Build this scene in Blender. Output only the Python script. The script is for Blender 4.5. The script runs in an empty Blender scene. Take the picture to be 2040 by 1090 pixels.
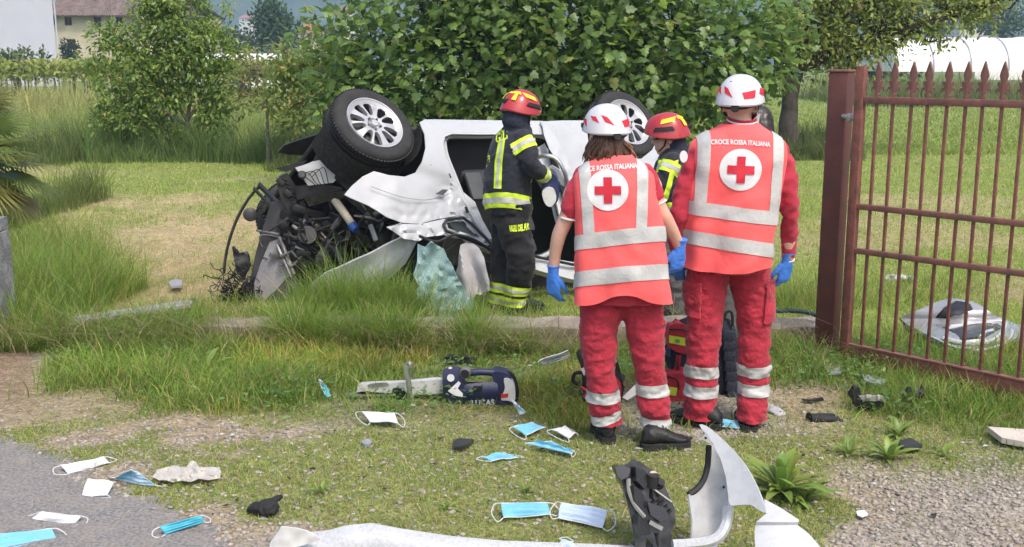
import bpy, bmesh, math, random
import numpy as np
from mathutils import Vector, Matrix, noise
from mathutils.bvhtree import BVHTree
from mathutils.geometry import delaunay_2d_cdt

scene = bpy.context.scene
COL = scene.collection
R = math.radians
rng = np.random.default_rng(7)
random.seed(7)

# ------------------------------------------------------------------ camera
FPX, CAMZ = 2150.0, 1.9
PITCH = math.atan(420 / FPX)
cam_d = bpy.data.cameras.new("camera")
cam_d.sensor_width = 36.0
cam_d.lens = FPX / 2040 * 36.0
cam_d.clip_end = 6000
cam = bpy.data.objects.new("camera", cam_d)
COL.objects.link(cam)
cam.location = (0, 0, CAMZ)
cam.rotation_euler = (math.pi / 2 - PITCH, 0, 0)
scene.camera = cam

# ------------------------------------------------------------------ sky, sun, exposure
SUN_EL, SUN_AZ = 58.0, 148.0          # azimuth clockwise from +Y (view direction)
world = bpy.data.worlds.new("World")
scene.world = world
world.use_nodes = True
wn = world.node_tree
wn.nodes.clear()
w_out = wn.nodes.new("ShaderNodeOutputWorld")
w_bg = wn.nodes.new("ShaderNodeBackground")
w_sky = wn.nodes.new("ShaderNodeTexSky")
w_sky.sky_type = 'NISHITA'
w_sky.sun_disc = False
w_sky.sun_elevation = R(SUN_EL)
w_sky.sun_rotation = R(SUN_AZ)
w_sky.air_density = 1.0
w_sky.dust_density = 5.0
w_sky.ozone_density = 0.6
w_bg.inputs[1].default_value = 0.15
wn.links.new(w_sky.outputs[0], w_bg.inputs[0])
wn.links.new(w_bg.outputs[0], w_out.inputs[0])
sun_d = bpy.data.lights.new("sun", 'SUN')
sun_d.energy = 1.45
sun_d.angle = R(10)
sun_d.color = (1.0, 0.95, 0.87)
sun = bpy.data.objects.new("sun", sun_d)
COL.objects.link(sun)
_sd = Vector((math.sin(R(SUN_AZ)) * math.cos(R(SUN_EL)), math.cos(R(SUN_AZ)) * math.cos(R(SUN_EL)), math.sin(R(SUN_EL))))
sun.rotation_euler = _sd.to_track_quat('Z', 'Y').to_euler()
sun.location = _sd * 30
scene.view_settings.view_transform = 'Standard'
scene.view_settings.look = 'None'
scene.view_settings.exposure = 0.98
scene.view_settings.gamma = 1.0
scene.view_settings.use_curve_mapping = False
scene.render.engine = 'CYCLES'
scene.cycles.max_bounces = 6
scene.cycles.transparent_max_bounces = 12

# ------------------------------------------------------------------ survey helpers (photo pixel -> point in the place)
_cp, _sp = math.cos(PITCH), math.sin(PITCH)
def ray(px, py):
    a = (px - 1020) / FPX; b = (545 - py) / FPX
    return Vector((a, _cp + b * _sp, -_sp + b * _cp))
def P(px, py, Y):
    d = ray(px, py); t = Y / d.y
    return Vector((d.x * t, Y, CAMZ + d.z * t))
def G(px, py, z=0.0):
    d = ray(px, py); t = (z - CAMZ) / d.z
    return Vector((d.x * t, d.y * t, z))
def PLN(px, py, pt, n):
    d = ray(px, py); o = Vector((0, 0, CAMZ))
    t = (pt - o).dot(n) / d.dot(n)
    return o + d * t

# ------------------------------------------------------------------ materials
MATS = {}
def _nt(name):
    m = bpy.data.materials.new(name); m.use_nodes = True
    nt = m.node_tree
    return m, nt, nt.nodes["Principled BSDF"]
def M(name, col, rough=.6, metal=0.0, var=.12, vs=6.0, bump=0.0, bs=60.0, spec=.4, coat=0.0, dirt=None, dirt_amt=.5, ds=3.0, sheen=0.0, detail=5):
    if name in MATS: return MATS[name]
    m, nt, b = _nt(name)
    L = nt.links.new
    tc = nt.nodes.new("ShaderNodeTexCoord")
    n1 = nt.nodes.new("ShaderNodeTexNoise"); n1.inputs['Scale'].default_value = vs; n1.inputs['Detail'].default_value = detail
    L(tc.outputs['Object'], n1.inputs['Vector'])
    mx = nt.nodes.new("ShaderNodeMix"); mx.data_type = 'RGBA'
    mr = nt.nodes.new("ShaderNodeMapRange"); mr.inputs[1].default_value = .3; mr.inputs[2].default_value = .7
    L(n1.outputs['Fac'], mr.inputs[0]); L(mr.outputs[0], mx.inputs[0])
    c0 = [max(0, c * (1 - var)) for c in col]; c1 = [min(1, c * (1 + var)) for c in col]
    mx.inputs[6].default_value = (*c0, 1); mx.inputs[7].default_value = (*c1, 1)
    last = mx.outputs[2]
    if dirt is not None:
        n2 = nt.nodes.new("ShaderNodeTexNoise"); n2.inputs['Scale'].default_value = ds; n2.inputs['Detail'].default_value = 8; n2.inputs['Roughness'].default_value = .7
        L(tc.outputs['Object'], n2.inputs['Vector'])
        r2 = nt.nodes.new("ShaderNodeMapRange"); r2.inputs[1].default_value = .45; r2.inputs[2].default_value = .72; r2.inputs[4].default_value = dirt_amt
        L(n2.outputs['Fac'], r2.inputs[0])
        m2 = nt.nodes.new("ShaderNodeMix"); m2.data_type = 'RGBA'
        L(r2.outputs[0], m2.inputs[0]); L(last, m2.inputs[6]); m2.inputs[7].default_value = (*dirt, 1)
        last = m2.outputs[2]
    L(last, b.inputs['Base Color'])
    rr = nt.nodes.new("ShaderNodeMapRange"); rr.inputs[3].default_value = max(0, rough - .08); rr.inputs[4].default_value = min(1, rough + .08)
    L(n1.outputs['Fac'], rr.inputs[0]); L(rr.outputs[0], b.inputs['Roughness'])
    b.inputs['Metallic'].default_value = metal
    b.inputs['Specular IOR Level'].default_value = spec
    b.inputs['Coat Weight'].default_value = coat
    b.inputs['Coat Roughness'].default_value = .08
    b.inputs['Sheen Weight'].default_value = sheen
    if bump > 0:
        n3 = nt.nodes.new("ShaderNodeTexNoise"); n3.inputs['Scale'].default_value = bs; n3.inputs['Detail'].default_value = 4
        L(tc.outputs['Object'], n3.inputs['Vector'])
        bp = nt.nodes.new("ShaderNodeBump"); bp.inputs['Strength'].default_value = bump; bp.inputs['Distance'].default_value = .01
        L(n3.outputs['Fac'], bp.inputs['Height']); L(bp.outputs[0], b.inputs['Normal'])
    MATS[name] = m
    return m
def M_leaf(name, trans=.35, rough=.5, spec=.35):
    if name in MATS: return MATS[name]
    m, nt, b = _nt(name); L = nt.links.new
    at = nt.nodes.new("ShaderNodeAttribute"); at.attribute_name = "Col"
    L(at.outputs['Color'], b.inputs['Base Color'])
    b.inputs['Roughness'].default_value = rough; b.inputs['Specular IOR Level'].default_value = spec
    tr = nt.nodes.new("ShaderNodeBsdfTranslucent")
    hs = nt.nodes.new("ShaderNodeHueSaturation"); hs.inputs['Value'].default_value = 1.5; hs.inputs['Hue'].default_value = .485
    L(at.outputs['Color'], hs.inputs['Color']); L(hs.outputs[0], tr.inputs['Color'])
    mx = nt.nodes.new("ShaderNodeMixShader"); mx.inputs[0].default_value = trans
    L(b.outputs[0], mx.inputs[1]); L(tr.outputs[0], mx.inputs[2])
    L(mx.outputs[0], nt.nodes["Material Output"].inputs['Surface'])
    MATS[name] = m
    return m
def M_glass(name, col, alpha=.35, rough=.1, crack=0.0, cs=60):
    if name in MATS: return MATS[name]
    m, nt, b = _nt(name); L = nt.links.new
    b.inputs['Base Color'].default_value = (*col, 1); b.inputs['Roughness'].default_value = rough
    tr = nt.nodes.new("ShaderNodeBsdfTransparent"); tr.inputs[0].default_value = (*[min(1, c * .5 + .5) for c in col], 1)
    mx = nt.nodes.new("ShaderNodeMixShader"); mx.inputs[0].default_value = alpha
    if crack:
        tc = nt.nodes.new("ShaderNodeTexCoord"); vo = nt.nodes.new("ShaderNodeTexVoronoi"); vo.feature = 'DISTANCE_TO_EDGE'; vo.inputs['Scale'].default_value = cs
        L(tc.outputs['Object'], vo.inputs['Vector'])
        mr = nt.nodes.new("ShaderNodeMapRange"); mr.inputs[1].default_value = 0; mr.inputs[2].default_value = .12; mr.inputs[3].default_value = min(1, alpha + crack); mr.inputs[4].default_value = alpha
        L(vo.outputs['Distance'], mr.inputs[0]); L(mr.outputs[0], mx.inputs[0])
    L(tr.outputs[0], mx.inputs[1]); L(b.outputs[0], mx.inputs[2])
    L(mx.outputs[0], nt.nodes["Material Output"].inputs['Surface'])
    MATS[name] = m
    return m

# ------------------------------------------------------------------ object helpers
OFF = {}
def tag(o, label=None, cat=None, group=None, kind=None):
    if label: o['label'] = label
    if cat: o['category'] = cat
    if group: o['group'] = group
    if kind: o['kind'] = kind
    return o
def thing(name, loc, label, cat, group=None):
    o = bpy.data.objects.new(name, None); o.empty_display_size = .2
    COL.objects.link(o); o.location = loc; OFF[o.name] = Vector(loc)
    return tag(o, label, cat, group)
def obj(name, VF, mat, parent=None, sharp=40, loc=None):
    V, F = VF
    if len(F) == 0: print('EMPTY', name); return None
    off = OFF[parent.name] if parent else (Vector(loc) if loc is not None else Vector((0, 0, 0)))
    V = np.asarray([tuple(v) for v in V], dtype=float) if not isinstance(V, np.ndarray) else V
    me = bpy.data.meshes.new(name)
    me.from_pydata((V - np.array(off)).tolist(), [], [tuple(int(i) for i in f) for f in F])
    bm = bmesh.new(); bm.from_mesh(me); bmesh.ops.recalc_face_normals(bm, faces=bm.faces); bm.to_mesh(me); bm.free()
    if sharp is not None:
        me.polygons.foreach_set('use_smooth', [True] * len(me.polygons))
        me.set_sharp_from_angle(angle=R(sharp))
    me.materials.append(mat)
    o = bpy.data.objects.new(name, me); COL.objects.link(o)
    if parent: o.parent = parent
    else: o.location = off
    OFF[o.name] = off
    return o
def fast_mesh(name, V, T, mat, col=None, smooth=False, parent=None):
    """big triangle meshes straight from numpy arrays"""
    me = bpy.data.meshes.new(name)
    n, t = len(V), len(T)
    me.vertices.add(n); me.vertices.foreach_set('co', np.ascontiguousarray(V, dtype=np.float32).ravel())
    me.loops.add(t * 3); me.loops.foreach_set('vertex_index', np.ascontiguousarray(T, dtype=np.int32).ravel())
    me.polygons.add(t); me.polygons.foreach_set('loop_start', np.arange(0, t * 3, 3, dtype=np.int32))
    if smooth: me.polygons.foreach_set('use_smooth', np.ones(t, dtype=bool))
    me.update(calc_edges=True)
    if col is not None:
        ca = me.color_attributes.new('Col', 'FLOAT_COLOR', 'POINT')
        rgba = np.ones((n, 4), dtype=np.float32); rgba[:, :3] = np.clip(col, 0, 1)
        ca.data.foreach_set('color', rgba.ravel())
    me.materials.append(mat)
    o = bpy.data.objects.new(name, me); COL.objects.link(o)
    if parent: o.parent = parent
    return o

class MB:
    def __init__(s): s.V = []; s.F = []
    def add(s, V, F):
        k = len(s.V); s.V += [Vector(v) for v in V]; s.F += [tuple(int(i) + k for i in f) for f in F]; return s
    @property
    def vf(s): return s.V, s.F
    def box(s, c, size, rot=None, bev=0.0):
        bm = bmesh.new(); bmesh.ops.create_cube(bm, size=1)
        for v in bm.verts: v.co = Vector((v.co.x * size[0], v.co.y * size[1], v.co.z * size[2]))
        if bev: bmesh.ops.bevel(bm, geom=list(bm.edges), offset=bev, segments=2, profile=.5, affect='EDGES')
        mt = Matrix.Translation(c) @ (rot.to_4x4() if rot is not None else Matrix.Identity(4))
        bm.verts.index_update()
        s.add([mt @ v.co for v in bm.verts], [[v.index for v in f.verts] for f in bm.faces]); bm.free(); return s
    def tube(s, pts, rad, n=8, caps=True, flat=1.0, up=None):
        pts = [Vector(p) for p in pts]; m = len(pts)
        if not hasattr(rad, '__len__'): rad = [rad] * m
        ref = Vector(up) if up is not None else None
        rings = []; prev = None
        for i in range(m):
            t = (pts[min(i + 1, m - 1)] - pts[max(i - 1, 0)]).normalized()
            if prev is None:
                r0 = ref if ref is not None else (Vector((0, 0, 1)) if abs(t.z) < .9 else Vector((1, 0, 0)))
                x = (r0 - t * r0.dot(t)).normalized()
            else:
                x = prev - t * prev.dot(t)
                x = x.normalized() if x.length > 1e-6 else t.orthogonal().normalized()
            prev = x; y = t.cross(x)
            rings.append([pts[i] + (x * math.cos(a) + y * math.sin(a) * flat) * rad[i] for a in [2 * math.pi * j / n for j in range(n)]])
        return s.loft(rings, caps)
    def loft(s, rings, caps=True, closed=True):
        n = len(rings[0]); V = [v for r in rings for v in r]; F = []
        for i in range(len(rings) - 1):
            for j in range(n if closed else n - 1):
                a = i * n + j; b = i * n + (j + 1) % n
                F.append((a, b, b + n, a + n))
        if caps and closed:
            F.append(tuple(range(n))[::-1]); F.append(tuple(range((len(rings) - 1) * n, len(rings) * n)))
        return s.add(V, F)
    def lathe(s, prof, o, axis, n=32, closed_prof=False):
        axis = Vector(axis).normalized(); x = axis.orthogonal().normalized(); y = axis.cross(x); o = Vector(o)
        rings = [[o + axis * h + (x * math.cos(a) + y * math.sin(a)) * r for a in [2 * math.pi * j / n for j in range(n)]] for r, h in prof]
        if closed_prof: rings.append(rings[0])
        return s.loft(rings, caps=not closed_prof)
    def ball(s, c, r, n=10, rot=None):
        r = (r, r, r) if not hasattr(r, '__len__') else r; c = Vector(c)
        rings = []
        for i in range(1, n):
            ph = math.pi * i / n
            ring = [Vector((r[0] * math.sin(ph) * math.cos(a), r[1] * math.sin(ph) * math.sin(a), -r[2] * math.cos(ph))) for a in [2 * math.pi * j / (2 * n) for j in range(2 * n)]]
            rings.append([c + ((rot @ v) if rot is not None else v) for v in ring])
        return s.loft(rings)

def spl(pts, k=6, closed=False):
    """Catmull-Rom through points (tuples or Vectors of any dimension)"""
    A = np.array([tuple(p) for p in pts], dtype=float); n = len(A); out = []
    rngi = range(n) if closed else range(n - 1)
    for i in rngi:
        if closed: p0, p1, p2, p3 = A[(i - 1) % n], A[i], A[(i + 1) % n], A[(i + 2) % n]
        else: p0, p1, p2, p3 = A[max(i - 1, 0)], A[i], A[i + 1], A[min(i + 2, n - 1)]
        for j in range(k):
            t = j / k
            out.append(.5 * ((2 * p1) + (-p0 + p2) * t + (2 * p0 - 5 * p1 + 4 * p2 - p3) * t * t + (-p0 + 3 * p1 - 3 * p2 + p3) * t ** 3))
    if not closed: out.append(A[-1])
    return [tuple(o) for o in out]
def inpoly(poly, x, y):
    c = False; n = len(poly); j = n - 1
    for i in range(n):
        xi, yi = poly[i][0], poly[i][1]; xj, yj = poly[j][0], poly[j][1]
        if (yi > y) != (yj > y) and x < (xj - xi) * (y - yi) / (yj - yi + 1e-12) + xi: c = not c
        j = i
    return c
def vnorm(V, F):
    N = [Vector((0, 0, 0)) for _ in V]
    for f in F:
        a, b, c = V[f[0]], V[f[1]], V[f[-1]]
        q = (b - a).cross(c - a)
        for i in f: N[i] += q
    return [q.normalized() if q.length > 1e-12 else Vector((0, 0, 1)) for q in N]
def sheet(outline, holes=(), step=10.0, fn=None, thick=0.0, face=None):
    pts = []; edges = []
    def loop(lp):
        s0 = len(pts)
        for i in range(len(lp)):
            a = np.array(lp[i][:2], float); b = np.array(lp[(i + 1) % len(lp)][:2], float)
            k = max(1, int(round(np.linalg.norm(b - a) / step)))
            for j in range(k): pts.append(tuple(a + (b - a) * j / k))
        e = len(pts)
        for i in range(s0, e): edges.append((i, i + 1 if i + 1 < e else s0))
    loop(outline)
    for h in holes: loop(h)
    bnd = np.array(pts)
    x0, y0 = bnd.min(0); x1, y1 = bnd.max(0)
    yy = y0 + step * .5; row = 0
    while yy < y1:
        xx = x0 + (step * .5 if row % 2 else 0)
        while xx < x1:
            if np.min(np.abs(bnd - (xx, yy)).sum(1)) > step * .6 and inpoly(outline, xx, yy) and not any(inpoly(h, xx, yy) for h in holes):
                pts.append((xx, yy))
            xx += step
        yy += step * .87; row += 1
    r = delaunay_2d_cdt([Vector(p) for p in pts], edges, [], 0, 1e-5)
    v2, fs = r[0], r[2]
    F = []
    for f in fs:
        cx = sum(v2[i].x for i in f) / 3; cy = sum(v2[i].y for i in f) / 3
        if inpoly(outline, cx, cy) and not any(inpoly(h, cx, cy) for h in holes): F.append(tuple(f))
    used = sorted({i for f in F for i in f}); mp = {o: k for k, o in enumerate(used)}
    F = [tuple(mp[i] for i in f) for f in F]
    V = [Vector(fn(v2[i].x, v2[i].y)) if fn else Vector((v2[i].x, v2[i].y, 0)) for i in used]
    if fn:      # the drawn side is the outer face: thickness grows away from the viewer (or from `face`)
        cen = sum(V, Vector((0, 0, 0))) / len(V); nn = Vector((0, 0, 0))
        for f in F: nn += (V[f[1]] - V[f[0]]).cross(V[f[2]] - V[f[0]])
        if nn.dot(Vector(face) if face is not None else Vector((0, 0, CAMZ)) - cen) < 0: F = [f[::-1] for f in F]
    if thick:
        V, F = solid(V, F, thick)
    return V, F
def solid(V, F, thick):
    N = vnorm(V, F); n = len(V)
    cnt = {}
    for f in F:
        for i in range(len(f)):
            e = (f[i], f[(i + 1) % len(f)]); cnt[e] = 1
    B = [v - q * thick for v, q in zip(V, N)]
    F2 = list(F) + [tuple(i + n for i in f[::-1]) for f in F]
    for (a, b) in cnt:
        if (b, a) not in cnt: F2.append((b, a, a + n, b + n))
    return list(V) + B, F2
def remesh(VF, voxel, it=4, fac=.5):
    V, F = VF
    me = bpy.data.meshes.new('tmp'); me.from_pydata([tuple(v) for v in V], [], F)
    o = bpy.data.objects.new('tmp', me); COL.objects.link(o)
    m = o.modifiers.new('r', 'REMESH'); m.mode = 'VOXEL'; m.voxel_size = voxel; m.adaptivity = 0
    if it:
        s = o.modifiers.new('s', 'SMOOTH'); s.iterations = it; s.factor = fac
    dg = bpy.context.evaluated_depsgraph_get(); dg.update()
    ev = o.evaluated_get(dg); em = ev.to_mesh()
    V2 = [v.co.copy() for v in em.vertices]; F2 = [tuple(p.vertices) for p in em.polygons]
    ev.to_mesh_clear(); bpy.data.objects.remove(o); bpy.data.meshes.remove(me)
    return V2, F2
def wrinkle(VF, amp, sc, seed=0, mask=None):
    V, F = VF; N = vnorm(V, F); out = []
    s = Vector(sc) if hasattr(sc, '__len__') else Vector((sc, sc, sc))
    for v, q in zip(V, N):
        p = Vector((v.x * s.x + seed * 7.1, v.y * s.y + seed * 3.3, v.z * s.z + seed))
        w = noise.noise(p + Vector((noise.noise(p * .6), 0, noise.noise(p * .6 + Vector((5, 5, 5))))) * .8)
        w = (1 - abs(w) * 2.2) * .6 + .4 * noise.noise(p * 2.3)
        out.append(v + q * amp * (w - .35) * (mask(v) if mask else 1))
    return out, F
def cut(VF, planes, off=.004, keep=None):
    """piece of a surface between planes, lifted off it: bands, stripes"""
    V, F = VF
    bm = bmesh.new(); bv = [bm.verts.new(v) for v in V]
    for f in F:
        try: bm.faces.new([bv[i] for i in f])
        except ValueError: pass
    bmesh.ops.recalc_face_normals(bm, faces=bm.faces)
    for co, no in planes:
        bmesh.ops.bisect_plane(bm, geom=list(bm.verts) + list(bm.edges) + list(bm.faces), plane_co=Vector(co), plane_no=Vector(no), clear_outer=True)
    if keep:
        dl = [f for f in bm.faces if not keep(f.calc_center_median())]
        bmesh.ops.delete(bm, geom=dl, context='FACES')
    bm.normal_update()
    for v in bm.verts: v.co = v.co + v.normal * off
    bm.verts.index_update()
    r = [v.co.copy() for v in bm.verts], [tuple(v.index for v in f.verts) for f in bm.faces]
    bm.free(); return r
def project(V2F, bvh, dirv, off=.004, start=3.0, maxgap=.25):
    """lay flat print on a surface: every vertex moved along dirv until it meets the surface"""
    V, F = V2F; dirv = Vector(dirv).normalized(); out = []; last = None
    for v in V:
        h = bvh.ray_cast(v - dirv * start, dirv)
        if h[0] is None: out.append(None); continue
        out.append(h[0] - dirv * off)
    ok = [f for f in F if all(out[i] is not None for i in f)]
    ok = [f for f in ok if max((out[i] - out[f[0]]).length for i in f) < maxgap]
    return [o if o is not None else Vector((0, 0, 0)) for o in out], ok
def clean(VF):
    V, F = VF; used = sorted({i for f in F for i in f}); mp = {o: k for k, o in enumerate(used)}
    return [V[i] for i in used], [tuple(mp[i] for i in f) for f in F]
def text_mesh(txt, size, fn, bold=0.0, sx=1.0):
    cu = bpy.data.curves.new('t', 'FONT'); cu.body = txt; cu.size = size; cu.align_x = 'CENTER'; cu.align_y = 'CENTER'; cu.resolution_u = 3; cu.offset = bold
    o = bpy.data.objects.new('t', cu); COL.objects.link(o)
    dg = bpy.context.evaluated_depsgraph_get(); dg.update()
    me = o.evaluated_get(dg).to_mesh()
    V = [Vector(fn(v.co.x * sx, v.co.y)) for v in me.vertices]; F = [tuple(p.vertices) for p in me.polygons]
    o.evaluated_get(dg).to_mesh_clear(); bpy.data.objects.remove(o); bpy.data.curves.remove(cu)
    return V, F
def circle(cx, cy, r, n=32, ry=None): return [(cx + r * math.cos(2 * math.pi * i / n), cy + (ry or r) * math.sin(2 * math.pi * i / n)) for i in range(n)]
def vnoise(x, y, seed=0):
    """value noise for numpy arrays"""
    x = np.asarray(x, float); y = np.asarray(y, float)
    xi = np.floor(x).astype(np.int64); yi = np.floor(y).astype(np.int64); fx = x - xi; fy = y - yi
    fx = fx * fx * (3 - 2 * fx); fy = fy * fy * (3 - 2 * fy)
    def h(a, b):
        n = (a * 374761393 + b * 668265263 + seed * 1442695041) & 0xffffffff
        n = ((n ^ (n >> 13)) * 1274126177) & 0xffffffff
        return ((n ^ (n >> 16)) & 0xffff) / 65535.0
    return (h(xi, yi) * (1 - fx) + h(xi + 1, yi) * fx) * (1 - fy) + (h(xi, yi + 1) * (1 - fx) + h(xi + 1, yi + 1) * fx) * fy
def fbm(x, y, seed=0, o=3):
    return sum(vnoise(x * 2 ** k, y * 2 ** k, seed + k) * .5 ** k for k in range(o)) / sum(.5 ** k for k in range(o))
# ================================================================== GROUND
def proj(x, y, z):
    d = y * _cp - (z - CAMZ) * _sp; u = y * _sp + (z - CAMZ) * _cp
    return 1020 + FPX * x / d, 545 - FPX * u / d
def sst(a, b, v): t = np.clip((v - a) / (b - a), 0, 1); return t * t * (3 - 2 * t)
WALL_Y = 7.12
def gz(x, y):
    x = np.asarray(x, float); y = np.asarray(y, float)
    near = sst(60, 20, y)
    z = .05 * sst(7.1, 7.4, y) + near * ((fbm(x * .8, y * .8, 3) - .5) * .05 + (fbm(x * 4, y * 4, 9) - .5) * .022)
    z = z * sst(3.2, 4.9, y) ** .5 * (1 - .75 * roadmask(x, y))
    return z
ROAD = [(-9, 2), (-9, 5.35)] + [tuple(G(px, py)[:2]) for px, py in [(-300, 868), (-120, 872), (0, 884), (60, 905), (115, 922), (150, 950), (190, 985), (250, 1000), (330, 1025), (390, 1062), (430, 1100), (470, 1180)]] + [(-1.1, 3.3), (-.9, 2)]
def roadmask(x, y):
    # signed distance-like mask of the paved corner
    e = np.array(ROAD[2:-2]); xe = np.interp(-np.asarray(y), -e[::-1, 1][::-1], e[:, 0]) if False else np.interp(y, e[::-1, 1], e[::-1, 0])
    return sst(.12, -.12, np.asarray(x) - xe - (fbm(np.asarray(x) * 3, np.asarray(y) * 3, 77) - .5) * .25) * (np.asarray(y) < 5.6)

def zones(x, y):
    px, py = proj(x, y, 0 * x)
    n1 = fbm(x * 1.1, y * 1.1, 21, 4); n2 = fbm(x * 3.2, y * 3.2, 31, 3); n3 = fbm(x * .35, y * .35, 41, 3)
    verge = (y < 7.2)
    # lush verge in front of the wall
    lush = sst(862, 815, py + (n1 - .5) * 170 - sst(700, 1100, px) * 25) * sst(75, 165, px + (n1 - .5) * 120 - (py - 780) * .12) * verge
    lush *= 1 - sst(1140, 1230, px) * sst(1760, 1640, px + (n1 - .5) * 80) * sst(745, 790, py) * .92
    lush *= .65 + .7 * n2
    # short mossy grass with gravel showing between
    moss = sst(800, 880, py) * sst(.485, .57, n1 * .7 + n2 * .4 + sst(650, 1100, px) * sst(1700, 1500, px) * .12 - sst(1620, 1800, px + (n1 - .5) * 200) * sst(930, 1000, py) * .30 - sst(560, 380, px) * .16) * verge
    moss = np.maximum(moss, sst(1560, 1720, px) * sst(990, 890, py) * sst(790, 850, py) * (.55 + .4 * n2) * verge)
    moss *= 1 - sst(1190, 1240, px) * sst(1720, 1600, px) * sst(790, 815, py) * sst(880, 862, py) * .75
    road = roadmask(x, y)
    lush *= 1 - road; moss *= 1 - road
    # mown hay field behind the wall: straw against green
    field = (y >= 7.2)
    straw = field * np.clip(sst(7.2, 8, y) * sst(15.5, 10.5, y + (n3 - .5) * 6 + (n1 - .5) * 7) * sst(760, 500, px + (n1 - .5) * 200) * sst(60, 150, px) + sst(.58, .72, n3) * .55 * sst(45, 14, y), 0, 1)
    return px, py, lush, moss, straw, road, n1, n2, n3

xs = np.concatenate([-np.geomspace(2600, 8.2, 46), np.arange(-8, 9, .07), np.geomspace(9.2, 2600, 46)])
ys = np.concatenate([[-60, -20, -6, 0, 2, 3], np.arange(3.4, 9, .06), np.arange(9, 20, .14), np.geomspace(20.2, 3000, 90)])
GX, GY = np.meshgrid(xs, ys); gx, gy = GX.ravel(), GY.ravel()
gzv = gz(gx, gy)
px, py, lush, moss, straw, road, n1, n2, n3 = zones(gx, gy)
c = lambda *a: np.array(a)[None, :]
def mixc(A, B, t): return A * (1 - t[:, None]) + B * t[:, None]
vergecol = mixc(np.repeat(c(.27, .24, .205), len(gx), 0), c(.26, .21, .14), sst(.4, .65, n1))
vergecol = mixc(vergecol, c(.21, .15, .10), sst(95, 40, px) * sst(860, 740, py) * .9)
vergecol = mixc(vergecol, c(.16, .185, .055), np.clip(moss, 0, 1) * .75)
vergecol = mixc(vergecol, c(.13, .135, .045), np.clip(lush, 0, 1) * .85)
fieldcol = mixc(np.repeat(c(.20, .23, .07), len(gx), 0), c(.43, .355, .22), np.clip(straw, 0, 1) * (.7 + .3 * sst(.35, .6, n2)))
fieldcol = mixc(fieldcol, c(.16, .21, .06), sst(30, 90, gy))
gcol = mixc(vergecol, fieldcol, (gy >= 7.2).astype(float))
nx = len(xs); idx = np.arange(len(gx)).reshape(len(ys), nx)
q = np.stack([idx[:-1, :-1], idx[:-1, 1:], idx[1:, 1:], idx[1:, :-1]], -1).reshape(-1, 4)
T = np.concatenate([q[:, [0, 1, 2]], q[:, [0, 2, 3]]])
def M_ground(name, bump=.6):
    m, nt, b = _nt(name); L = nt.links.new
    at = nt.nodes.new("ShaderNodeAttribute"); at.attribute_name = "Col"
    tc = nt.nodes.new("ShaderNodeTexCoord")
    v = nt.nodes.new("ShaderNodeTexVoronoi"); v.inputs['Scale'].default_value = 55; L(tc.outputs['Object'], v.inputs['Vector'])
    n = nt.nodes.new("ShaderNodeTexNoise"); n.inputs['Scale'].default_value = 9; n.inputs['Detail'].default_value = 9; n.inputs['Roughness'].default_value = .7; L(tc.outputs['Object'], n.inputs['Vector'])
    mr = nt.nodes.new("ShaderNodeMapRange"); mr.inputs[1].default_value = .25; mr.inputs[2].default_value = .75; mr.inputs[3].default_value = .62; mr.inputs[4].default_value = 1.38; L(n.outputs['Fac'], mr.inputs[0])
    sv = nt.nodes.new("ShaderNodeSeparateColor"); L(v.outputs['Color'], sv.inputs[0])
    m2 = nt.nodes.new("ShaderNodeMapRange"); m2.inputs[3].default_value = .72; m2.inputs[4].default_value = 1.3; L(sv.outputs[0], m2.inputs[0])
    mu = nt.nodes.new("ShaderNodeMath"); mu.operation = 'MULTIPLY'; L(mr.outputs[0], mu.inputs[0]); L(m2.outputs[0], mu.inputs[1])
    vm = nt.nodes.new("ShaderNodeVectorMath"); vm.operation = 'SCALE'; L(at.outputs['Color'], vm.inputs[0]); L(mu.outputs[0], vm.inputs['Scale'])
    L(vm.outputs[0], b.inputs['Base Color']); b.inputs['Roughness'].default_value = .95; b.inputs['Specular IOR Level'].default_value = .15
    bp = nt.nodes.new("ShaderNodeBump"); bp.inputs['Strength'].default_value = bump; bp.inputs['Distance'].default_value = .012
    L(v.outputs['Distance'], bp.inputs['Height']); L(bp.outputs[0], b.inputs['Normal'])
    return m
g = fast_mesh('ground', np.stack([gx, gy, gzv], -1), T, M_ground('ground_mat'), gcol, smooth=True)
tag(g, 'verge, gravel and mown hay field', 'ground', kind='structure')

# paved corner of the road: worn asphalt
road_m = M('asphalt', (.205, .195, .19), .92, var=.45, vs=70, bump=1.0, bs=85, spec=.2, dirt=(.29, .255, .215), dirt_amt=.7, ds=9, detail=9)
rx = np.arange(-8, -.4, .07); ry = np.arange(2.2, 5.7, .07)
RX, RY = np.meshgrid(rx, ry); rm = roadmask(RX, RY)
rid = np.arange(RX.size).reshape(RX.shape); keep = (rm[:-1, :-1] > .3)
q = np.stack([rid[:-1, :-1], rid[:-1, 1:], rid[1:, 1:], rid[1:, :-1]], -1)[keep]
rz = gz(RX, RY) + .004 + .010 * sst(.3, .9, rm)
rd = fast_mesh('road', np.stack([RX.ravel(), RY.ravel(), rz.ravel()], -1), np.concatenate([q[:, [0, 1, 2]], q[:, [0, 2, 3]]]), road_m, smooth=True)
tag(rd, 'worn grey asphalt at the road edge', 'road', kind='structure')

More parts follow.
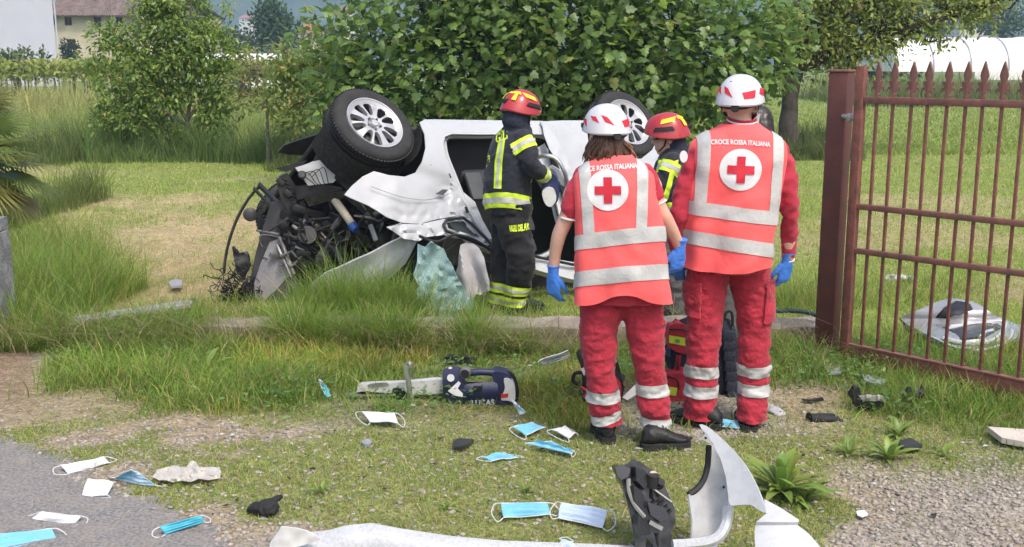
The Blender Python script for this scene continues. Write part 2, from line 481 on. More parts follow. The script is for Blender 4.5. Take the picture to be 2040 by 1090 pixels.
# hills closing the view
hx = np.linspace(-2200, 2200, 150); hy = np.linspace(0, 1, 40)
HX, HT = np.meshgrid(hx, hy)
HY = 760 + HT * 900
HZ = (sst(0, .55, HT) * (165 + 60 * np.sin(HX / 430 + .6) + (fbm(HX / 130, HT * 5, 5, 4) - .5) * 120)) + (fbm(HX / 25, HY / 25, 6, 3) - .5) * 10 - 2
hid = np.arange(HX.size).reshape(HX.shape)
q = np.stack([hid[:-1, :-1], hid[:-1, 1:], hid[1:, 1:], hid[1:, :-1]], -1).reshape(-1, 4)
hm = M('hill_wood', (.055, .085, .035), .95, var=.55, vs=.035, bump=0, spec=.1, dirt=(.10, .14, .06), dirt_amt=.6, ds=.012, detail=9)
hl = fast_mesh('hills', np.stack([HX.ravel(), HY.ravel(), HZ.ravel()], -1), np.concatenate([q[:, [0, 1, 2]], q[:, [0, 2, 3]]]), hm, smooth=True)
tag(hl, 'wooded hills behind the valley', 'hill', kind='structure')

# ================================================================== BACKGROUND BUILDINGS
def wall_win(root, name_mat, x0, x1, z0, z1, Y, wins, depth=8, win_mat=None, frame_mat=None):
    """front wall with real openings, side walls, and a shutter in each opening"""
    V, F = sheet([(x0, z0), (x1, z0), (x1, z1), (x0, z1)], [[(a, c_), (b, c_), (b, d), (a, d)] for a, b, c_, d in wins], 1.2, lambda u, v: (u, Y, v), .3)
    mb = MB(); mb.add(V, F)
    mb.box(((x0 + .15), Y + depth / 2 + .32, (z0 + z1) / 2), (.3, depth, z1 - z0)); mb.box(((x1 - .15), Y + depth / 2 + .32, (z0 + z1) / 2), (.3, depth, z1 - z0))
    mb.box(((x0 + x1) / 2, Y + depth + .5, (z0 + z1) / 2), (x1 - x0, .3, z1 - z0))
    o = obj('wall', mb.vf, name_mat, root, 30)
    for a, b, c_, d in wins:
        w = obj('window', MB().box(((a + b) / 2, Y + .22, (c_ + d) / 2), (b - a - .02, .06, d - c_ - .02)).vf, win_mat, root, 30)
        fr = MB()
        for zz in (c_ + .05, d - .05): fr.box(((a + b) / 2, Y + .15, zz), (b - a - .04, .06, .09))
        for xx in (a + .05, b - .05, (a + b) / 2): fr.box((xx, Y + .13, (c_ + d) / 2), (.08, .06, d - c_ - .2))
        OFF[w.name] = OFF[root.name]; obj('frame', fr.vf, frame_mat, w, 30)
    return o
m_white_wall = M('lavender_render', (.47, .48, .56), .9, var=.04, vs=.6, bump=.1, bs=4)
m_beige_wall = M('old_render', (.56, .50, .36), .95, var=.12, vs=.8, bump=.2, bs=5, dirt=(.38, .35, .28), dirt_amt=.6, ds=.6)
m_tiles = M('old_tiles', (.15, .105, .09), .95, var=.5, vs=2.6, bump=.5, bs=5, dirt=(.22, .19, .17), dirt_amt=.6, ds=1.5)
m_shutter = M('dark_shutter', (.06, .045, .04), .8)
m_redsh = M('red_shutter', (.20, .07, .055), .8)
Y1 = 88
p = P(108, 60, Y1)
h1 = thing('white_house', (p.x - 6, Y1, 0), 'tall blank pale lavender house wall at the far left edge', 'house')
hr3 = Matrix.Rotation(math.atan2(-p.x, Y1), 3, 'Z'); H_ = lambda x, y, z: p + hr3 @ Vector((x, y, 0)) + Vector((0, 0, z - p.z))
mb = MB(); mb.box(H_(-7, 5, 4.6), (14, 10, 9.2), hr3); obj('wall', mb.vf, m_white_wall, h1)
mb = MB(); mb.loft([[H_(-14.6, -.6 + yy, 9.25), H_(-7, -.6 + yy, 11.8), H_(.6, -.6 + yy, 9.25), H_(.6, -.6 + yy, 9.05), H_(-14.6, -.6 + yy, 9.05)] for yy in (0, 11.2)])
obj('gutter', MB().tube([H_(.15, -.1, 0), H_(.15, -.1, 9)], .06, 6).vf, m_white_wall, h1)
obj('roof', mb.vf, m_tiles, h1, 20)
Y2 = 112
def X2(px_): return P(px_, 80, Y2).x
def Z2(py_): return P(200, py_, Y2).z
h2 = thing('old_farmhouse', (X2(240), Y2, 0), 'old beige farmhouse with worn brown tiled roof and dark windows', 'house')
wins = [(X2(a), X2(b), Z2(d), Z2(c_)) for a, b, c_, d in [(131, 146, 33, 51), (189, 204, 33, 54), (232, 248, 34, 54), (133, 150, 78, 99), (302, 318, 36, 56), (345, 360, 80, 100), (106.5, 113, 31, 50)]]
wall_win(h2, m_beige_wall, X2(100), X2(392), 0, Z2(30), Y2, wins, 9, m_shutter, m_redsh)
# roof of pantile courses: a ridged, slightly sagging slope facing us
rx0, rx1 = X2(92), X2(402)
V = []; nU, nV = 120, 14
for i in range(nV + 1):
    for j in range(nU + 1):
        u = j / nU; v = i / nV
        hip = 3.2 * v
        x = rx0 + hip * .2 + (rx1 - rx0 - hip * 1.1) * u
        V.append((x, Y2 - .9 + v * 5.6, Z2(31.5) + v * 2.6 + .06 * math.cos(u * 400) - .12 * math.sin(u * math.pi) * v + .03 * random.random() + (.05 if i % 2 else 0)))
F = [(i * (nU + 1) + j, i * (nU + 1) + j + 1, (i + 1) * (nU + 1) + j + 1, (i + 1) * (nU + 1) + j) for i in range(nV) for j in range(nU)]
V, F = solid([Vector(v) for v in V], F, .18)
rf = obj('roof', (V, F), m_tiles, h2, 30)
mb = MB(); mb.loft([[(rx0 + 1, Y2 + 4.7, Z2(31.5) + 2.5), (rx1 - 3, Y2 + 4.7, Z2(31.5) + 2.5)], [(rx0 + .5, Y2 + 10, Z2(31.5)), (rx1, Y2 + 10, Z2(31.5))]], caps=False, closed=False)
obj('rear_slope', mb.vf, m_tiles, h2)
obj('chimney', MB().box((X2(150), Y2 + 3.4, Z2(31.5) + 2.5), (.9, .9, 1.7)).box((X2(150), Y2 + 3.4, Z2(31.5) + 3.4), (1.1, 1.1, .15)).vf, m_beige_wall, h2)
# two far houses between the trees
def far_house(pxc, pyb, pyt, w_px, Y, label, wallm, roofm):
    a = P(pxc, pyb, Y); sc = Y / FPX; w = w_px * sc; h = (pyb - pyt) * sc
    r = thing('far_house', (a.x, Y, 0), label, 'house', 'far houses in the valley')
    obj('wall', MB().box((a.x, Y + w * .35, (a.z + h * .62) / 2), (w, w * .7, a.z + h * .62)).vf, wallm, r)
    zz = a.z + h * .6
    obj('roof', MB().loft([[(a.x - w * .58, Y - .4, zz), (a.x + w * .58, Y - .4, zz)], [(a.x - w * .3, Y + w * .35, zz + h * .42), (a.x + w * .3, Y + w * .35, zz + h * .42)], [(a.x - w * .58, Y + w * .72, zz), (a.x + w * .58, Y + w * .72, zz)]], caps=False, closed=False).vf, roofm, r)
    for k in (-.28, .02, .3):
        obj('window', MB().box((a.x + k * w, Y - .03, a.z + h * .36), (w * .12, .08, h * .24)).vf, m_shutter, r)
    return r
m_cream = M('cream_wall', (.7, .66, .6), .9, var=.05)
m_redroof = M('red_roof', (.34, .15, .11), .9, var=.25, vs=3)
far_house(618, 92, 50, 52, 150, 'small cream house with red roof behind the hazy bushes', m_cream, m_redroof)
far_house(494, 47, 30, 34, 640, 'tiny white house on the foot of the wooded hill', m_cream, m_redroof)
far_house(1945, 42, 22, 60, 420, 'pale far house under the hill at upper right', m_cream, m_redroof)
far_house(690, 30, 14, 26, 560, 'far cream house on the hillside left of the fig tree', m_cream, m_redroof)

# ================================================================== POLYTUNNEL
m_film = M('plastic_film', (.80, .78, .76), .35, var=.05, vs=.8, bump=.25, bs=1.5, spec=.5)
m_steel = M('galvanised', (.45, .45, .45), .45, .8, var=.15)
m_wood = M('grey_wood', (.25, .21, .17), .9, var=.3, vs=5)
gh = thing('polytunnel', tuple(P(1990, 190, 62) * 1), 'long white plastic polytunnel behind the gate field', 'greenhouse')
gx0 = P(1786, 140, 62).x; gx1 = gx0 + 34
zb, zt = P(1900, 143, 62).z, P(1900, 70, 62).z
V = []; nU, nA = 60, 14
for i in range(nU + 1):
    u = gx0 + (gx1 - gx0) * i / nU; sag = .10 * abs(math.sin(i / nU * math.pi * 16))
    for k in range(nA + 1):
        a = math.pi * k / nA
        V.append((u, 62 + 3.4 - 3.4 * math.cos(a), zb + (zt - zb - sag * math.sin(a)) * math.sin(a) ** .8))
F = [(i * (nA + 1) + k, i * (nA + 1) + k + 1, (i + 1) * (nA + 1) + k + 1, (i + 1) * (nA + 1) + k) for i in range(nU) for k in range(nA)]
obj('plastic_cover', (V, F), m_film, gh)
V2, F2 = sheet([(62.0 + 3.4 - 3.4 * math.cos(math.pi * k / 14), zb + (zt - zb) * math.sin(math.pi * k / 14) ** .8) for k in range(15)] , (), .8, lambda u, v: (gx0, u, v))
obj('end_sheet', (V2, F2), m_film, gh)
for i in range(17):
    u = gx0 + (gx1 - gx0) * i / 16
    pts = [(u - .02, 62 + 3.4 - 3.46 * math.cos(math.pi * k / 14), zb + (zt - zb + .05) * math.sin(math.pi * k / 14) ** .8) for k in range(15)]
    obj('rib', MB().tube([(u, 61.95, 0)] + pts + [(u, 68.8, 0)], .035, 5).vf, m_steel, gh)
obj('side_board', MB().box(((gx0 + gx1) / 2 + 1.2, 61.8, .75), (gx1 - gx0 - 2.4, .06, .28)).vf, m_wood, gh)
obj('side_sheet', MB().box(((gx0 + gx1) / 2 + 2.2, 61.9, 1.2), (gx1 - gx0 - 4.4, .02, .5)).vf, m_film, gh)
gl = thing('low_tunnel', tuple(G(470, 121, 0)) if False else (P(475, 118, 84).x, 84, 0), 'small white plastic tunnel between the left tree and the bushes', 'greenhouse')
a = P(475, 121, 84); 
obj('plastic_cover', MB().loft([[(a.x + xx, 84 + 1.2 - 1.2 * math.cos(math.pi * k / 8), a.z - .05 + .6 * math.sin(math.pi * k / 8)) for k in range(9)] for xx in (-3.2, -1.6, 0, 1.6, 3.2)], caps=False, closed=False).vf, m_film, gl)
obj('side_sheet', MB().box((a.x, 84.0, a.z / 2), (6.4, .04, a.z)).vf, m_film, gl)

# ================================================================== FOLIAGE TOOLS
OVAL = (np.array([(0, 0, 0), (.28, .2, .03), (.65, .19, .02), (1, 0, -.06), (.65, -.19, .02), (.28, -.2, .03)]), np.array([(0, 1, 5), (1, 2, 5), (2, 4, 5), (2, 3, 4)]))
LANCE = (np.array([(0, 0, 0), (.4, .11, .03), (1, 0, -.08), (.4, -.11, .03)]), np.array([(0, 1, 3), (1, 2, 3)]))
_fp = [(0, 0), (-.04, .2), (.10, .38), (.27, .40), (.36, .26), (.54, .36), (.72, .26), (.74, .15), (.92, .09), (1.05, 0)]
_fp = _fp + [(x, -y) for x, y in _fp[-2:0:-1]]
FIG = (np.array([(.42, 0, .04)] + [(x, y, -.22 * y * y - .12 * max(0, x - .4) ** 2) for x, y in _fp]), np.array([(0, i, i + 1 if i < len(_fp) else 1) for i in range(1, len(_fp) + 1)]))
def unit(a): return a / np.maximum(np.linalg.norm(a, axis=1, keepdims=True), 1e-9)
def leaves(tpl, pos, axis, nrm, size):
    tv, tt = tpl; n = len(pos)
    X = unit(axis); Z = unit(nrm - X * (nrm * X).sum(1, keepdims=True)); Yv = np.cross(Z, X)
    V = pos[:, None, :] + size[:, None, None] * (tv[None, :, 0:1] * X[:, None] + tv[None, :, 1:2] * Yv[:, None] + tv[None, :, 2:3] * Z[:, None])
    T = (tt[None] + (np.arange(n) * len(tv))[:, None, None]).reshape(-1, 3)
    return V.reshape(-1, 3), T
def cvar(base, n, v=.25, hue=.12):
    b = np.array(base)[None] * (1 + (rng.random((n, 1)) - .5) * 2 * v)
    b = b * (1 + (rng.random((n, 3)) - .5) * 2 * hue * np.array([[1.2, .5, .8]]))
    return b
def crown_pts(blobs, n, shell=.55, clump=.0, ncl=0):
    """points in a union of ellipsoids (cx,cy,cz,rx,ry,rz): mostly in the outer layer and gathered in sprays"""
    B = np.array(blobs); vol = B[:, 3] * B[:, 4] * B[:, 5]; pr = vol ** .75; pr /= pr.sum()
    k = rng.choice(len(B), n, p=pr); d = unit(rng.normal(size=(n, 3)))
    r = np.where(rng.random(n) < .78, shell + (1 - shell) * rng.random(n) ** .6, rng.random(n) ** .5 * shell)
    p = B[k, :3] + d * r[:, None] * B[k, 3:6]
    out = d * .8 + np.array([[0, 0, .2]])
    if ncl:
        kc = rng.choice(n, ncl); cc = p[kc]; ca = rng.integers(0, ncl, n)
        off = rng.normal(size=(n, 3)) * clump
        p = cc[ca] + off; out = out[kc][ca] * .7 + unit(off) * .6
    return p, unit(out)
def blob_px(lst, Y, fy=.8, fz=.85, dy=None):
    o = []
    for i, b in enumerate(lst):
        c_ = P(b[0], b[1], Y + (b[3] if len(b) > 3 else 0)); o.append((c_.x, c_.y, c_.z, b[2], b[2] * fy, b[2] * fz))
    return o
def limb(mb, pts, r0, r1, n=7, wob=.0):
    q = spl(pts, 5); m = len(q)
    q = [tuple(np.array(p_) + rng.normal(size=3) * wob * (0 < i < m - 1)) for i, p_ in enumerate(q)]
    mb.tube(q, [r0 + (r1 - r0) * (i / (m - 1)) ** .8 for i in range(m)], n)
m_bark = M('bark', (.055, .046, .038), .95, var=.45, vs=9, bump=.9, bs=28)
m_bark2 = M('grey_bark', (.17, .15, .125), .95, var=.35, vs=12, bump=.6, bs=40)
m_leaf = M_leaf('leaf_mat', .48, .4, .45)
m_leaf_far = M_leaf('leaf_far', .2, .7, .2)
m_grass = M_leaf('grass_mat', .40, .55, .3)

def grow_tree(name, label, base, trunk_pts, r0, targets, blobs, tpl, n, size, cols, droop=.3, ncl=0, clump=.12, bark=m_bark, cat='tree', group=None, twigs=40):
    t = thing(name, base, label, cat, group)
    mb = MB()
    for tp in trunk_pts: limb(mb, tp, r0 if tp is trunk_pts[0] else r0 * .6, r0 * .42, 9, r0 * .05)
    obj('trunk', mb.vf, bark, t)
    mb = MB(); ends = [Vector(tp[-1]) for tp in trunk_pts]
    for tg in targets:
        s_ = min(ends, key=lambda e: (e - Vector(tg)).length); mid = s_.lerp(Vector(tg), .5) + Vector(rng.normal(size=3) * .12)
        limb(mb, [s_, mid, tg], r0 * .4, r0 * .09, 6, .015)
    p, out = crown_pts(blobs, n, .5, clump, ncl)
    for k in range(twigs):
        i = rng.integers(0, n); tgp = Vector(p[i]); src = Vector(min(targets, key=lambda e: (Vector(e) - tgp).length)) if targets else ends[0]
        limb(mb, [src, src.lerp(tgp, .5) + Vector(rng.normal(size=3) * .08), tgp], r0 * .1, .004, 4)
    obj('branch', mb.vf, bark, t)
    ax = unit(out + rng.normal(size=p.shape) * .6 - np.array([[0, 0, droop]])); nr = unit(out * .6 + np.array([[0, 0, .9]]) + rng.normal(size=p.shape) * .35)
    V, T = leaves(tpl, p, ax, nr, size * (.5 + .95 * rng.random(n) ** 1.3))
    ci = rng.choice(len(cols), n, p=[c_[1] for c_ in cols]); cc = np.array([c_[0] for c_ in cols])[ci] * (1 + (rng.random((n, 1)) - .5) * .5)
    o = fast_mesh('crown', V - np.array(base), T, m_leaf, np.repeat(cc, len(tpl[0]), 0))
    o.parent = t; o['kind'] = 'stuff'; OFF[o.name] = Vector(base)
    return t, p, ax, nr

# ------------------------------------------------------------------ big fig tree behind the car
FY = 16.2
fb = [(700, 95, .95), (760, 185, 1.15), (880, 60, 1.55), (1060, 40, 1.7), (1010, 190, 1.15), (1190, 200, 1.1), (1230, 80, 1.7), (1370, 90, 1.45), (1480, 80, 1.05), (840, 265, .75), (1330, 225, .8), (1460, 190, .7), (960, -80, 1.5), (1250, -90, 1.5), (1110, 290, .8), (930, 250, .8, -.4), (1545, 30, .55), (690, 200, .6), (1260, 270, .6), (1530, 140, .42)]
blobs = blob_px(fb, FY, .9, .9)
fbase = (P(1110, 400, FY).x, FY, .05)
tp = [[fbase, (fbase[0] + .1, FY, .5), (fbase[0] + .25, FY - .1, 1.1)], [(fbase[0] + .25, FY - .1, 1.0), P(1230, 150, FY + .1), P(1290, 60, FY + .2)], [(fbase[0] + .2, FY - .1, .9), P(1020, 180, FY), P(930, 70, FY)], [(fbase[0] + .15, FY, .8), P(1100, 150, FY + .3), P(1090, 20, FY + .3)]]
fig, p, ax, nr = grow_tree('fig_tree', 'broad dark green fig tree with large lobed leaves behind the overturned car', fbase, tp, .17, [P(a, b, FY + dy) for a, b, dy in [(720, 120, 0), (780, 190, 0), (860, 90, -.3), (960, 140, -.4), (1040, 90, -.4), (1160, 60, -.4), (1250, 150, -.5), (1340, 60, 0), (1400, 130, 0), (1480, 70, 0), (1460, 180, 0), (1180, 220, -.2), (1000, 220, -.2), (870, 240, 0)]], blobs, FIG, 21000, .128,
    [((.12, .205, .062), .42), ((.155, .25, .07), .32), ((.21, .32, .065), .2), ((.30, .33, .09), .06)], droop=.35, twigs=110)
# the largest leaves towards us, each its own piece
lm = []
for v_ in range(3):
    me = bpy.data.meshes.new('leaf'); tv = FIG[0].copy(); tv[:, 1] *= (.9, 1.05, 1.2)[v_]; tv[:, 2] *= (1, 1.8, .4)[v_]
    me.from_pydata(tv.tolist(), [], FIG[1].tolist())
    colv = ((.14, .225, .07), (.18, .28, .07), (.12, .20, .068))[v_]
    ca = me.color_attributes.new('Col', 'FLOAT_COLOR', 'POINT'); ca.data.foreach_set('color', np.tile(np.array([*colv, 1.0]), len(tv)))
    me.materials.append(m_leaf); lm.append(me)
front = np.array(blobs); kk = rng.choice(len(front), 300, p=front[:, 3] ** 2 / (front[:, 3] ** 2).sum())
dd = unit(np.stack([rng.normal(size=300) * .7, -np.abs(rng.normal(size=300)) - .5, rng.normal(size=300) * .6], -1))
lp = front[kk, :3] + dd * front[kk, 3:6] * 1.02
for i in range(300):
    o = bpy.data.objects.new('leaf', lm[i % 3]); COL.objects.link(o); o.parent = fig
    X = Vector(dd[i] * .5 + rng.normal(size=3) * .5 + np.array([0, -.2, -.5])).normalized(); Z = Vector(dd[i] + np.array([0, -.2, .7]) + rng.normal(size=3) * .25); Z = (Z - X * Z.dot(X)).normalized(); Yv = Z.cross(X)
    s_ = .11 + .07 * rng.random()
    mt = Matrix((X * s_, Yv * s_, Z * s_)).transposed().to_4x4(); mt.translation = Vector(lp[i]) - OFF[fig.name]
    o.matrix_local = mt

# ------------------------------------------------------------------ young tree, left
TY = 21.0
lb = [(330, 45, .62), (255, 92, .5), (400, 95, .6), (300, 150, .62), (225, 75, .28), (430, 175, .38), (235, 160, .48), (350, 0, .5), (462, 12, .16), (425, 50, .38), (290, 205, .5), (350, 110, .55), (415, 215, .34), (215, 205, .26), (390, 140, .5), (300, 10, .35), (455, 150, .25), (340, 190, .4), (260, 225, .35), (250, 245, .42), (330, 255, .4), (425, 245, .4), (200, 235, .3), (478, 205, .25), (188, 122, .24), (478, 105, .22), (196, 60, .16), (410, -20, .3)]
blobs = blob_px(lb, TY, .9, .9); b0 = tuple(P(374, 262, TY)); b0 = (b0[0], TY, .05)
tp = [[b0, P(374, 235, TY)], [P(374, 240, TY), P(350, 205, TY), P(330, 165, TY)], [P(374, 238, TY), P(390, 215, TY), P(412, 195, TY)], [P(374, 240, TY), P(378, 190, TY + .2), P(368, 130, TY + .2)], [P(372, 250, TY), P(340, 228, TY - .2), P(305, 205, TY - .2)]]
grow_tree('young_tree', 'young light green tree with forked stem and orange shoots, left of the car', b0, tp, .07, [P(a, b, TY) for a, b in [(330, 60), (260, 100), (400, 100), (300, 150), (430, 175), (240, 165), (350, 10), (425, 50), (300, 205), (462, 20)]], blobs, OVAL, 19000, .10,
    [((.13, .22, .055), .33), ((.19, .295, .065), .35), ((.30, .39, .08), .30), ((.46, .31, .12), .02)], droop=.5, ncl=900, clump=.075, bark=m_bark2, twigs=90)
# sparse bushy sapling behind the front wheel and bare little tree beside it
SY = 19.5
blobs = blob_px([(600, 130, .45), (560, 108, .3), (655, 165, .45), (620, 205, .4), (690, 115, .4), (640, 105, .35), (570, 165, .38), (660, 225, .4), (540, 205, .3), (590, 235, .35)], SY)
b0 = tuple(P(640, 290, SY)); b0 = (b0[0], SY, .05)
grow_tree('bushy_sapling', 'loose yellow-green sapling with orange tips rising behind the front wheel', b0, [[b0, P(635, 230, SY), P(620, 180, SY)], [b0, P(660, 220, SY), P(670, 150, SY)]], .035, [P(a, b, SY) for a, b in [(600, 130), (560, 105), (650, 165), (690, 120), (620, 200)]], blobs, OVAL, 4600, .10, [((.25, .32, .08), .5), ((.18, .26, .07), .44), ((.44, .28, .12), .06)], droop=.4, ncl=420, clump=.10, bark=m_bark2, twigs=60)
b0 = (P(532, 250, 20).x, 20, .05)
grow_tree('bare_sapling', 'thin bare-branched sapling between the left tree and the front wheel', b0, [[b0, P(532, 225, 20), P(532, 190, 20)], [P(532, 222, 20), P(515, 205, 20), P(495, 190, 20)], [P(532, 222, 20), P(550, 200, 20), P(560, 180, 20)]], .04, [P(a, b, 20) for a, b in [(480, 165), (505, 140), (555, 150), (575, 175)]], blob_px([(490, 160, .35), (520, 130, .35), (560, 150, .3), (500, 190, .25)], 20), OVAL, 420, .11, [((.2, .23, .07), .6), ((.3, .27, .12), .4)], ncl=90, clump=.08, bark=m_bark2, twigs=70)

# ------------------------------------------------------------------ old tree, right
OY = 22.0
b0 = (P(1570, 300, OY).x, OY, .05)
tp = [[b0, (b0[0] - .02, OY, .7), P(1578, 175, OY), P(1600, 118, OY)], [P(1594, 135, OY), P(1640, 112, OY), P(1700, 92, OY), P(1760, 70, OY)], [P(1594, 130, OY), P(1610, 70, OY), P(1650, 10, OY), P(1680, -60, OY)], [P(1575, 190, OY), P(1555, 110, OY), P(1580, 20, OY)]]
lb = [(1620, 40, .5), (1680, 55, .55), (1725, 15, .5), (1640, 95, .4), (1700, 100, .38), (1775, 60, .45), (1830, 55, .36), (1885, 30, .42), (1930, 45, .26), (1560, 40, .5), (1580, 110, .35), (1970, 10, .35), (1680, -20, .7), (1780, -15, .6), (1900, -40, .6), (1640, 150, .3), (1740, 125, .25), (1860, 80, .22), (2000, -25, .4), (1930, 20, .3), (1660, 75, .5), (1740, 80, .45), (1800, 20, .45), (1600, 80, .4), (1690, 135, .3), (1780, 100, .28), (1620, -30, .6)]
grow_tree('old_tree', 'old dark-trunked tree with a long leafy limb reaching over the gate', b0, tp, .25, [P(a, b, OY) for a, b in [(1820, 55), (1890, 25), (1960, 15), (2030, -5), (1725, 20), (1680, 50), (1640, 40), (1560, 40), (1700, 105), (1850, 85)]], blob_px(lb, OY), OVAL, 13000, .115,
    [((.22, .29, .065), .4), ((.33, .38, .09), .35), ((.16, .21, .06), .2), ((.26, .18, .12), .05)], droop=.45, ncl=800, clump=.13, twigs=170)

# ------------------------------------------------------------------ far trees
def far_tree(px_, pyc, Y, rx_, rz_, col, label, n=1500, ls=.5, name='far_tree'):
    c_ = P(px_, pyc, Y); r = thing(name, (c_.x, Y, 0), label, 'tree', 'trees far across the fields')
    mb = MB(); limb(mb, [(c_.x, Y, 0), (c_.x + .1, Y, c_.z * .6 + .2), (c_.x, Y, max(c_.z, 1))], rx_ * .1, rx_ * .04, 6); obj('trunk', mb.vf, m_bark, r)
    bl = [(c_.x + rx_ * .55 * (random.random() - .5) * 2, Y + rx_ * .4 * (random.random() - .5), c_.z + rz_ * .5 * (random.random() - .5) * 2, rx_ * (.45 + .3 * random.random()), rx_ * .5, rz_ * (.45 + .25 * random.random())) for _ in range(9)]
    p_, out = crown_pts(bl, n, .6, ls * .6, n // 12)
    V, T = leaves(OVAL, p_, unit(out + rng.normal(size=p_.shape) * .7), unit(out + np.array([[0, 0, .5]])), ls * (.6 + .8 * rng.random(n)))
    o = fast_mesh('crown', V - np.array(r.location), T, m_leaf_far, np.repeat(cvar(col, n, .35), 6, 0), parent=r); o['kind'] = 'stuff'
    return r
far_tree(548, 55, 120, 3.0, 3.0, (.055, .10, .035), 'round dark green tree beside the small red-roofed house', 2600, .5)
far_tree(452, 85, 130, 2.6, 2.4, (.05, .085, .035), 'dark low tree seen right of the young tree crown', 1500, .5)
far_tree(500, 95, 140, 3.2, 1.6, (.06, .09, .04), 'low hedge-like tree under the round dark tree', 1200, .5)
far_tree(655, 85, 135, 2.2, 1.8, (.07, .11, .04), 'small tree right of the red-roofed house', 900, .5)
far_tree(135, 102, 100, .9, 1.2, (.04, .065, .03), 'dark shrub against the farmhouse corner', 700, .3)
far_tree(1995, 45, 150, 4.0, 3.0, (.07, .11, .045), 'hazy green tree behind the polytunnel at upper right', 1600, .6)
far_tree(1880, 30, 260, 8, 5, (.06, .095, .045), 'dim tree belt tree beyond the polytunnel', 1200, 1.0)
far_tree(30, 118, 66, 2.2, .5, (.10, .14, .045), 'low bush in front of the lavender wall', 700, .25)
far_tree(1730, 130, 70, 3.0, 1.2, (.10, .14, .05), 'pale shrub left of the polytunnel end', 900, .35)

# ------------------------------------------------------------------ vineyard: leafy rows, stems and stakes
Vs, Ts, Cs, k0 = [], [], [], 0
for ri, Y in enumerate((58, 63, 68, 74)):
    x0, x1 = P(-120, 140, Y).x, P(700, 140, Y).x; n = 3600
    pp = np.stack([rng.uniform(x0, x1, n), Y + rng.normal(size=n) * .28, 1.05 + .85 * rng.random(n) ** .8 + .12 * rng.normal(size=n)], -1)
    V, T = leaves(OVAL, pp, unit(rng.normal(size=pp.shape)), unit(rng.normal(size=pp.shape) * .6 + np.array([[0, -.4, .8]])), .22 + .12 * rng.random(n))
    Vs.append(V); Ts.append(T + k0); k0 += len(V); Cs.append(np.repeat(cvar((.23, .27, .06), n, .3), 6, 0))
    ns = int((x1 - x0) / 1.0)
    for i in range(ns):
        xx = x0 + i * 1.0 + rng.normal() * .08
        mb = MB().tube([(xx, Y, 0), (xx + .05, Y, .6), (xx, Y, 1.15)], .04, 4)
        if i % 4 == 0: mb.tube([(xx + .3, Y, 0), (xx + .3 + .1, Y, 2.15)], .035, 4)
        v_ = np.array([tuple(q_) for q_ in mb.V]); tt_ = []
        for f in mb.F: tt_ += [(f[0], f[j], f[j + 1]) for j in range(1, len(f) - 1)]
        Vs.append(v_); Ts.append(np.array(tt_) + k0); k0 += len(v_); Cs.append(np.tile(np.array([[.12, .10, .085]]), (len(v_), 1)))
o = fast_mesh('vineyard', np.concatenate(Vs), np.concatenate(Ts), m_leaf_far, np.concatenate(Cs))
tag(o, 'yellow-green vine rows in front of the houses', 'vineyard', kind='stuff')

# ------------------------------------------------------------------ fan palm at the left edge
def palm():
    c_ = P(-62, 300, 10.3)
    r = thing('fan_palm', (c_.x, 10.3, .05), 'low fan palm with stiff fronds at the left edge of the field', 'palm')
    mb = MB(); limb(mb, [(c_.x, 10.3, .02), (c_.x, 10.3, .3), (c_.x, 10.3, c_.z)], .14, .1, 10, .01); obj('trunk', mb.vf, m_bark2, r)
    for k in range(34):
        az = random.uniform(-1.9, 2.3); el = random.uniform(-.9, 1.25); L = random.uniform(.45, .72)
        d = Vector((math.cos(az) * math.cos(el), -math.sin(az) * math.cos(el) * .8, math.sin(el)))
        st = Vector(c_); hub = st + d * L * .75 + Vector((0, 0, -.06 * L))
        side = d.cross(Vector((0, 0, 1))); side = side.normalized() if side.length > .01 else Vector((1, 0, 0)); up = side.cross(d).normalized()
        V, F = [], []
        for j in range(30):
            f = (j / 29 - .5) * 2; a = f * 1.9; ll = L * (.72 - .25 * abs(f) ** 2) * random.uniform(.9, 1.08)
            dd_ = (d * math.cos(a) + side * math.sin(a) + up * .15 * (1 - abs(f))).normalized(); w = dd_.cross(up).normalized() * .013
            tip = hub + dd_ * ll + Vector((0, 0, -.22 * ll * random.uniform(.5, 1.2))); mid = hub + dd_ * ll * .55
            i0 = len(V); V += [hub - w * .3, hub + w * .3, mid + w, mid - w, tip]; F += [(i0, i0 + 1, i0 + 2, i0 + 3), (i0 + 3, i0 + 2, i0 + 4)]
        o = obj('frond', (V, F), m_leaf, r, None)
        ca = o.data.color_attributes.new('Col', 'FLOAT_COLOR', 'POINT')
        cc = cvar(random.choice([(.11, .16, .05), (.15, .20, .06), (.26, .27, .09)]) if el > -.6 else (.17, .16, .07), 1, .25)[0]
        ca.data.foreach_set('color', np.tile(np.array([*cc, 1.0]), len(o.data.vertices)))
        OFF[o.name] = OFF[r.name]
        obj('stalk', MB().tube([st, hub], [.014, .008], 5).vf, M('palm_stalk', (.14, .17, .05), .6), o)
palm()
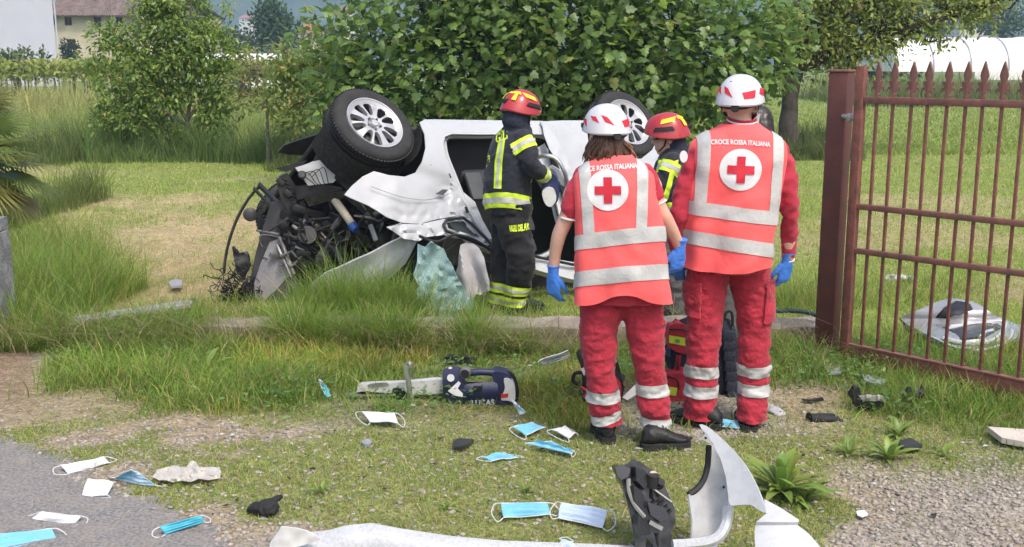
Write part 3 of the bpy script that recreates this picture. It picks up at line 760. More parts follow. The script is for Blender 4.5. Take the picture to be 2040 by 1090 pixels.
# ================================================================== GRASS, HAY, GRAVEL
def blades(pos, h, w, bend, col, segs=2, az=None, flat=None):
    n = len(pos); az = rng.uniform(0, 2 * math.pi, n) if az is None else az
    lean = np.stack([np.cos(az), np.sin(az), 0 * az], -1); ph = az + rng.uniform(-1.2, 1.2, n) + math.pi / 2
    side = np.stack([np.cos(ph), np.sin(ph), 0 * ph], -1)
    Vl = []
    for k in range(segs + 1):
        f = k / segs
        c_ = pos + lean * (h * bend * f ** 1.6)[:, None] + np.array([0, 0, 1.0]) * (h * f * (1 - .5 * np.clip(bend, 0, 1.6) * f * .8))[:, None]
        if k < segs: hw = (w * (1 - f) ** .6 * .5)[:, None]; Vl += [c_ - side * hw, c_ + side * hw]
        else: Vl += [c_]
    V = np.stack(Vl, 1); m = V.shape[1]; tl = []
    for k in range(segs - 1): a = 2 * k; tl += [(a, a + 1, a + 3), (a, a + 3, a + 2)]
    a = 2 * (segs - 1); tl.append((a, a + 1, a + 2))
    T = (np.array(tl)[None] + (np.arange(n) * m)[:, None, None]).reshape(-1, 3)
    return V.reshape(-1, 3), T, np.repeat(col, m, 0)
def join(parts):
    Vs, Ts, Cs, k = [], [], [], 0
    for V, T, C in parts: Vs.append(V); Ts.append(T + k); Cs.append(C); k += len(V)
    return np.concatenate(Vs), np.concatenate(Ts), np.concatenate(Cs)
def scatter(n, x0, x1, y0, y1, pw=0):
    x = rng.uniform(x0, x1, n)
    y = rng.uniform(y0, y1, n) if not pw else 1 / (rng.uniform(1 / y1, 1 / y0, n))
    if pw:  # widen with distance, keep the field of view covered
        x = rng.uniform(-.56, .56, n) * y * 1.0
    return x, y
GREENS = np.array([(.135, .245, .038), (.195, .30, .05), (.105, .19, .036), (.27, .31, .07), (.38, .34, .15)])
def gcolor(n, pr, v=.22):
    i = rng.choice(len(GREENS), n, p=pr); return GREENS[i] * (1 + (rng.random((n, 1)) - .5) * 2 * v) * (1 + (rng.random((n, 3)) - .5) * .14)

# --- lush verge
x, y = scatter(330000, -3.9, 4.2, 4.9, 7.25)
px, py, lush, moss, straw, road, n1, n2, n3 = zones(x, y)
k = rng.random(len(x)) < np.clip(lush, 0, 1) * .50 * (.35 + .65 * sst(.34, .55, fbm(x * 1.7, y * 1.7, 123, 3)))
x, y, l_, a1, a2 = x[k], y[k], lush[k], n1[k], n2[k]; n = len(x)
big = fbm(x * 1.7, y * 1.7, 123, 3); h = (.022 + .10 * rng.random(n) ** 1.8 * (.15 + 1.9 * sst(.3, .7, big))) * (.65 + .6 * sst(5.3, 6.6, y)); w = .0042 + .005 * rng.random(n)
ppx, ppy = proj(x, y, 0 * x); h *= 1 - .6 * sst(690, 720, ppx) * sst(1060, 1030, ppx) * sst(795, 805, ppy) * sst(850, 835, ppy)
pr = [.28, .27, .14, .20, .11]
part1 = blades(np.stack([x, y, gz(x, y) - .004], -1), h, w, .25 + .9 * rng.random(n), gcolor(n, pr) * (.55 + .95 * fbm(x * 2.3, y * 2.3, 131, 3))[:, None] * mixc(np.ones((n, 3)), c(1.45, 1.12, 1.1), sst(.52, .68, fbm(x * 1.3, y * 1.3, 151, 3))), 2)
V, T, C = part1
tag(fast_mesh('verge_grass', V, T, m_grass, C), 'thick green grass on the verge before the low wall', 'grass', kind='stuff')
# --- short olive moss grass among gravel
x, y = scatter(300000, -3.2, 3.9, 3.9, 6.2)
px, py, lush, moss, straw, road, n1, n2, n3 = zones(x, y)
k = rng.random(len(x)) < np.clip(moss, 0, 1) * .5 + .012
x, y, a1, a2 = x[k], y[k], n1[k], n2[k]; n = len(x)
h = .012 + .035 * rng.random(n) ** 1.5 * (.5 + a2); w = .0025 + .003 * rng.random(n)
V, T, C = blades(np.stack([x, y, gz(x, y) - .003], -1), h, w, .3 + 1.0 * rng.random(n), gcolor(n, [.16, .27, .07, .32, .18]) * (.7 + .6 * a1)[:, None], 2)
tag(fast_mesh('moss_grass', V, T, m_grass, C), 'sparse short olive grass between the gravel in front', 'grass', kind='stuff')
# --- tall grass along the wall, around the car and the left pillar
parts = []
def tall(n, x0, x1, y0, y1, hmin, hmax, pr, dens=None, segs=4, w0=.004, w1=.007, bend=(.2, .9), az=None):
    x, y = rng.uniform(x0, x1, n), rng.uniform(y0, y1, n)
    d = fbm(x * 2.1, y * 2.1, 61, 3); k = rng.random(n) < sst(.3, .6, d) * (dens(x, y) if dens else 1)
    x, y, d = x[k], y[k], d[k]; m = len(x)
    h = (hmin + (hmax - hmin) * rng.random(m) ** 1.5) * (.6 + .7 * d)
    parts.append(blades(np.stack([x, y, gz(x, y) - .01], -1), h, w0 + (w1 - w0) * rng.random(m), rng.uniform(*bend, m), gcolor(m, pr), segs, az(m) if az else None))
PRT = [.32, .30, .14, .17, .07]
tall(15000, -3.6, .1, 6.92, 7.2, .10, .40, PRT, bend=(.5, 1.5)); tall(4200, -3.4, .0, 7.2, 7.44, .12, .42, PRT, bend=(.4, 1.5), az=lambda m: rng.normal(-1.57, .8, m))                        # hanging over the wall front
tall(5200, -1.55, -.62, 7.42, 7.8, .15, .56, [.36, .34, .1, .15, .05]); tall(700, -1.9, -1.5, 7.42, 7.7, .1, .35, [.36, .34, .1, .15, .05]); tall(800, -.62, -.2, 7.42, 7.7, .12, .5, [.36, .34, .1, .15, .05])                 # before the bonnet
tall(8500, -1.55, -.2, 6.9, 7.12, .18, .5, [.4, .34, .08, .13, .05], w0=.005, w1=.009, bend=(.2, 1.0)); tall(700, -1.3, -.5, 7.4, 7.7, .35, .85, [.4, .36, .1, .1, .04])
tall(2000, -2.7, -1.7, 7.42, 8.1, .08, .30, [.2, .28, .1, .25, .17])
tall(9000, -4.0, -3.02, 7.0, 8.8, .16, .66, [.28, .34, .12, .18, .08])                  # beside the pillar
tall(3500, -3.2, -1.75, 7.1, 7.9, .06, .24, [.24, .32, .1, .22, .12]); tall(5000, -4.8, -3.75, 8.4, 10.4, .2, .7, [.2, .3, .12, .25, .13])
tall(1100, -.3, 1.3, 7.42, 7.8, .08, .32, [.3, .32, .1, .2, .08])
tall(3600, 1.4, 2.62, 7.42, 8.7, .08, .42, [.2, .3, .1, .28, .12]); tall(1500, 2.6, 3.9, 8.0, 9.0, .06, .25, [.2, .3, .1, .28, .12])
tall(2000, .2, 2.2, 6.9, 7.1, .05, .26, [.2, .25, .1, .25, .2], bend=(.6, 1.6))
tall(1800, 2.1, 2.8, 6.2, 6.95, .05, .2, PRT)
# coarse tufts standing out of the verge
for _ in range(90):
    cx, cy = rng.uniform(-3.3, 3.3), rng.uniform(5.25, 6.95)
    zz_ = zones(np.array([cx]), np.array([cy]))
    if rng.random() > zz_[2][0] * 1.1: continue
    m_ = int(rng.uniform(25, 80)); rr = rng.uniform(.04, .12); x = cx + rng.normal(size=m_) * rr; y = cy + rng.normal(size=m_) * rr
    parts.append(blades(np.stack([x, y, gz(x, y) - .005], -1), rng.uniform(.08, .24) * (.5 + .7 * rng.random(m_)), .004 + .004 * rng.random(m_), rng.uniform(.3, 1.2, m_), gcolor(m_, [.4, .28, .1, .16, .06]) * rng.uniform(.75, 1.15), 4))
V, T, C = join(parts)
tag(fast_mesh('tall_grass', V, T, m_grass, C), 'tall uncut grass along the wall and around the wreck', 'grass', kind='stuff')
# --- dry stalks hanging over the wall and lying in the verge
n = 1700; x = rng.uniform(-3.4, 2.2, n); y = rng.uniform(6.75, 7.15, n)
V, T, C = blades(np.stack([x, y, gz(x, y) + .14 * rng.random(n)], -1), .08 + .34 * rng.random(n) ** 1.5, .003 + .003 * rng.random(n), .6 + 1.4 * rng.random(n), np.array([[.34, .27, .16]]) * (.6 + .7 * rng.random((n, 1))), 3)
tag(fast_mesh('dry_stalks', V, T, m_grass, C), 'dry bent stalks hanging over the low wall', 'dry grass', kind='stuff')
# --- mown field: green regrowth and hay
x, y = scatter(300000, 0, 0, 7.3, 24, pw=1)
px, py, lush, moss, straw, road, n1, n2, n3 = zones(x, y)
k = rng.random(len(x)) < (1 - .9 * np.clip(straw, 0, 1) * sst(.72, .5, fbm(x * 1.6, y * 1.6, 171, 3))) * (.3 + .7 * sst(.25, .55, n2))
x, y, s_ = x[k], y[k], straw[k]; n = len(x); sc = (y / 10) ** .8
V1 = blades(np.stack([x, y, gz(x, y) - .004], -1), (.03 + .07 * rng.random(n) ** 2) * sc ** .4, (.004 + .004 * rng.random(n)) * sc, .2 + .9 * rng.random(n), gcolor(n, [.2, .32, .08, .30, .10]) * 1.3, 2)
x, y = scatter(150000, 0, 0, 7.35, 22, pw=1)
px, py, lush, moss, straw, road, n1, n2, n3 = zones(x, y)
k = rng.random(len(x)) < .10 + 1.1 * straw
x, y = x[k], y[k]; n = len(x); sc = (y / 10) ** .8
hay = np.array([[.50, .42, .26]]) * (.55 + .75 * rng.random((n, 1))) * (1 + (rng.random((n, 3)) - .5) * .12)
V2 = blades(np.stack([x, y, gz(x, y) + .004 + .018 * rng.random(n)], -1), .02 + .03 * rng.random(n), (.003 + .004 * rng.random(n)) * sc, 3 + 4 * rng.random(n), hay, 2)
V, T, C = join([V1])
tag(fast_mesh('field_grass', V, T, m_grass, C), 'short green regrowth of the mown field', 'grass', kind='stuff')
V, T, C = join([V2]); V[:, 2] = np.maximum(V[:, 2], gz(V[:, 0], V[:, 1]) + .002)
tag(fast_mesh('hay', V, T, m_grass, C), 'pale mown hay scattered over the field', 'hay', kind='stuff')
# --- far meadow, uncut margins and tall grass under the trees
parts = []
def meadow(n, x0, x1, y0, y1, hmin, hmax, w, base, v=.25, bend=(.15, .7)):
    x, y = rng.uniform(x0, x1, n), rng.uniform(y0, y1, n); h = hmin + (hmax - hmin) * rng.random(n)
    h *= .25 + 1.5 * sst(.25, .75, fbm(x * 1.1, y * 1.1, 71))
    parts.append(blades(np.stack([x, y, gz(x, y) - .02], -1), h, w * (.6 + .8 * rng.random(n)), rng.uniform(*bend, n), cvar(base, n, v), 3))
x, y = scatter(90000, 0, 0, 22, 60, pw=1)
n = len(x); parts.append(blades(np.stack([x, y, gz(x, y)], -1), (.07 + .12 * rng.random(n)), .02 + .03 * rng.random(n), .3 + .8 * rng.random(n), cvar((.25, .32, .08), n, .3), 2))
meadow(16000, P(-60, 250, 24).x, P(660, 250, 24).x, 22.5, 29, .3, .8, .016, (.27, .33, .10), .35)
meadow(8000, P(190, 250, 21).x, P(640, 250, 21).x, 20.2, 21.8, .25, .8, .014, (.14, .215, .065), .4)
meadow(5000, P(560, 250, 20).x, P(840, 250, 20).x, 18.5, 20.5, .3, .9, .014, (.13, .17, .05))
meadow(5000, P(1490, 250, 22).x, P(1690, 250, 22).x, 20.7, 22.8, .25, .6, .014, (.12, .155, .05))
meadow(9000, P(-80, 200, 36).x, P(620, 200, 36).x, 30, 44, .5, 1.0, .03, (.34, .34, .12), .3)
meadow(9000, P(1600, 200, 55).x, P(2100, 200, 55).x, 46, 60, .5, 1.1, .05, (.16, .20, .07))
meadow(3500, P(-60, 200, 13).x, P(90, 200, 13).x, 11.0, 15, .3, .8, .010, (.14, .18, .05))
meadow(2500, P(40, 200, 22).x, P(210, 200, 22).x, 19.5, 22.5, .3, .8, .014, (.12, .165, .05))
V, T, C = join(parts)
tag(fast_mesh('meadow_grass', V, T, m_grass, C), 'uncut meadow grass under the trees and far margins', 'grass', kind='stuff')
# --- dead stems lying in the verge and on the gravel
x, y = scatter(9000, -3.6, 3.9, 4.1, 7.1)
px, py, lush, moss, straw, road, n1, n2, n3 = zones(x, y)
k = rng.random(len(x)) < (.12 + .5 * sst(.45, .62, n1) + .5 * sst(200, 90, px) * (py < 880)) * (1 - .85 * road)
x, y = x[k], y[k]; n = len(x)
V, T, C = blades(np.stack([x, y, gz(x, y) + .006 + .03 * rng.random(n) * lush[k]], -1), .015 + .03 * rng.random(n), .0022 + .002 * rng.random(n), 2 + 3.5 * rng.random(n), np.array([[.46, .385, .24]]) * (.5 + .7 * rng.random((n, 1))), 2)
V[:, 2] = np.maximum(V[:, 2], gz(V[:, 0], V[:, 1]) + .003)
tag(fast_mesh('dead_stems', V, T, m_grass, C), 'pale dead stems strewn over verge and gravel', 'dry grass', kind='stuff')
# --- clover and small round-leaved weeds in the verge
x, y = scatter(16000, -3.4, 3.4, 5.0, 7.0)
px, py, lush, moss, straw, road, n1, n2, n3 = zones(x, y)
d = fbm(x * 2.4, y * 2.4, 91, 3); k = (rng.random(len(x)) < lush * sst(.5, .66, d) * 1.3)
x, y = x[k], y[k]; n = len(x)
pp = np.stack([x, y, gz(x, y) + .02 + .10 * rng.random(n) ** 1.3], -1)
V, T = leaves(OVAL, pp, unit(rng.normal(size=pp.shape) * np.array([[1, 1, .3]])), unit(rng.normal(size=pp.shape) * .4 + np.array([[0, 0, 1]])), .022 + .022 * rng.random(n))
tag(fast_mesh('clover', V, T, m_leaf, np.repeat(cvar((.13, .24, .06), n, .3), 6, 0)), 'clover and small weeds growing in the verge grass', 'clover', kind='stuff')
# --- gravel chips
ico = []
for v_ in range(1):
    bm = bmesh.new(); bmesh.ops.create_icosphere(bm, subdivisions=1, radius=1); bm.verts.index_update()
    iv = np.array([tuple(q_.co) for q_ in bm.verts]); it = np.array([[q_.index for q_ in f.verts] for f in bm.faces]); bm.free()
x, y = scatter(60000, -3.6, 4.2, 3.9, 6.3)
px, py, lush, moss, straw, road, n1, n2, n3 = zones(x, y)
k = rng.random(len(x)) < np.clip((sst(830, 900, py) * (.55 + .45 * sst(.35, .6, n2)) + .12 * sst(780, 830, py)) * (1 - lush) * (1 - .75 * moss) * (1 - .78 * road) * (1 - .6 * sst(140, 60, px)) + 1.6 * road * (1 - road) * (y < 5.3), 0, 1)
x, y = x[k], y[k]; n = len(x)
r = .004 + .010 * rng.random(n) ** 2.2
iv2 = iv[None] * (.75 + .5 * rng.random((n, len(iv), 1)))
sc3 = r[:, None, None] * np.stack([1 + .4 * rng.random(n), .7 + .4 * rng.random(n), .45 + .35 * rng.random(n)], -1)[:, None]
V = iv2 * sc3; a = rng.uniform(0, 6.28, n)
V = np.stack([V[..., 0] * np.cos(a)[:, None] - V[..., 1] * np.sin(a)[:, None], V[..., 0] * np.sin(a)[:, None] + V[..., 1] * np.cos(a)[:, None], V[..., 2]], -1)
V = V + np.stack([x, y, gz(x, y) + r * .25], -1)[:, None]
T = (it[None] + (np.arange(n) * len(iv))[:, None, None]).reshape(-1, 3)
C = cvar((.29, .26, .225), n, .3, .06)
def M_stone():
    m, nt, b = _nt('stone'); at = nt.nodes.new("ShaderNodeAttribute"); at.attribute_name = "Col"; nt.links.new(at.outputs['Color'], b.inputs['Base Color']); b.inputs['Roughness'].default_value = .9; return m
tag(fast_mesh('gravel', V.reshape(-1, 3), T, M_stone(), np.repeat(C, len(iv), 0)), 'grey gravel chips along the road edge', 'gravel', kind='stuff')
# --- broad-leaved weed rosettes
m_weed = M_leaf('weed_leaf', .3, .4, .45)
def weed(px_, py_, n, L, label, up=.9):
    c_ = G(px_, py_); c_.z = float(gz(c_.x, c_.y)); r = thing('weed_plant', c_, label, 'plant', 'broad-leaved weeds')
    for i in range(n):
        az = 2 * math.pi * i / n * 1.0 + random.uniform(-.4, .4); e = random.uniform(.35, up + .4); ll = L * random.uniform(.6, 1.1); w = ll * .085
        d = Vector((math.cos(az), math.sin(az), 0)); s_ = Vector((-d.y, d.x, 0)); V, F = [], []
        for k_ in range(7):
            f = k_ / 6; cen = c_ + d * ll * (f * math.cos(e) + .25 * f * f) + Vector((0, 0, ll * (f * math.sin(e) - .38 * f ** 2.4)))
            ww = w * math.sin(min(1, f * 1.1 + .12) * math.pi) ** .7 if f < .97 else .0005
            V += [cen - s_ * ww + Vector((0, 0, ww * .4)), cen, cen + s_ * ww + Vector((0, 0, ww * .4))]
        for k_ in range(6):
            a_ = k_ * 3; F += [(a_, a_ + 1, a_ + 4, a_ + 3), (a_ + 1, a_ + 2, a_ + 5, a_ + 4)]
        o = obj('leaf', (V, F), m_weed, r, 180)
        ca = o.data.color_attributes.new('Col', 'FLOAT_COLOR', 'POINT'); cc = cvar((.19, .28, .06), 1, .25)[0]
        ca.data.foreach_set('color', np.tile(np.array([*cc, 1.0]), len(o.data.vertices)))
weed(1555, 985, 34, .34, 'large tuft of broad green leaves beside the white bumper corner', 1.35)
weed(1600, 1000, 16, .22, 'smaller leafy tuft just right of the large tuft by the bumper')
weed(1790, 868, 16, .17, 'leafy weed below the black plastic tray near the gate')
weed(1770, 915, 20, .20, 'sprawling weed over the dark plate at right')
weed(1690, 905, 11, .16, 'small weed left of the sprawling weed at right')
weed(1880, 905, 10, .13, 'small weed right of the dark plate')
weed(1050, 985, 9, .10, 'tiny rosette in the gravel above the blue mask')
weed(640, 985, 9, .09, 'tiny rosette in the gravel right of the black glove')
weed(408, 745, 5, .26, 'upright dock leaf in the verge below the plank', 1.4)
weed(890, 1020, 8, .08, 'tiny rosette in the gravel left of the blue mask')
# ================================================================== LOW WALL, PILLAR, GATE
m_conc = M('old_concrete', (.30, .26, .225), .95, var=.3, vs=14, bump=1.0, bs=45, dirt=(.10, .085, .07), dirt_amt=.75, ds=7)
m_conc_l = M('pale_concrete', (.50, .48, .45), .9, var=.2, vs=10, bump=.7, bs=40, dirt=(.2, .17, .13), dirt_amt=.6, ds=6)
m_granite = M('granite', (.17, .17, .175), .9, var=.35, vs=60, bump=.8, bs=70, dirt=(.42, .42, .42), dirt_amt=.8, ds=9)
def rough_block(x0, x1, y0, y1, z0, z1, step, amp, seed, lip=.0, ends=True):
    """weathered cast block: displaced box skin"""
    nx_ = max(2, int((x1 - x0) / step)); prof = []
    k = 5
    for i in range(k + 1): prof.append((y0 - lip * (i > k * .7), z0 + (z1 - z0) * i / k))
    for i in range(1, k + 1): prof.append((y0 - lip + (y1 - y0 + lip) * i / k, z1))
    for i in range(1, k + 1): prof.append((y1, z1 + (z0 - z1) * i / k))
    rings = []
    for j in range(nx_ + 1):
        x = x0 + (x1 - x0) * j / nx_; rg = []
        for (yy, zz) in prof:
            q_ = Vector((x, yy, zz)); nn = noise.noise_vector(q_ * 5 + Vector((seed, 0, 0))) * amp + noise.noise_vector(q_ * 18) * amp * .4
            rg.append(q_ + Vector((0, nn.y, nn.z * (zz > z0 + .01))))
        rings.append(rg)
    mb = MB(); mb.loft(rings, True); return mb.vf
lw = thing('low_wall', (0, 7.2, 0), 'low weathered concrete kerb wall between verge and field', 'wall')
obj('wall_block', rough_block(-2.15, 2.12, 7.12, 7.40, -.05, .145, .06, .018, 1, .015), m_conc, lw)
obj('broken_edge', rough_block(-1.62, -1.40, 7.09, 7.41, -.02, .152, .04, .016, 4), m_conc_l, lw)
# grass-grown end
obj('wall_end', rough_block(-2.75, -2.17, 7.14, 7.40, -.05, .11, .06, .03, 9), m_conc, lw)
c0 = P(-55, 660, 7.05)
pil = thing('stone_pillar', (c0.x, 7.15, 0), 'rough grey stone gate pillar cut off by the left edge', 'pillar')
xr = P(27, 560, 7.42).x
obj('shaft', rough_block(xr - .42, xr, 7.02, 7.42, -.05, P(10, 462, 7.1).z - .03, .07, .018, 12), m_granite, pil)
obj('cap', rough_block(xr - .46, xr - .012, 7.0, 7.44, P(10, 462, 7.1).z - .028, P(10, 446, 7.1).z, .07, .012, 15), m_granite, pil)

m_rust = M('brown_red_paint', (.125, .042, .034), .6, var=.18, vs=8, bump=.3, bs=90, dirt=(.07, .045, .035), dirt_amt=.9, ds=7, spec=.4)
m_rust_l = M('faded_red_paint', (.215, .08, .06), .7, var=.2, vs=20, bump=.4, bs=120, dirt=(.08, .05, .04), dirt_amt=.9, ds=11, spec=.3)
m_rail = M('rail_top_paint', (.25, .105, .08), .65, var=.2, vs=30, bump=.3, bs=150, dirt=(.10, .07, .06), dirt_amt=.8, ds=9, spec=.4)
gp = thing('gate_post', (2.09, 6.95, 0), 'thick brown-red square steel gate post at the wall end', 'gate post')
rotg = Matrix.Rotation(R(-38), 3, 'Z')
pz = P(1680, 143, 6.95).z
obj('tube', MB().box((2.09, 6.95, pz / 2), (.128, .128, pz), rotg, .012).vf, m_rust, gp)
obj('cap', MB().box((2.09, 6.95, pz + .006), (.138, .138, .014), rotg, .004).vf, m_rail, gp)
m_zinc = M('zinc_bolt', (.5, .47, .42), .5, .7, var=.2)
g0 = Vector((2.145, 6.73, 0)); g1 = Vector((2.91, 5.90, 0)); gd = (g1 - g0).normalized(); gn = Vector((-gd.y, gd.x, 0))
gt = thing('iron_gate', g0, 'open brown-red iron gate with spear-tipped bars', 'gate')
def GP(s, z, w=0): return g0 + gd * s + gn * w + Vector((0, 0, z))
gr3 = Matrix((gd, gn, Vector((0, 0, 1)))).transposed()
LEN = 2.3; 
obj('hinge_stile', MB().box(GP(0, .95), (.058, .05, 1.86), gr3, .005).vf, m_rust_l, gt)
hb = MB(); hb.tube([GP(-.03, 1.56), GP(-.14, 1.57, .05)], .014, 8); hb.box(GP(-.07, 1.565, .02), (.03, .05, .05), gr3, .006)
obj('hinge', hb.vf, m_zinc, gt)
for z, hh in ((1.675, .042), (1.018, .036), (.738, .036)):
    obj('rail', MB().box(GP(LEN / 2 + .03, z), (LEN, .036, hh), gr3, .004).vf, m_rail, gt)
obj('kick_plate', MB().box(GP(LEN / 2 + .03, .062), (LEN + .0, .028, .122), gr3, .003).vf, m_rust_l, gt)
obj('bottom_rail', MB().box(GP(LEN / 2 + .03, .130), (LEN, .044, .014), gr3, .003).vf, m_rail, gt)
# one bar with its spear, copied along the gate
def spear_mesh():
    pr = [(-.011, 0), (-.011, .03), (-.017, .035), (-.011, .042), (-.012, .06), (-.034, .066), (-.041, .052), (-.046, .060), (-.040, .078), (-.022, .084), (-.030, .096), (-.036, .112), (-.026, .118), (-.016, .108), (-.013, .122), (-.024, .150), (-.020, .172), (0, .232)]
    out = pr + [(-x, z) for x, z in pr[-2::-1]]
    return sheet(out, (), .012, lambda u, v: (u, (.010 if abs(u) < .02 else .006), v), .0, (0, 1, 0))
V, F = spear_mesh(); V = [Vector((v.x, (.011 * max(.25, 1 - abs(v.x) / .045)), v.z)) for v in V]
n_ = len(V); V2 = V + [Vector((v.x, -v.y, v.z)) for v in V]; F2 = list(F) + [tuple(i + n_ for i in f[::-1]) for f in F]
ed = {(f[i], f[(i + 1) % 3]) for f in F for i in range(3)}
F2 += [(b, a, a + n_, b + n_) for a, b in ed if (b, a) not in ed]
bar0 = None
for i in range(20):
    s = .109 * (i + 1) + .004
    if s > LEN: break
    if bar0 is None:
        mb = MB().box(GP(s, .91), (.017, .017, 1.55), gr3, .002)
        bar0 = obj('bar', mb.vf, m_rust_l, gt); s0 = s
        sp = obj('spear_tip', ([GP(s, 1.676) + gd * v.x + gn * v.y + Vector((0, 0, v.z)) for v in V2], F2), m_rail, bar0)
    else:
        b = bar0.copy(); COL.objects.link(b); b.parent = gt; b.location = bar0.location + gd * (s - s0); b.rotation_euler = (random.uniform(-.003, .003), random.uniform(-.003, .003), 0); OFF[b.name] = OFF[bar0.name]
        t_ = sp.copy(); COL.objects.link(t_); t_.parent = b
# green hose lying on the wall
hz = MB().tube(spl([P(1530, 622, 7.3), P(1570, 619, 7.28), P(1610, 623, 7.25), P(1634, 632, 7.2)], 6), .016, 8)
o = obj('garden_hose', hz.vf, M('green_hose', (.02, .055, .045), .4), None, 60, loc=P(1580, 625, 7.27)); tag(o, 'dark green hose lying on the wall by the gate post', 'hose')
# ================================================================== OVERTURNED CAR
ca_ = Vector((.80, .60, -.035)).normalized()
cn_ = Vector((.50, -.66, .55)); cn_ = (cn_ - ca_ * cn_.dot(ca_)).normalized()
cd_ = cn_.cross(ca_).normalized()
W1 = P(745, 247, 8.36)
def S(px_, py_, w=0.0): return PLN(px_, py_, W1 - cn_ * w, cn_)
def C3(s, t, w): return W1 + ca_ * s + cd_ * t - cn_ * w
m_paint = M('white_paint', (.41, .425, .445), .26, var=.04, vs=2, spec=.4, coat=.35, dirt=(.30, .28, .24), dirt_amt=.14, ds=14)
m_paint_in = M('white_primer', (.52, .53, .54), .5, var=.08, dirt=(.2, .19, .17), dirt_amt=.5, ds=6)
m_blk = M('black_plastic', (.020, .020, .021), .42, var=.3, vs=10, bump=.25, bs=160, dirt=(.07, .06, .05), dirt_amt=.5, ds=9)
m_blk_fuzz = M('black_felt', (.022, .022, .022), .95, var=.4, vs=70, bump=.8, bs=240, dirt=(.09, .085, .08), dirt_amt=.5, ds=30)
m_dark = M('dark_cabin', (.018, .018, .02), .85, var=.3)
m_seat = M('dark_seat', (.055, .057, .062), .9, var=.2, bump=.3, bs=80)
m_alu = M('cast_aluminium', (.26, .25, .24), .5, .6, var=.25, vs=9, bump=.4, bs=50, dirt=(.06, .05, .045), dirt_amt=.6, ds=10)
m_rim = M('silver_rim', (.46, .46, .47), .3, .35, var=.05, coat=.3, dirt=(.3, .28, .25), dirt_amt=.2, ds=12)
m_tyre = M('tyre_rubber', (.020, .020, .021), .8, var=.25, vs=20, bump=.3, bs=120, dirt=(.06, .057, .05), dirt_amt=.4, ds=8)
m_rad = M('radiator', (.26, .25, .26), .55, .5, var=.12, vs=5, bump=.5, bs=130, dirt=(.4, .38, .36), dirt_amt=.5, ds=14)
m_cloth = M('airbag_cloth', (.42, .41, .42), .9, var=.05, bump=.3, bs=90)
car = thing('overturned_car', (C3(1.2, -.5, .8).x, C3(1.2, -.5, .8).y, .05), 'wrecked white car lying rolled on its roof behind the low wall', 'car')
def bulge(u, v): return 0
def nz(u, v, s, k=0): return noise.noise(Vector((u * s, v * s, k * 3.7)))
def cpanel(name, outline, holes=(), step=9, w=0.0, wf=None, thick=.012, mat=None, parent=None, amp=.0, sc=.02):
    fn = lambda u, v: S(u, v, w + (wf(u, v) if wf else 0) + amp * nz(u, v, sc))
    return obj(name, sheet(outline, holes, step, fn, thick), mat or m_paint, parent or car, 35)
# --- front wing, sill and front pillar in one pressing
wing = [(686, 388), (700, 371), (722, 352), (745, 341), (775, 349), (806, 352), (828, 344), (841, 322), (848, 295), (846, 268), (836, 244), (846, 238), (870, 238), (1000, 240), (1082, 241), (1084, 268), (1040, 267), (960, 268), (900, 267), (887, 272), (883, 288), (888, 312), (903, 350), (920, 392), (938, 430), (962, 470), (992, 508), (975, 500), (950, 474), (934, 434), (915, 429), (870, 437), (835, 446), (800, 444), (770, 432), (735, 410), (700, 395)]
def wing_w(u, v):
    w = .05 * max(0, (v - 330) / 120) ** 2 - .035 * math.exp(-((v - 300) / 60) ** 2)          # crown of the panel
    w += .05 * max(0, (790 - u) / 100) + .03 * max(0, (258 - v) / 20) ** 2                     # nose curls in, sill rolls under
    w += .022 * math.exp(-(((u - 880) / 22) ** 2 + ((v - 385) / 14) ** 2)) + .018 * math.exp(-((v - (300 + (u - 700) * .35)) / 16) ** 2) * (u < 900)
    w += .02 * nz(u, v, .022) * max(0, min(1, (v - 350) / 50))
    k = max(0, min(1, (v - 395) / 30)) + max(0, min(1, (u - 850) / 40)) * max(0, min(1, (v - 340) / 30))
    w += k * (.016 * abs(nz(u, v, .05, 3)) + .010 * abs(nz(u, v, .11, 5)))
    return w
wing_o = cpanel('front_wing', wing, step=5.5, wf=wing_w, thick=.01)
# inner frame of the door opening, seen as a second step
opn = [(885, 285), (888, 276), (902, 271), (960, 272), (1075, 271), (1100, 300), (1118, 350), (1130, 410), (1120, 470), (1080, 512), (1000, 508), (966, 470), (940, 428), (922, 392), (905, 350), (890, 312)]
fr = [S(u, v, .045) for u, v in spl(opn, 4, True)]; fr.append(fr[0])
obj('door_frame', MB().tube(fr, .020, 8, False).vf, m_paint, car)
fr2 = [S(u * .985 + 15, v * .97 + 12, .075) for u, v in spl(opn, 4, True)]; fr2.append(fr2[0])
obj('door_seal', MB().tube(fr2, .016, 6, False).vf, m_blk, car)
obj('panel_gap', MB().tube(spl([S(858, 330, -.025), S(866, 300, -.02), S(868, 272, -.012), S(876, 262, -.006), S(960, 261, -.004), S(1080, 261, -.004)], 5), .0035, 5).vf, m_blk, car)
obj('crease_shade_line', MB().tube(spl([S(740, 372, -.004), S(800, 392, -.022), S(852, 398, -.016), S(900, 384, -.012)], 5), .0028, 5).vf, M('crease_shadow', (.25, .25, .26), .5), car)  # thin grey tube painting the shadow line along the wing's crease
for u, v in ((896, 352), (930, 418)): obj('hinge_bolt', MB().box(S(u, v, .0), (.022, .02, .05), Matrix.Rotation(-.35, 3, 'Y'), .004).vf, m_blk, car)
obj('dent_shade', sheet([(868, 386), (882, 377), (893, 378), (884, 388)], (), 4, lambda u, v: S(u, v, -.012), .006), m_seat, car)  # dark sheet laid over the dent, its shade put in as colour
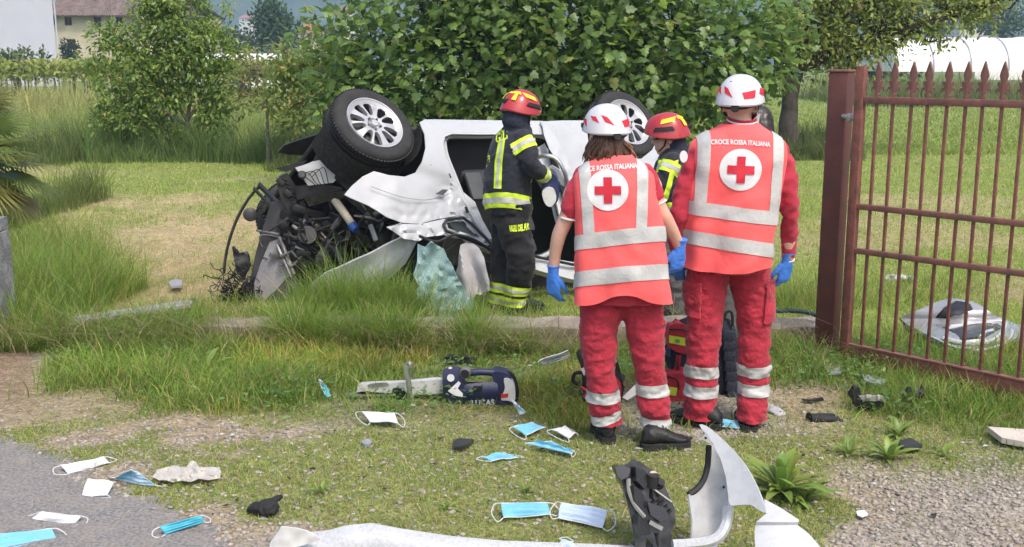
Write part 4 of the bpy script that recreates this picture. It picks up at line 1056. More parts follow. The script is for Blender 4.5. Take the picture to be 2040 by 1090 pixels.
# cabin: dark floor, seats, tunnel seen through the door opening
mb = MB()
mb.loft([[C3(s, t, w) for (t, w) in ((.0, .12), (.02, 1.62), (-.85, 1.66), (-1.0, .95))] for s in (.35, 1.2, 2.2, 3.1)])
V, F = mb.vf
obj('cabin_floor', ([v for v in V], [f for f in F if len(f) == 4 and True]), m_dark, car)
def cbox(name, s, t, w, ds, dt, dw, mat, bev=.02, parent=None):
    rot = Matrix((ca_, cd_, -cn_)).transposed()
    return obj(name, MB().box(C3(s, t, w), (ds, dt, dw), rot, bev).vf, mat, parent or car)
cbox('seat', 1.15, -.28, .55, .5, .14, .46, m_seat, .05); cbox('seat', 1.42, -.55, .55, .14, .6, .46, m_seat, .05)
cbox('seat', 1.2, -.30, 1.15, .5, .14, .46, m_seat, .05); cbox('dashboard', .55, -.5, .85, .22, .3, 1.3, m_seat, .05)
cbox('centre_console', .95, -.22, .86, .7, .2, .2, m_blk, .03)
cbox('headrest', 1.46, -.92, .55, .1, .16, .26, m_seat, .04)
cbox('door_card', .98, -.42, .30, .16, .26, .05, M('grey_card', (.075, .08, .085), .7, var=.2), .02)
sw_c = C3(.82, -.50, .62); sx_ = cn_; sy_ = (cd_ * .9 + ca_ * .4).normalized()
obj('steering_wheel', MB().tube([sw_c + sx_ * .18 * math.cos(a) + sy_ * .18 * math.sin(a) for a in [2 * math.pi * k / 28 for k in range(29)]], .016, 8, False).tube([sw_c - sx_ * .17, sw_c, sw_c + sx_ * .17], .022, 7).vf, m_seat, car)
obj('seat_belt', MB().tube(spl([C3(1.45, .0, .12), C3(1.3, -.4, .3), C3(1.2, -.75, .25)], 5), .024, 6, True, .15).vf, m_seat, car)
obj('curtain_airbag', sheet([(900, 352), (920, 380), (946, 402), (962, 440), (985, 480), (968, 470), (944, 436), (926, 404), (908, 372)], (), 6, lambda u, v: S(u, v, .03 + .02 * nz(u, v, .08)), .004), m_paint_in, car)
# underbody: floor pan with tunnel, exhaust and axle, facing the sky
mb = MB(); rot = Matrix((ca_, cd_, -cn_)).transposed()
mb.box(C3(1.3, .045, .86), (3.3, .05, 1.44), rot, .02); mb.box(C3(1.3, .09, .86), (3.0, .07, .16), rot, .03)
for w in (.35, 1.35): mb.box(C3(1.3, .085, w), (2.8, .06, .09), rot, .02)
mb.tube([C3(.3, .12, .7), C3(1.5, .13, .7), C3(2.3, .12, .6), C3(3.2, .1, .5)], .03, 8); mb.box(C3(2.95, .1, .9), (.4, .14, .7), rot, .05)
obj('underbody', mb.vf, m_blk, car)
# --- rear door remains and quarter panel
rear = [(1076, 242), (1120, 240), (1184, 240), (1190, 268), (1205, 298), (1238, 316), (1278, 316), (1300, 298), (1312, 262), (1334, 262), (1348, 300), (1352, 400), (1340, 470), (1250, 486), (1180, 480), (1150, 470), (1146, 420), (1140, 380), (1128, 330), (1108, 285), (1086, 258)]
def rear_w(u, v): return -.05 * max(0, (1150 - u) / 70) ** 1.5 + .05 * max(0, (v - 400) / 80) ** 2 + .03 * max(0, (256 - v) / 18) ** 2 + .014 * nz(u, v, .03)
cpanel('quarter_panel', rear, step=9, wf=rear_w, thick=.012)
peel = [(1080, 246), (1092, 252), (1104, 268), (1122, 298), (1140, 345), (1150, 395), (1140, 400), (1122, 352), (1108, 318), (1094, 296), (1084, 270)]
cpanel('peeled_skin', peel, step=6, w=-.07, wf=lambda u, v: -.06 * math.sin((v - 246) / 155 * math.pi) - .03 * ((u - 1115) / 40), thick=.006, amp=.02, sc=.05)
pil2 = [(1062, 300), (1085, 285), (1098, 310), (1110, 350), (1128, 400), (1132, 450), (1118, 452), (1104, 400), (1084, 352), (1066, 330)]
cpanel('centre_pillar', pil2, step=7, w=.04, thick=.05, mat=m_paint_in, amp=.04, sc=.04)
cpanel('pillar_trim', [(1094, 292), (1104, 300), (1128, 352), (1138, 402), (1128, 404), (1112, 356), (1096, 318)], step=7, w=.0, thick=.02, mat=m_blk, amp=.03, sc=.05)
obj('wiring_loom', MB().tube(spl([S(1070, 330, .03), S(1090, 345, -.02), S(1100, 380, .02), S(1112, 430, .03)], 6), .012, 6).vf, m_blk, car)
# roof and crushed pillars on the ground side
rail_l = [(930, 470), (985, 492), (1060, 508), (1140, 522), (1200, 530), (1340, 540), (1345, 575), (1200, 568), (1138, 556), (1076, 540), (1010, 512), (950, 490)]
cpanel('roof_rail', rail_l, step=10, w=-.02, thick=.06, mat=m_paint_in, amp=.02, sc=.03)
obj('rail_trim', MB().tube([S(u, v, -.06) for u, v in [(985, 486), (1070, 512), (1140, 527), (1300, 535)]], .012, 6).vf, m_blk, car)
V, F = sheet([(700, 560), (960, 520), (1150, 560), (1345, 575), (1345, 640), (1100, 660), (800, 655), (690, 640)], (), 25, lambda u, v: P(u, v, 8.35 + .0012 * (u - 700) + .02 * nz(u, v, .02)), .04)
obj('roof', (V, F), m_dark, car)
# crumpled A pillar with the quarter-light frame
crump = [(770, 452), (800, 446), (835, 447), (880, 437), (915, 430), (936, 436), (962, 472), (984, 498), (950, 490), (915, 474), (885, 468), (850, 472), (835, 480), (805, 476)]
cpanel('crushed_pillar', crump, [[(890, 444), (925, 441), (948, 470), (918, 462), (893, 455)]], 6, -.01, lambda u, v: .035 * nz(u, v, .045) + .02 * nz(u, v, .12, 2), .014)
qf = [S(u, v, -.035) for u, v in [(884, 448), (890, 437), (922, 434), (940, 446), (982, 489), (970, 492), (915, 470), (890, 460), (884, 448)]]
obj('quarter_light_frame', MB().tube(qf, .013, 7).vf, m_blk, car)
obj('quarter_light', sheet([(890, 444), (922, 440), (955, 472), (912, 463)], (), 8, lambda u, v: S(u, v, -.01)), M_glass('tinted_glass', (.03, .04, .04), .75, .1), car)
obj('pillar_cable', MB().tube(spl([S(835, 470, -.05), S(870, 482, -.05), S(905, 468, -.06), S(945, 478, -.05), S(980, 500, -.04)], 6), .011, 6).vf, m_blk, car)
# --- bonnet folded down towards us
hn = Vector((.22, -.80, -.30)).normalized(); hp = P(800, 480, 8.02)
hood = [(842, 446), (800, 470), (748, 496), (690, 524), (648, 542), (624, 562), (606, 588), (598, 622), (640, 632), (682, 622), (735, 582), (770, 552), (806, 517), (828, 480), (850, 462)]
V, F = sheet(hood, (), 10, lambda u, v: PLN(u, v, hp, hn) + hn * (.03 * math.sin((u - 600) / 240 * math.pi) + .025 * nz(u, v, .018) + (.03 if (v - 446) > (842 - u) * .62 + 22 else 0)), .02)
obj('bonnet', (V, F), m_paint, car)
obj('bonnet_liner', ([v + Vector((0, .05, .01)) for v in sheet([(830, 456), (748, 503), (652, 548), (615, 592), (610, 622), (680, 615), (800, 515)], (), 14, lambda u, v: PLN(u, v, hp, hn))[0]], sheet([(830, 456), (748, 503), (652, 548), (615, 592), (610, 622), (680, 615), (800, 515)], (), 14)[1]), m_blk_fuzz, car)
# --- engine bay
def rbox(lst, mat, name, seedc=0):
    for (u, v, Y, sx, sy, sz, a) in lst:
        obj(name, MB().box(P(u, v, Y), (sx, sy, sz), Matrix.Rotation(a, 3, 'Y') @ Matrix.Rotation(.4, 3, 'Z'), min(sx, sy, sz) * .18).vf, mat, car)
rbox([(640, 480, 8.55, .34, .3, .26, .5), (700, 455, 8.6, .36, .3, .22, .3), (770, 470, 8.5, .26, .3, .16, -.3), (600, 520, 8.5, .22, .25, .3, .6)], m_blk, 'engine_block')
rbox([(630, 460, 8.4, .14, .1, .12, .7), (655, 500, 8.36, .14, .1, .12, .3), (738, 432, 8.4, .13, .1, .08, .4)], M('engine_cast', (.10, .095, .09), .55, .4, var=.3, vs=12, dirt=(.03, .03, .03), dirt_amt=.6, ds=14), 'engine_casting')
rbox([(640, 520, 8.24, .10, .06, .06, .2), (720, 470, 8.27, .16, .06, .05, .9), (675, 440, 8.34, .20, .06, .05, -.9), (615, 420, 8.42, .26, .1, .06, .35), (760, 495, 8.24, .12, .05, .05, -.5), (568, 455, 8.4, .14, .12, .05, 1.0), (800, 462, 8.34, .1, .08, .05, .2)], m_blk, 'bracket')
# back panels that close the bay, so no daylight shows through
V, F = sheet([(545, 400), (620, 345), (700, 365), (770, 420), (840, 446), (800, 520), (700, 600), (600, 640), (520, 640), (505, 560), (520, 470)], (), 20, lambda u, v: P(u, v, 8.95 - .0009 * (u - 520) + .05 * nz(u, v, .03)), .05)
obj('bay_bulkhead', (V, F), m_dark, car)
random.seed(23)
m_mid = M('engine_grey', (.13, .125, .12), .6, .3, var=.3, vs=12, dirt=(.04, .035, .03), dirt_amt=.6, ds=14)
for i in range(75):
    u = random.uniform(548, 815); v = 462 + (680 - u) * .30 + random.uniform(-62, 52)
    if v > 452 + (842 - u) * .46 or v < 372 + max(0, u - 690) * .42: continue
    Y = random.uniform(8.2, 8.5); mt_ = random.choice([m_blk, m_blk, m_blk, m_blk, m_mid, m_mid, m_alu])
    if random.random() < .35:
        obj('engine_part', MB().box(P(u, v, Y), [random.uniform(.05, .16), random.uniform(.02, .05), random.uniform(.015, .05)], Matrix.Rotation(random.uniform(-1.5, 1.5), 3, 'Y') @ Matrix.Rotation(random.uniform(-.8, .8), 3, 'Z'), .006).vf, mt_, car, 30)
    else:
        q0 = P(u, v, Y); dv = Vector((random.uniform(-1, 1), random.uniform(-.4, .4), random.uniform(-1, 1))).normalized() * random.uniform(.08, .24); r0_ = random.uniform(.006, .022)
        obj('engine_part', MB().tube([q0, q0 + dv * .4, q0 + dv * .42, q0 + dv], [r0_, r0_, r0_ * .7, r0_ * .7], 10).vf, mt_, car, 30)
random.seed(11)
for i in range(48):
    u0, v0 = random.uniform(560, 800), 0; v0 = random.uniform(410, 470) + (700 - u0) * .28 + 20
    pts = [P(u0, v0, 8.3)]
    for k in range(3): u0 += random.uniform(-35, 35); v0 += random.uniform(-22, 28); pts.append(P(u0, v0, 8.3 + random.uniform(-.05, .12)))
    obj('hose', MB().tube(spl(pts, 5), random.choice([.004, .005, .007, .010, .014]), 6).vf, random.choice([m_blk, m_blk, m_blk, m_alu]), car)
m_beige = M('beige_duct', (.36, .32, .25), .6, var=.15)
obj('strut_tube', MB().tube([P(656, 385, 8.42), P(668, 400, 8.34), P(705, 452, 8.22)], [.045, .034, .03], 12).vf, m_beige, car)
obj('blue_cap', MB().tube([P(700, 448, 8.20), P(709, 458, 8.17)], [.034, .030], 12).vf, M('blue_cap', (.03, .10, .38), .4), car)
obj('coolant_pipe', MB().tube(spl([P(560, 478, 8.35), P(568, 500, 8.28), P(578, 530, 8.26), P(600, 512, 8.25), P(606, 500, 8.25), P(588, 492, 8.25)], 5), .010, 7).vf, m_alu, car)
obj('coolant_pipe', MB().tube(spl([P(552, 488, 8.33), P(566, 520, 8.27), P(580, 552, 8.25)], 5), .012, 7).vf, m_alu, car)
obj('pulley', MB().lathe([(.001, 0), (.07, 0), (.075, .01), (.06, .02), (.06, .03), (.075, .04), (.07, .05), (.001, .05)], P(612, 470, 8.27), (.2, -.9, .3), 20).vf, m_blk, car)
m_gl = M('satin_black', (.016, .016, .018), .3, var=.3, vs=12, spec=.55, dirt=(.09, .08, .07), dirt_amt=.4, ds=18)
# front frame, cross members and radiator pack
def ptube(name, pts, rad, mat, n=8, flat=1.0, k=4): return obj(name, MB().tube(spl([P(*q_) for q_ in pts], k), rad, n, True, flat).vf, mat, car)
fm = MB(); 
fm.add(*sheet([(540, 402), (562, 398), (584, 430), (574, 452), (552, 480), (535, 520), (522, 560), (512, 604), (492, 600), (498, 560), (508, 510), (520, 465)], (), 9, lambda u, v: P(u, v, 8.48 - .0009 * (v - 400)), .10))
obj('radiator_frame', fm.vf, m_blk, car)
obj('cross_member', sheet([(556, 352), (572, 346), (604, 392), (622, 428), (608, 440), (584, 436), (560, 398), (552, 372)], (), 8, lambda u, v: P(u, v, 8.44 + .0008 * (u - 580)), .09), m_blk, car)
obj('bracket', sheet([(588, 372), (640, 366), (684, 374), (676, 388), (622, 392), (592, 398)], (), 8, lambda u, v: P(u, v, 8.36), .06), m_blk, car)
for q_ in [(560, 362), (575, 385), (590, 408)]: obj('bracket', MB().box(P(q_[0], q_[1], 8.44), (.07, .06, .05), Matrix.Rotation(.8, 3, 'Y'), .01).vf, m_blk, car)
ptube('bumper_reinforcement', [(521, 367, 8.95), (498, 392, 8.95), (475, 430, 8.93), (458, 475, 8.9), (449, 515, 8.88), (446, 545, 8.85)], .013, m_blk, 6, 2.2)
ptube('bumper_stay', [(517, 369, 8.94), (538, 390, 8.8), (562, 414, 8.6)], .03, m_blk, 6, .6)
ptube('bumper_stay', [(506, 376, 8.93), (530, 400, 8.8), (545, 412, 8.62)], .02, m_blk, 6, .6)
hb_ = MB().lathe([(.001, -.02), (.03, -.02), (.055, .01), (.058, .03), (.03, .04), (.001, .04)], P(498, 428, 8.75), (.3, -.9, .2), 16); hb_.tube([P(505, 425, 8.77), P(520, 412, 8.7), P(532, 402, 8.6)], .008, 6)
obj('horn', hb_.vf, m_blk, car)
obj('radiator', sheet([(537, 483), (558, 474), (570, 510), (582, 543), (548, 580), (510, 612), (506, 565), (518, 528)], (), 8, lambda u, v: P(u, v, 8.36 - .0006 * (v - 480)), .05), m_rad, car)
obj('fan_shroud', sheet([(584, 545), (594, 568), (560, 602), (530, 632), (512, 614), (548, 582)], (), 8, lambda u, v: P(u, v, 8.27 + .02 * nz(u, v, .05)), .05), M('grey_shroud', (.055, .052, .055), .6, var=.2), car)
obj('radiator_tank', MB().tube([P(556, 472, 8.33), P(572, 510, 8.3), P(586, 546, 8.27)], .016, 8).vf, m_alu, car)
obj('headlight_case', MB().add(*sheet([(588, 334), (640, 318), (676, 352), (664, 364), (614, 370)], (), 9, lambda u, v: P(u, v, 8.34 + .012 * nz(u, v, .06)), .10)).vf, m_paint_in, car)
for k in range(5): obj('headlight_cable', MB().tube(spl([P(590 + 8 * k, 340 + 3 * k, 8.32), P(605 + 10 * k, 350 - 4 * k, 8.30), P(620 + 9 * k, 362 + 2 * k, 8.31), P(640 + 8 * k, 378, 8.32)], 5), .0035, 5).vf, m_blk, car)
obj('headlight_socket', MB().lathe([(.001, 0), (.03, 0), (.034, .02), (.024, .03), (.001, .03)], P(602, 350, 8.31), (.1, -.9, .4), 14).vf, m_blk, car)
V, F = sheet([(553, 304), (566, 290), (600, 278), (655, 262), (668, 272), (655, 296), (628, 300), (600, 310), (575, 308)], (), 8, lambda u, v: P(u, v, 8.62 + .003 * (v - 285) + .01 * nz(u, v, .05)), .02)
obj('splash_shield', (V, F), m_blk, car)
obj('splash_shield', sheet([(548, 336), (600, 322), (612, 318), (606, 330), (570, 342)], (), 7, lambda u, v: P(u, v, 8.55), .015), m_blk, car)
for q_, Y_ in (([(604, 392), (640, 386), (690, 380), (698, 392), (650, 402), (616, 412)], 8.33), ([(640, 444), (652, 440), (680, 478), (672, 486)], 8.26), ([(560, 418), (610, 440), (606, 450), (556, 432)], 8.40), ([(690, 396), (712, 388), (730, 404), (760, 428), (752, 438), (716, 420)], 8.34), ([(598, 404), (606, 400), (622, 452), (612, 456)], 8.36), ([(742, 452), (800, 452), (790, 466), (748, 468)], 8.33), ([(700, 486), (730, 470), (738, 478), (708, 496)], 8.24)):
    obj('support_plate', sheet(q_, (), 8, lambda u, v: P(u, v, Y_ + .0006 * (v - 420)), .03), m_gl, car, 25)
for k in range(9): obj('fin', MB().box(P(566 + k * 4.6, 356 + k * 8.4, 8.43), (.05, .03, .008), Matrix.Rotation(.5, 3, 'Y'), .001).vf, m_gl, car)
# wheel-house liner, felt covered
lin = [(622, 322), (640, 290), (660, 262), (674, 268), (700, 300), (742, 340), (724, 352), (704, 372), (690, 378), (650, 340)]
obj('wheel_liner', sheet(lin, (), 9, lambda u, v: P(u, v, 8.30 + .0012 * (700 - u) + .012 * nz(u, v, .04)), .03), m_blk_fuzz, car)
obj('liner_edge', MB().tube(spl([P(660, 262, 8.34), P(676, 288, 8.31), P(704, 318, 8.28), P(742, 342, 8.25)], 5), .018, 7, True, .5).vf, m_blk, car)
# --- wheels
def wheel_parts():
    """local: axis +Z outward"""
    pr = [(.225, -.02), (.245, .0), (.30, .008), (.325, -.004), (.338, -.022), (.345, -.05), (.345, -.075), (.338, -.078), (.338, -.088), (.346, -.09), (.346, -.115), (.338, -.118), (.338, -.128), (.346, -.13), (.345, -.17), (.335, -.195), (.30, -.21), (.225, -.19)]
    ty = MB().lathe(pr, (0, 0, 0), (0, 0, 1), 72, True)
    for k in range(72):           # shoulder tread blocks
        a = 2 * math.pi * k / 72
        for z, h in ((-.042, .034), (-.183, .03)):
            c_ = Vector((math.cos(a) * .346, math.sin(a) * .346, z)); ty.box(c_, (.012, .019, h), Matrix.Rotation(a, 3, 'Z') @ Matrix.Rotation(.25, 3, 'X'), 0)
    holes = []
    for k in range(10):
        a0 = 2 * math.pi * (k + .5) / 10 + (.05 if k % 2 else -.05); h_ = []
        for r_, da in [(.082, .10), (.10, .20), (.15, .225), (.188, .20), (.199, .10), (.199, -.10), (.188, -.20), (.15, -.225), (.10, -.20), (.082, -.10)]:
            h_.append((r_ * math.cos(a0 + da * .95), r_ * math.sin(a0 + da * .95)))
        holes.append(h_)
    def dish(u, v):
        r_ = math.hypot(u, v); return (u, v, -.03 + .045 * math.exp(-((r_ - .10) / .075) ** 2) * .4 - .02 * (r_ < .05) + .03 * max(0, (r_ - .19) / .04))
    rim = MB().add(*sheet(circle(0, 0, .228, 60), holes, .014, dish, .035, (0, 0, 1)))
    rim.lathe([(.228, .004), (.236, .006), (.238, -.01), (.228, -.02), (.222, -.03)], (0, 0, 0), (0, 0, 1), 60, True)
    cap = MB().lathe([(.001, .004), (.028, .002), (.032, -.012), (.001, -.014)], (0, 0, 0), (0, 0, 1), 20)
    nuts = [MB().lathe([(.001, .002), (.007, .002), (.0095, -.004), (.0095, -.02), (.001, -.02)], (.056 * math.cos(a), .056 * math.sin(a), -.004), (0, 0, 1), 8) for a in [2 * math.pi * j / 5 + .3 for j in range(5)]]
    bar = MB().lathe([(.224, -.03), (.215, -.06), (.205, -.19)], (0, 0, 0), (0, 0, 1), 48); bar.F = bar.F[:-2]
    disc = MB().lathe([(.001, -.075), (.15, -.075), (.15, -.095), (.001, -.095)], (0, 0, 0), (0, 0, 1), 40)
    return rim, ty, cap, nuts, bar, disc
wp = wheel_parts()
m_nut = M('dark_nut', (.2, .2, .2), .4, .8); m_barrel = M('rim_barrel', (.16, .16, .16), .5, .5, dirt=(.05, .045, .04), dirt_amt=.7); m_disc = M('brake_disc', (.10, .095, .09), .5, .6)
def put_wheel(c_, n, spin=0):
    n = n.normalized(); x = n.orthogonal().normalized(); y = n.cross(x); x, y = x * math.cos(spin) + y * math.sin(spin), y * math.cos(spin) - x * math.sin(spin)
    tr = lambda mb: ([c_ + x * v[0] + y * v[1] + n * v[2] for v in mb.V], mb.F)
    rim, ty, cap, nuts, bar, disc = wp
    w = obj('wheel', tr(rim), m_rim, car, 30)
    obj('tyre', tr(ty), m_tyre, w, 35); obj('hub_cap', tr(cap), m_rim, w); obj('rim_barrel', tr(bar), m_barrel, w); obj('brake_disc', tr(disc), m_disc, w)
    for q_ in nuts: obj('wheel_nut', tr(q_), m_nut, w)
put_wheel(W1 + cn_ * .02, Vector((.53, -.56, .64)), .4)
rc = C3(2.66, .02, -.01)
put_wheel(rc, Vector((.50, -.66, .53)), 1.1)
put_wheel(C3(0, 0, 1.72), -cn_, .2); put_wheel(C3(2.66, 0, 1.72), -cn_, .7)
for s in (0, 2.66):
    ar = MB()
    rings = []
    for k in range(17):
        a = math.pi * (1.05 + .95 * k / 16) if s else math.pi * (-.02 - 1.0 * k / 16) * 1.0 + 0
        a = math.pi + math.pi * k / 16
        rings.append([C3(s, 0, 0) + ca_ * math.cos(a) * .415 + cd_ * math.sin(a) * .40 - cn_ * w for w in (.0, .03, .15, .28)])
    ar.loft(rings, caps=False, closed=False); obj('wheel_arch', ar.vf, m_blk_fuzz, car)
    obj('axle', MB().tube([C3(s, 0, .2), C3(s, .02, .86), C3(s, 0, 1.5)], .035, 8).vf, m_blk, car)
# --- shattered windscreen hanging down, airbag
m_wind = M_glass('shattered_glass', (.34, .50, .50), .45, .7, crack=.45, cs=110)
wsn = [(832, 486), (846, 492), (858, 480), (874, 490), (884, 496), (890, 512), (902, 530), (908, 548), (921, 568), (930, 588), (940, 598), (946, 614), (957, 632), (940, 640), (925, 633), (905, 643), (880, 634), (862, 640), (846, 626), (836, 606), (828, 596), (833, 570), (824, 548), (831, 520)]
obj('windscreen', sheet(wsn, (), 7, lambda u, v: P(u, v, 7.86 - .0010 * (v - 490) + .09 * nz(u + .5 * v, v * .3, .035) + .03 * nz(u, v, .09)), .004), m_wind, car)
ab = [(918, 488), (928, 484), (944, 486), (954, 494), (964, 512), (970, 540), (975, 560), (976, 580), (966, 582), (957, 588), (948, 586), (940, 602), (930, 594), (918, 590), (912, 572), (905, 552), (912, 530), (914, 508)]
obj('airbag', sheet(ab, (), 5, lambda u, v: P(u, v, 7.98 - .04 * math.sin((u - 905) / 70 * math.pi) + .035 * math.sin((u - .12 * v) * .13 + 2.4 * nz(u, v, .02)) + .03 * nz(u, v, .03)), .004), m_cloth, car)
# dragged netting and torn trim at the crushed nose
m_net = M('black_net', (.02, .022, .022), .8)
random.seed(5); mb = MB()
for i in range(120):
    u, v = random.gauss(468, 20), random.gauss(585, 24); v = min(v, 632)
    pts = [P(u, v, 8.25 + random.uniform(-.1, .15))]
    for k in range(4): u += random.uniform(-14, 14); v += random.uniform(-12, 12); pts.append(P(u, min(v, 636), 8.25 + random.uniform(-.1, .15)))
    mb.tube(spl(pts, 3), .0035, 4)
nt_ = obj('torn_netting', mb.vf, m_net, car); nt_['kind'] = 'stuff'
obj('torn_trim', sheet([(462, 492), (476, 506), (492, 500), (498, 530), (486, 560), (470, 540)], (), 7, lambda u, v: P(u, v, 8.45 + .04 * nz(u, v, .06)), .03), m_blk, car)
obj('torn_trim', sheet([(486, 560), (502, 566), (512, 612), (545, 640), (500, 646), (478, 620), (470, 590)], (), 8, lambda u, v: P(u, v, 8.28 + .05 * nz(u, v, .05)), .03), m_blk, car)
obj('torn_trim', sheet([(540, 620), (600, 600), (620, 640), (560, 650)], (), 8, lambda u, v: P(u, v, 8.2), .03), m_blk, car)
# ================================================================== PEOPLE
m_skin = M('skin', (.56, .34, .26), .55, var=.08, vs=14, bump=.15, bs=120, spec=.35, dirt=(.60, .28, .22), dirt_amt=.35, ds=9)
m_hivis = M('hivis_red', (.90, .125, .125), .8, var=.05, vs=5, bump=.25, bs=35, spec=.2, sheen=.1)
m_redcloth = M('red_cloth', (.36, .026, .045), .85, var=.2, vs=9, bump=.7, bs=60, spec=.2, sheen=.15)
m_redpoly = M('red_jersey', (.40, .032, .055), .85, var=.10, vs=7, bump=.25, bs=60, spec=.2, sheen=.15)
m_refl = M('reflective_tape', (.47, .47, .46), .5, var=.10, vs=18, bump=.25, bs=60, spec=.5)
m_yel = M('yellow_tape', (.62, .82, .05), .7, var=.08, vs=20, bump=.2, bs=70)
m_navy = M('navy_turnout', (.016, .019, .028), .85, var=.3, vs=9, bump=.4, bs=55, sheen=.1)
m_black = M('black_turnout', (.010, .010, .012), .85, var=.3, vs=9, bump=.4, bs=55, sheen=.1)
m_boot = M('black_boot', (.016, .016, .017), .5, var=.3, vs=20, bump=.4, bs=90)
m_sole = M('boot_sole', (.022, .022, .023), .85, var=.3, vs=40, bump=.6, bs=120)
m_glove = M('blue_nitrile', (.06, .22, .72), .42, var=.15, vs=25, bump=.25, bs=70, spec=.45)
m_helw = M('white_helmet', (.58, .58, .60), .28, var=.03, coat=.4)
m_helr = M('red_helmet', (.38, .025, .03), .25, var=.08, coat=.5)
m_whitep = M('white_print', (.66, .66, .67), .75, var=.04, vs=20, bump=.15, bs=60)
m_redp = M('red_print', (.52, .02, .04), .75, var=.08, vs=20, bump=.15, bs=60)
m_yelp = M('yellow_print', (.85, .72, .03), .6, var=.05)
m_strap = M('black_strap', (.015, .015, .016), .7)
m_hair = M('brown_hair', (.085, .042, .024), .45, var=.5, vs=60, spec=.5)
m_hair2 = M('dark_hair', (.02, .014, .012), .4, var=.4, vs=60, spec=.5)
m_trim = M('white_trim', (.75, .75, .75), .8)
m_greyt = M('grey_trousers', (.10, .098, .095), .9, var=.15, vs=10, bump=.5, bs=60)
m_eye = M('eye_dark', (.03, .02, .02), .2)

def ring(c_, rx, ry, n=40, pw=2.4, yaw=0.0, tilt=(0, 0)):
    o = []
    for j in range(n):
        a = 2 * math.pi * j / n; ca, sa = math.cos(a), math.sin(a)
        x = rx * math.copysign(abs(ca) ** (2 / pw), ca); y = ry * math.copysign(abs(sa) ** (2 / pw), sa)
        X = x * math.cos(yaw) - y * math.sin(yaw); Y = x * math.sin(yaw) + y * math.cos(yaw)
        o.append(Vector((c_[0] + X, c_[1] + Y, c_[2] + X * tilt[0] + Y * tilt[1])))
    return o
def torso_rings(spec, yaw=0, n=40, k=5, pw=2.4, grow=0.0, tilt=(0, 0)):
    q_ = spl(spec, k); return [ring(a[:3], a[3] + grow, a[4] + grow, n, pw, yaw, tilt) for a in q_]
def tubeR(mb, pts, k=5, n=14):
    q_ = spl(pts, k); mb.tube([a[:3] for a in q_], [a[3] for a in q_], n)
    for e in (q_[0], q_[-1]): mb.ball(e[:3], e[3] * .98, 6)
def hand(name, wrist, d, pn, thumb, mat, parent, size=1.0, curl=.6, cuff=True, voxel=.0048):
    """five-fingered hand: d = along fingers, pn = way the palm faces, thumb = side of the thumb"""
    d = Vector(d).normalized(); pn = Vector(pn); pn = (pn - d * pn.dot(d)).normalized(); x = d.cross(pn)
    if x.dot(Vector(thumb)) < 0: x = -x
    wrist = Vector(wrist)
    L = lambda a, b, c_: wrist + (x * a + pn * b + d * c_) * size
    mb = MB()
    rings = []
    for z, hw, ht, yo in [(-.045, .030, .026, 0), (-.01, .029, .023, 0), (.02, .036, .021, 0), (.05, .042, .018, .002), (.08, .043, .016, .004), (.098, .038, .013, .006)]:
        rings.append([L(hw * math.cos(a), ht * math.sin(a) + yo, z) for a in [2 * math.pi * j / 16 for j in range(16)]])
    mb.loft(rings)
    for bx, ln, r_, sp in [(.031, .068, .0095, .05), (.0105, .078, .0098, .0), (-.0105, .073, .0095, -.04), (-.031, .056, .0085, -.10)]:
        pts = []; a = .12; px_, pz_, py_ = bx, .085, .005; pts.append(L(px_, py_, pz_))
        cj = curl * random.uniform(.8, 1.2)
        for f, dl in ((.45, cj * .7), (.32, cj), (.23, cj * .6)):
            a += dl * .75; pz_ += ln * f * math.cos(a); py_ += ln * f * math.sin(a); px_ += sp * ln * f; pts.append(L(px_, py_, pz_))
        mb.tube(pts, [r_ * size * 1.08, r_ * size * 1.03, r_ * size * .98, r_ * size * .78], 9); mb.ball(pts[-1], r_ * size * .8, 5)
    th = [L(.026, .004, .012), L(.046, .014, .040), L(.056, .024, .066), L(.058, .034, .088)]
    mb.tube(th, [.0145 * size, .0125 * size, .0108 * size, .0088 * size], 9); mb.ball(th[-1], .0088 * size, 5)
    V, F = remesh(mb.vf, voxel, 2, .4); V, F = wrinkle((V, F), .0022, 55, 3)
    o = obj(name, (V, F), mat, parent, 180)
    if cuff: obj('cuff', MB().tube([L(0, 0, -.05), L(0, 0, -.044)], [.0315 * size, .031 * size], 16).vf, mat, o)
    return o
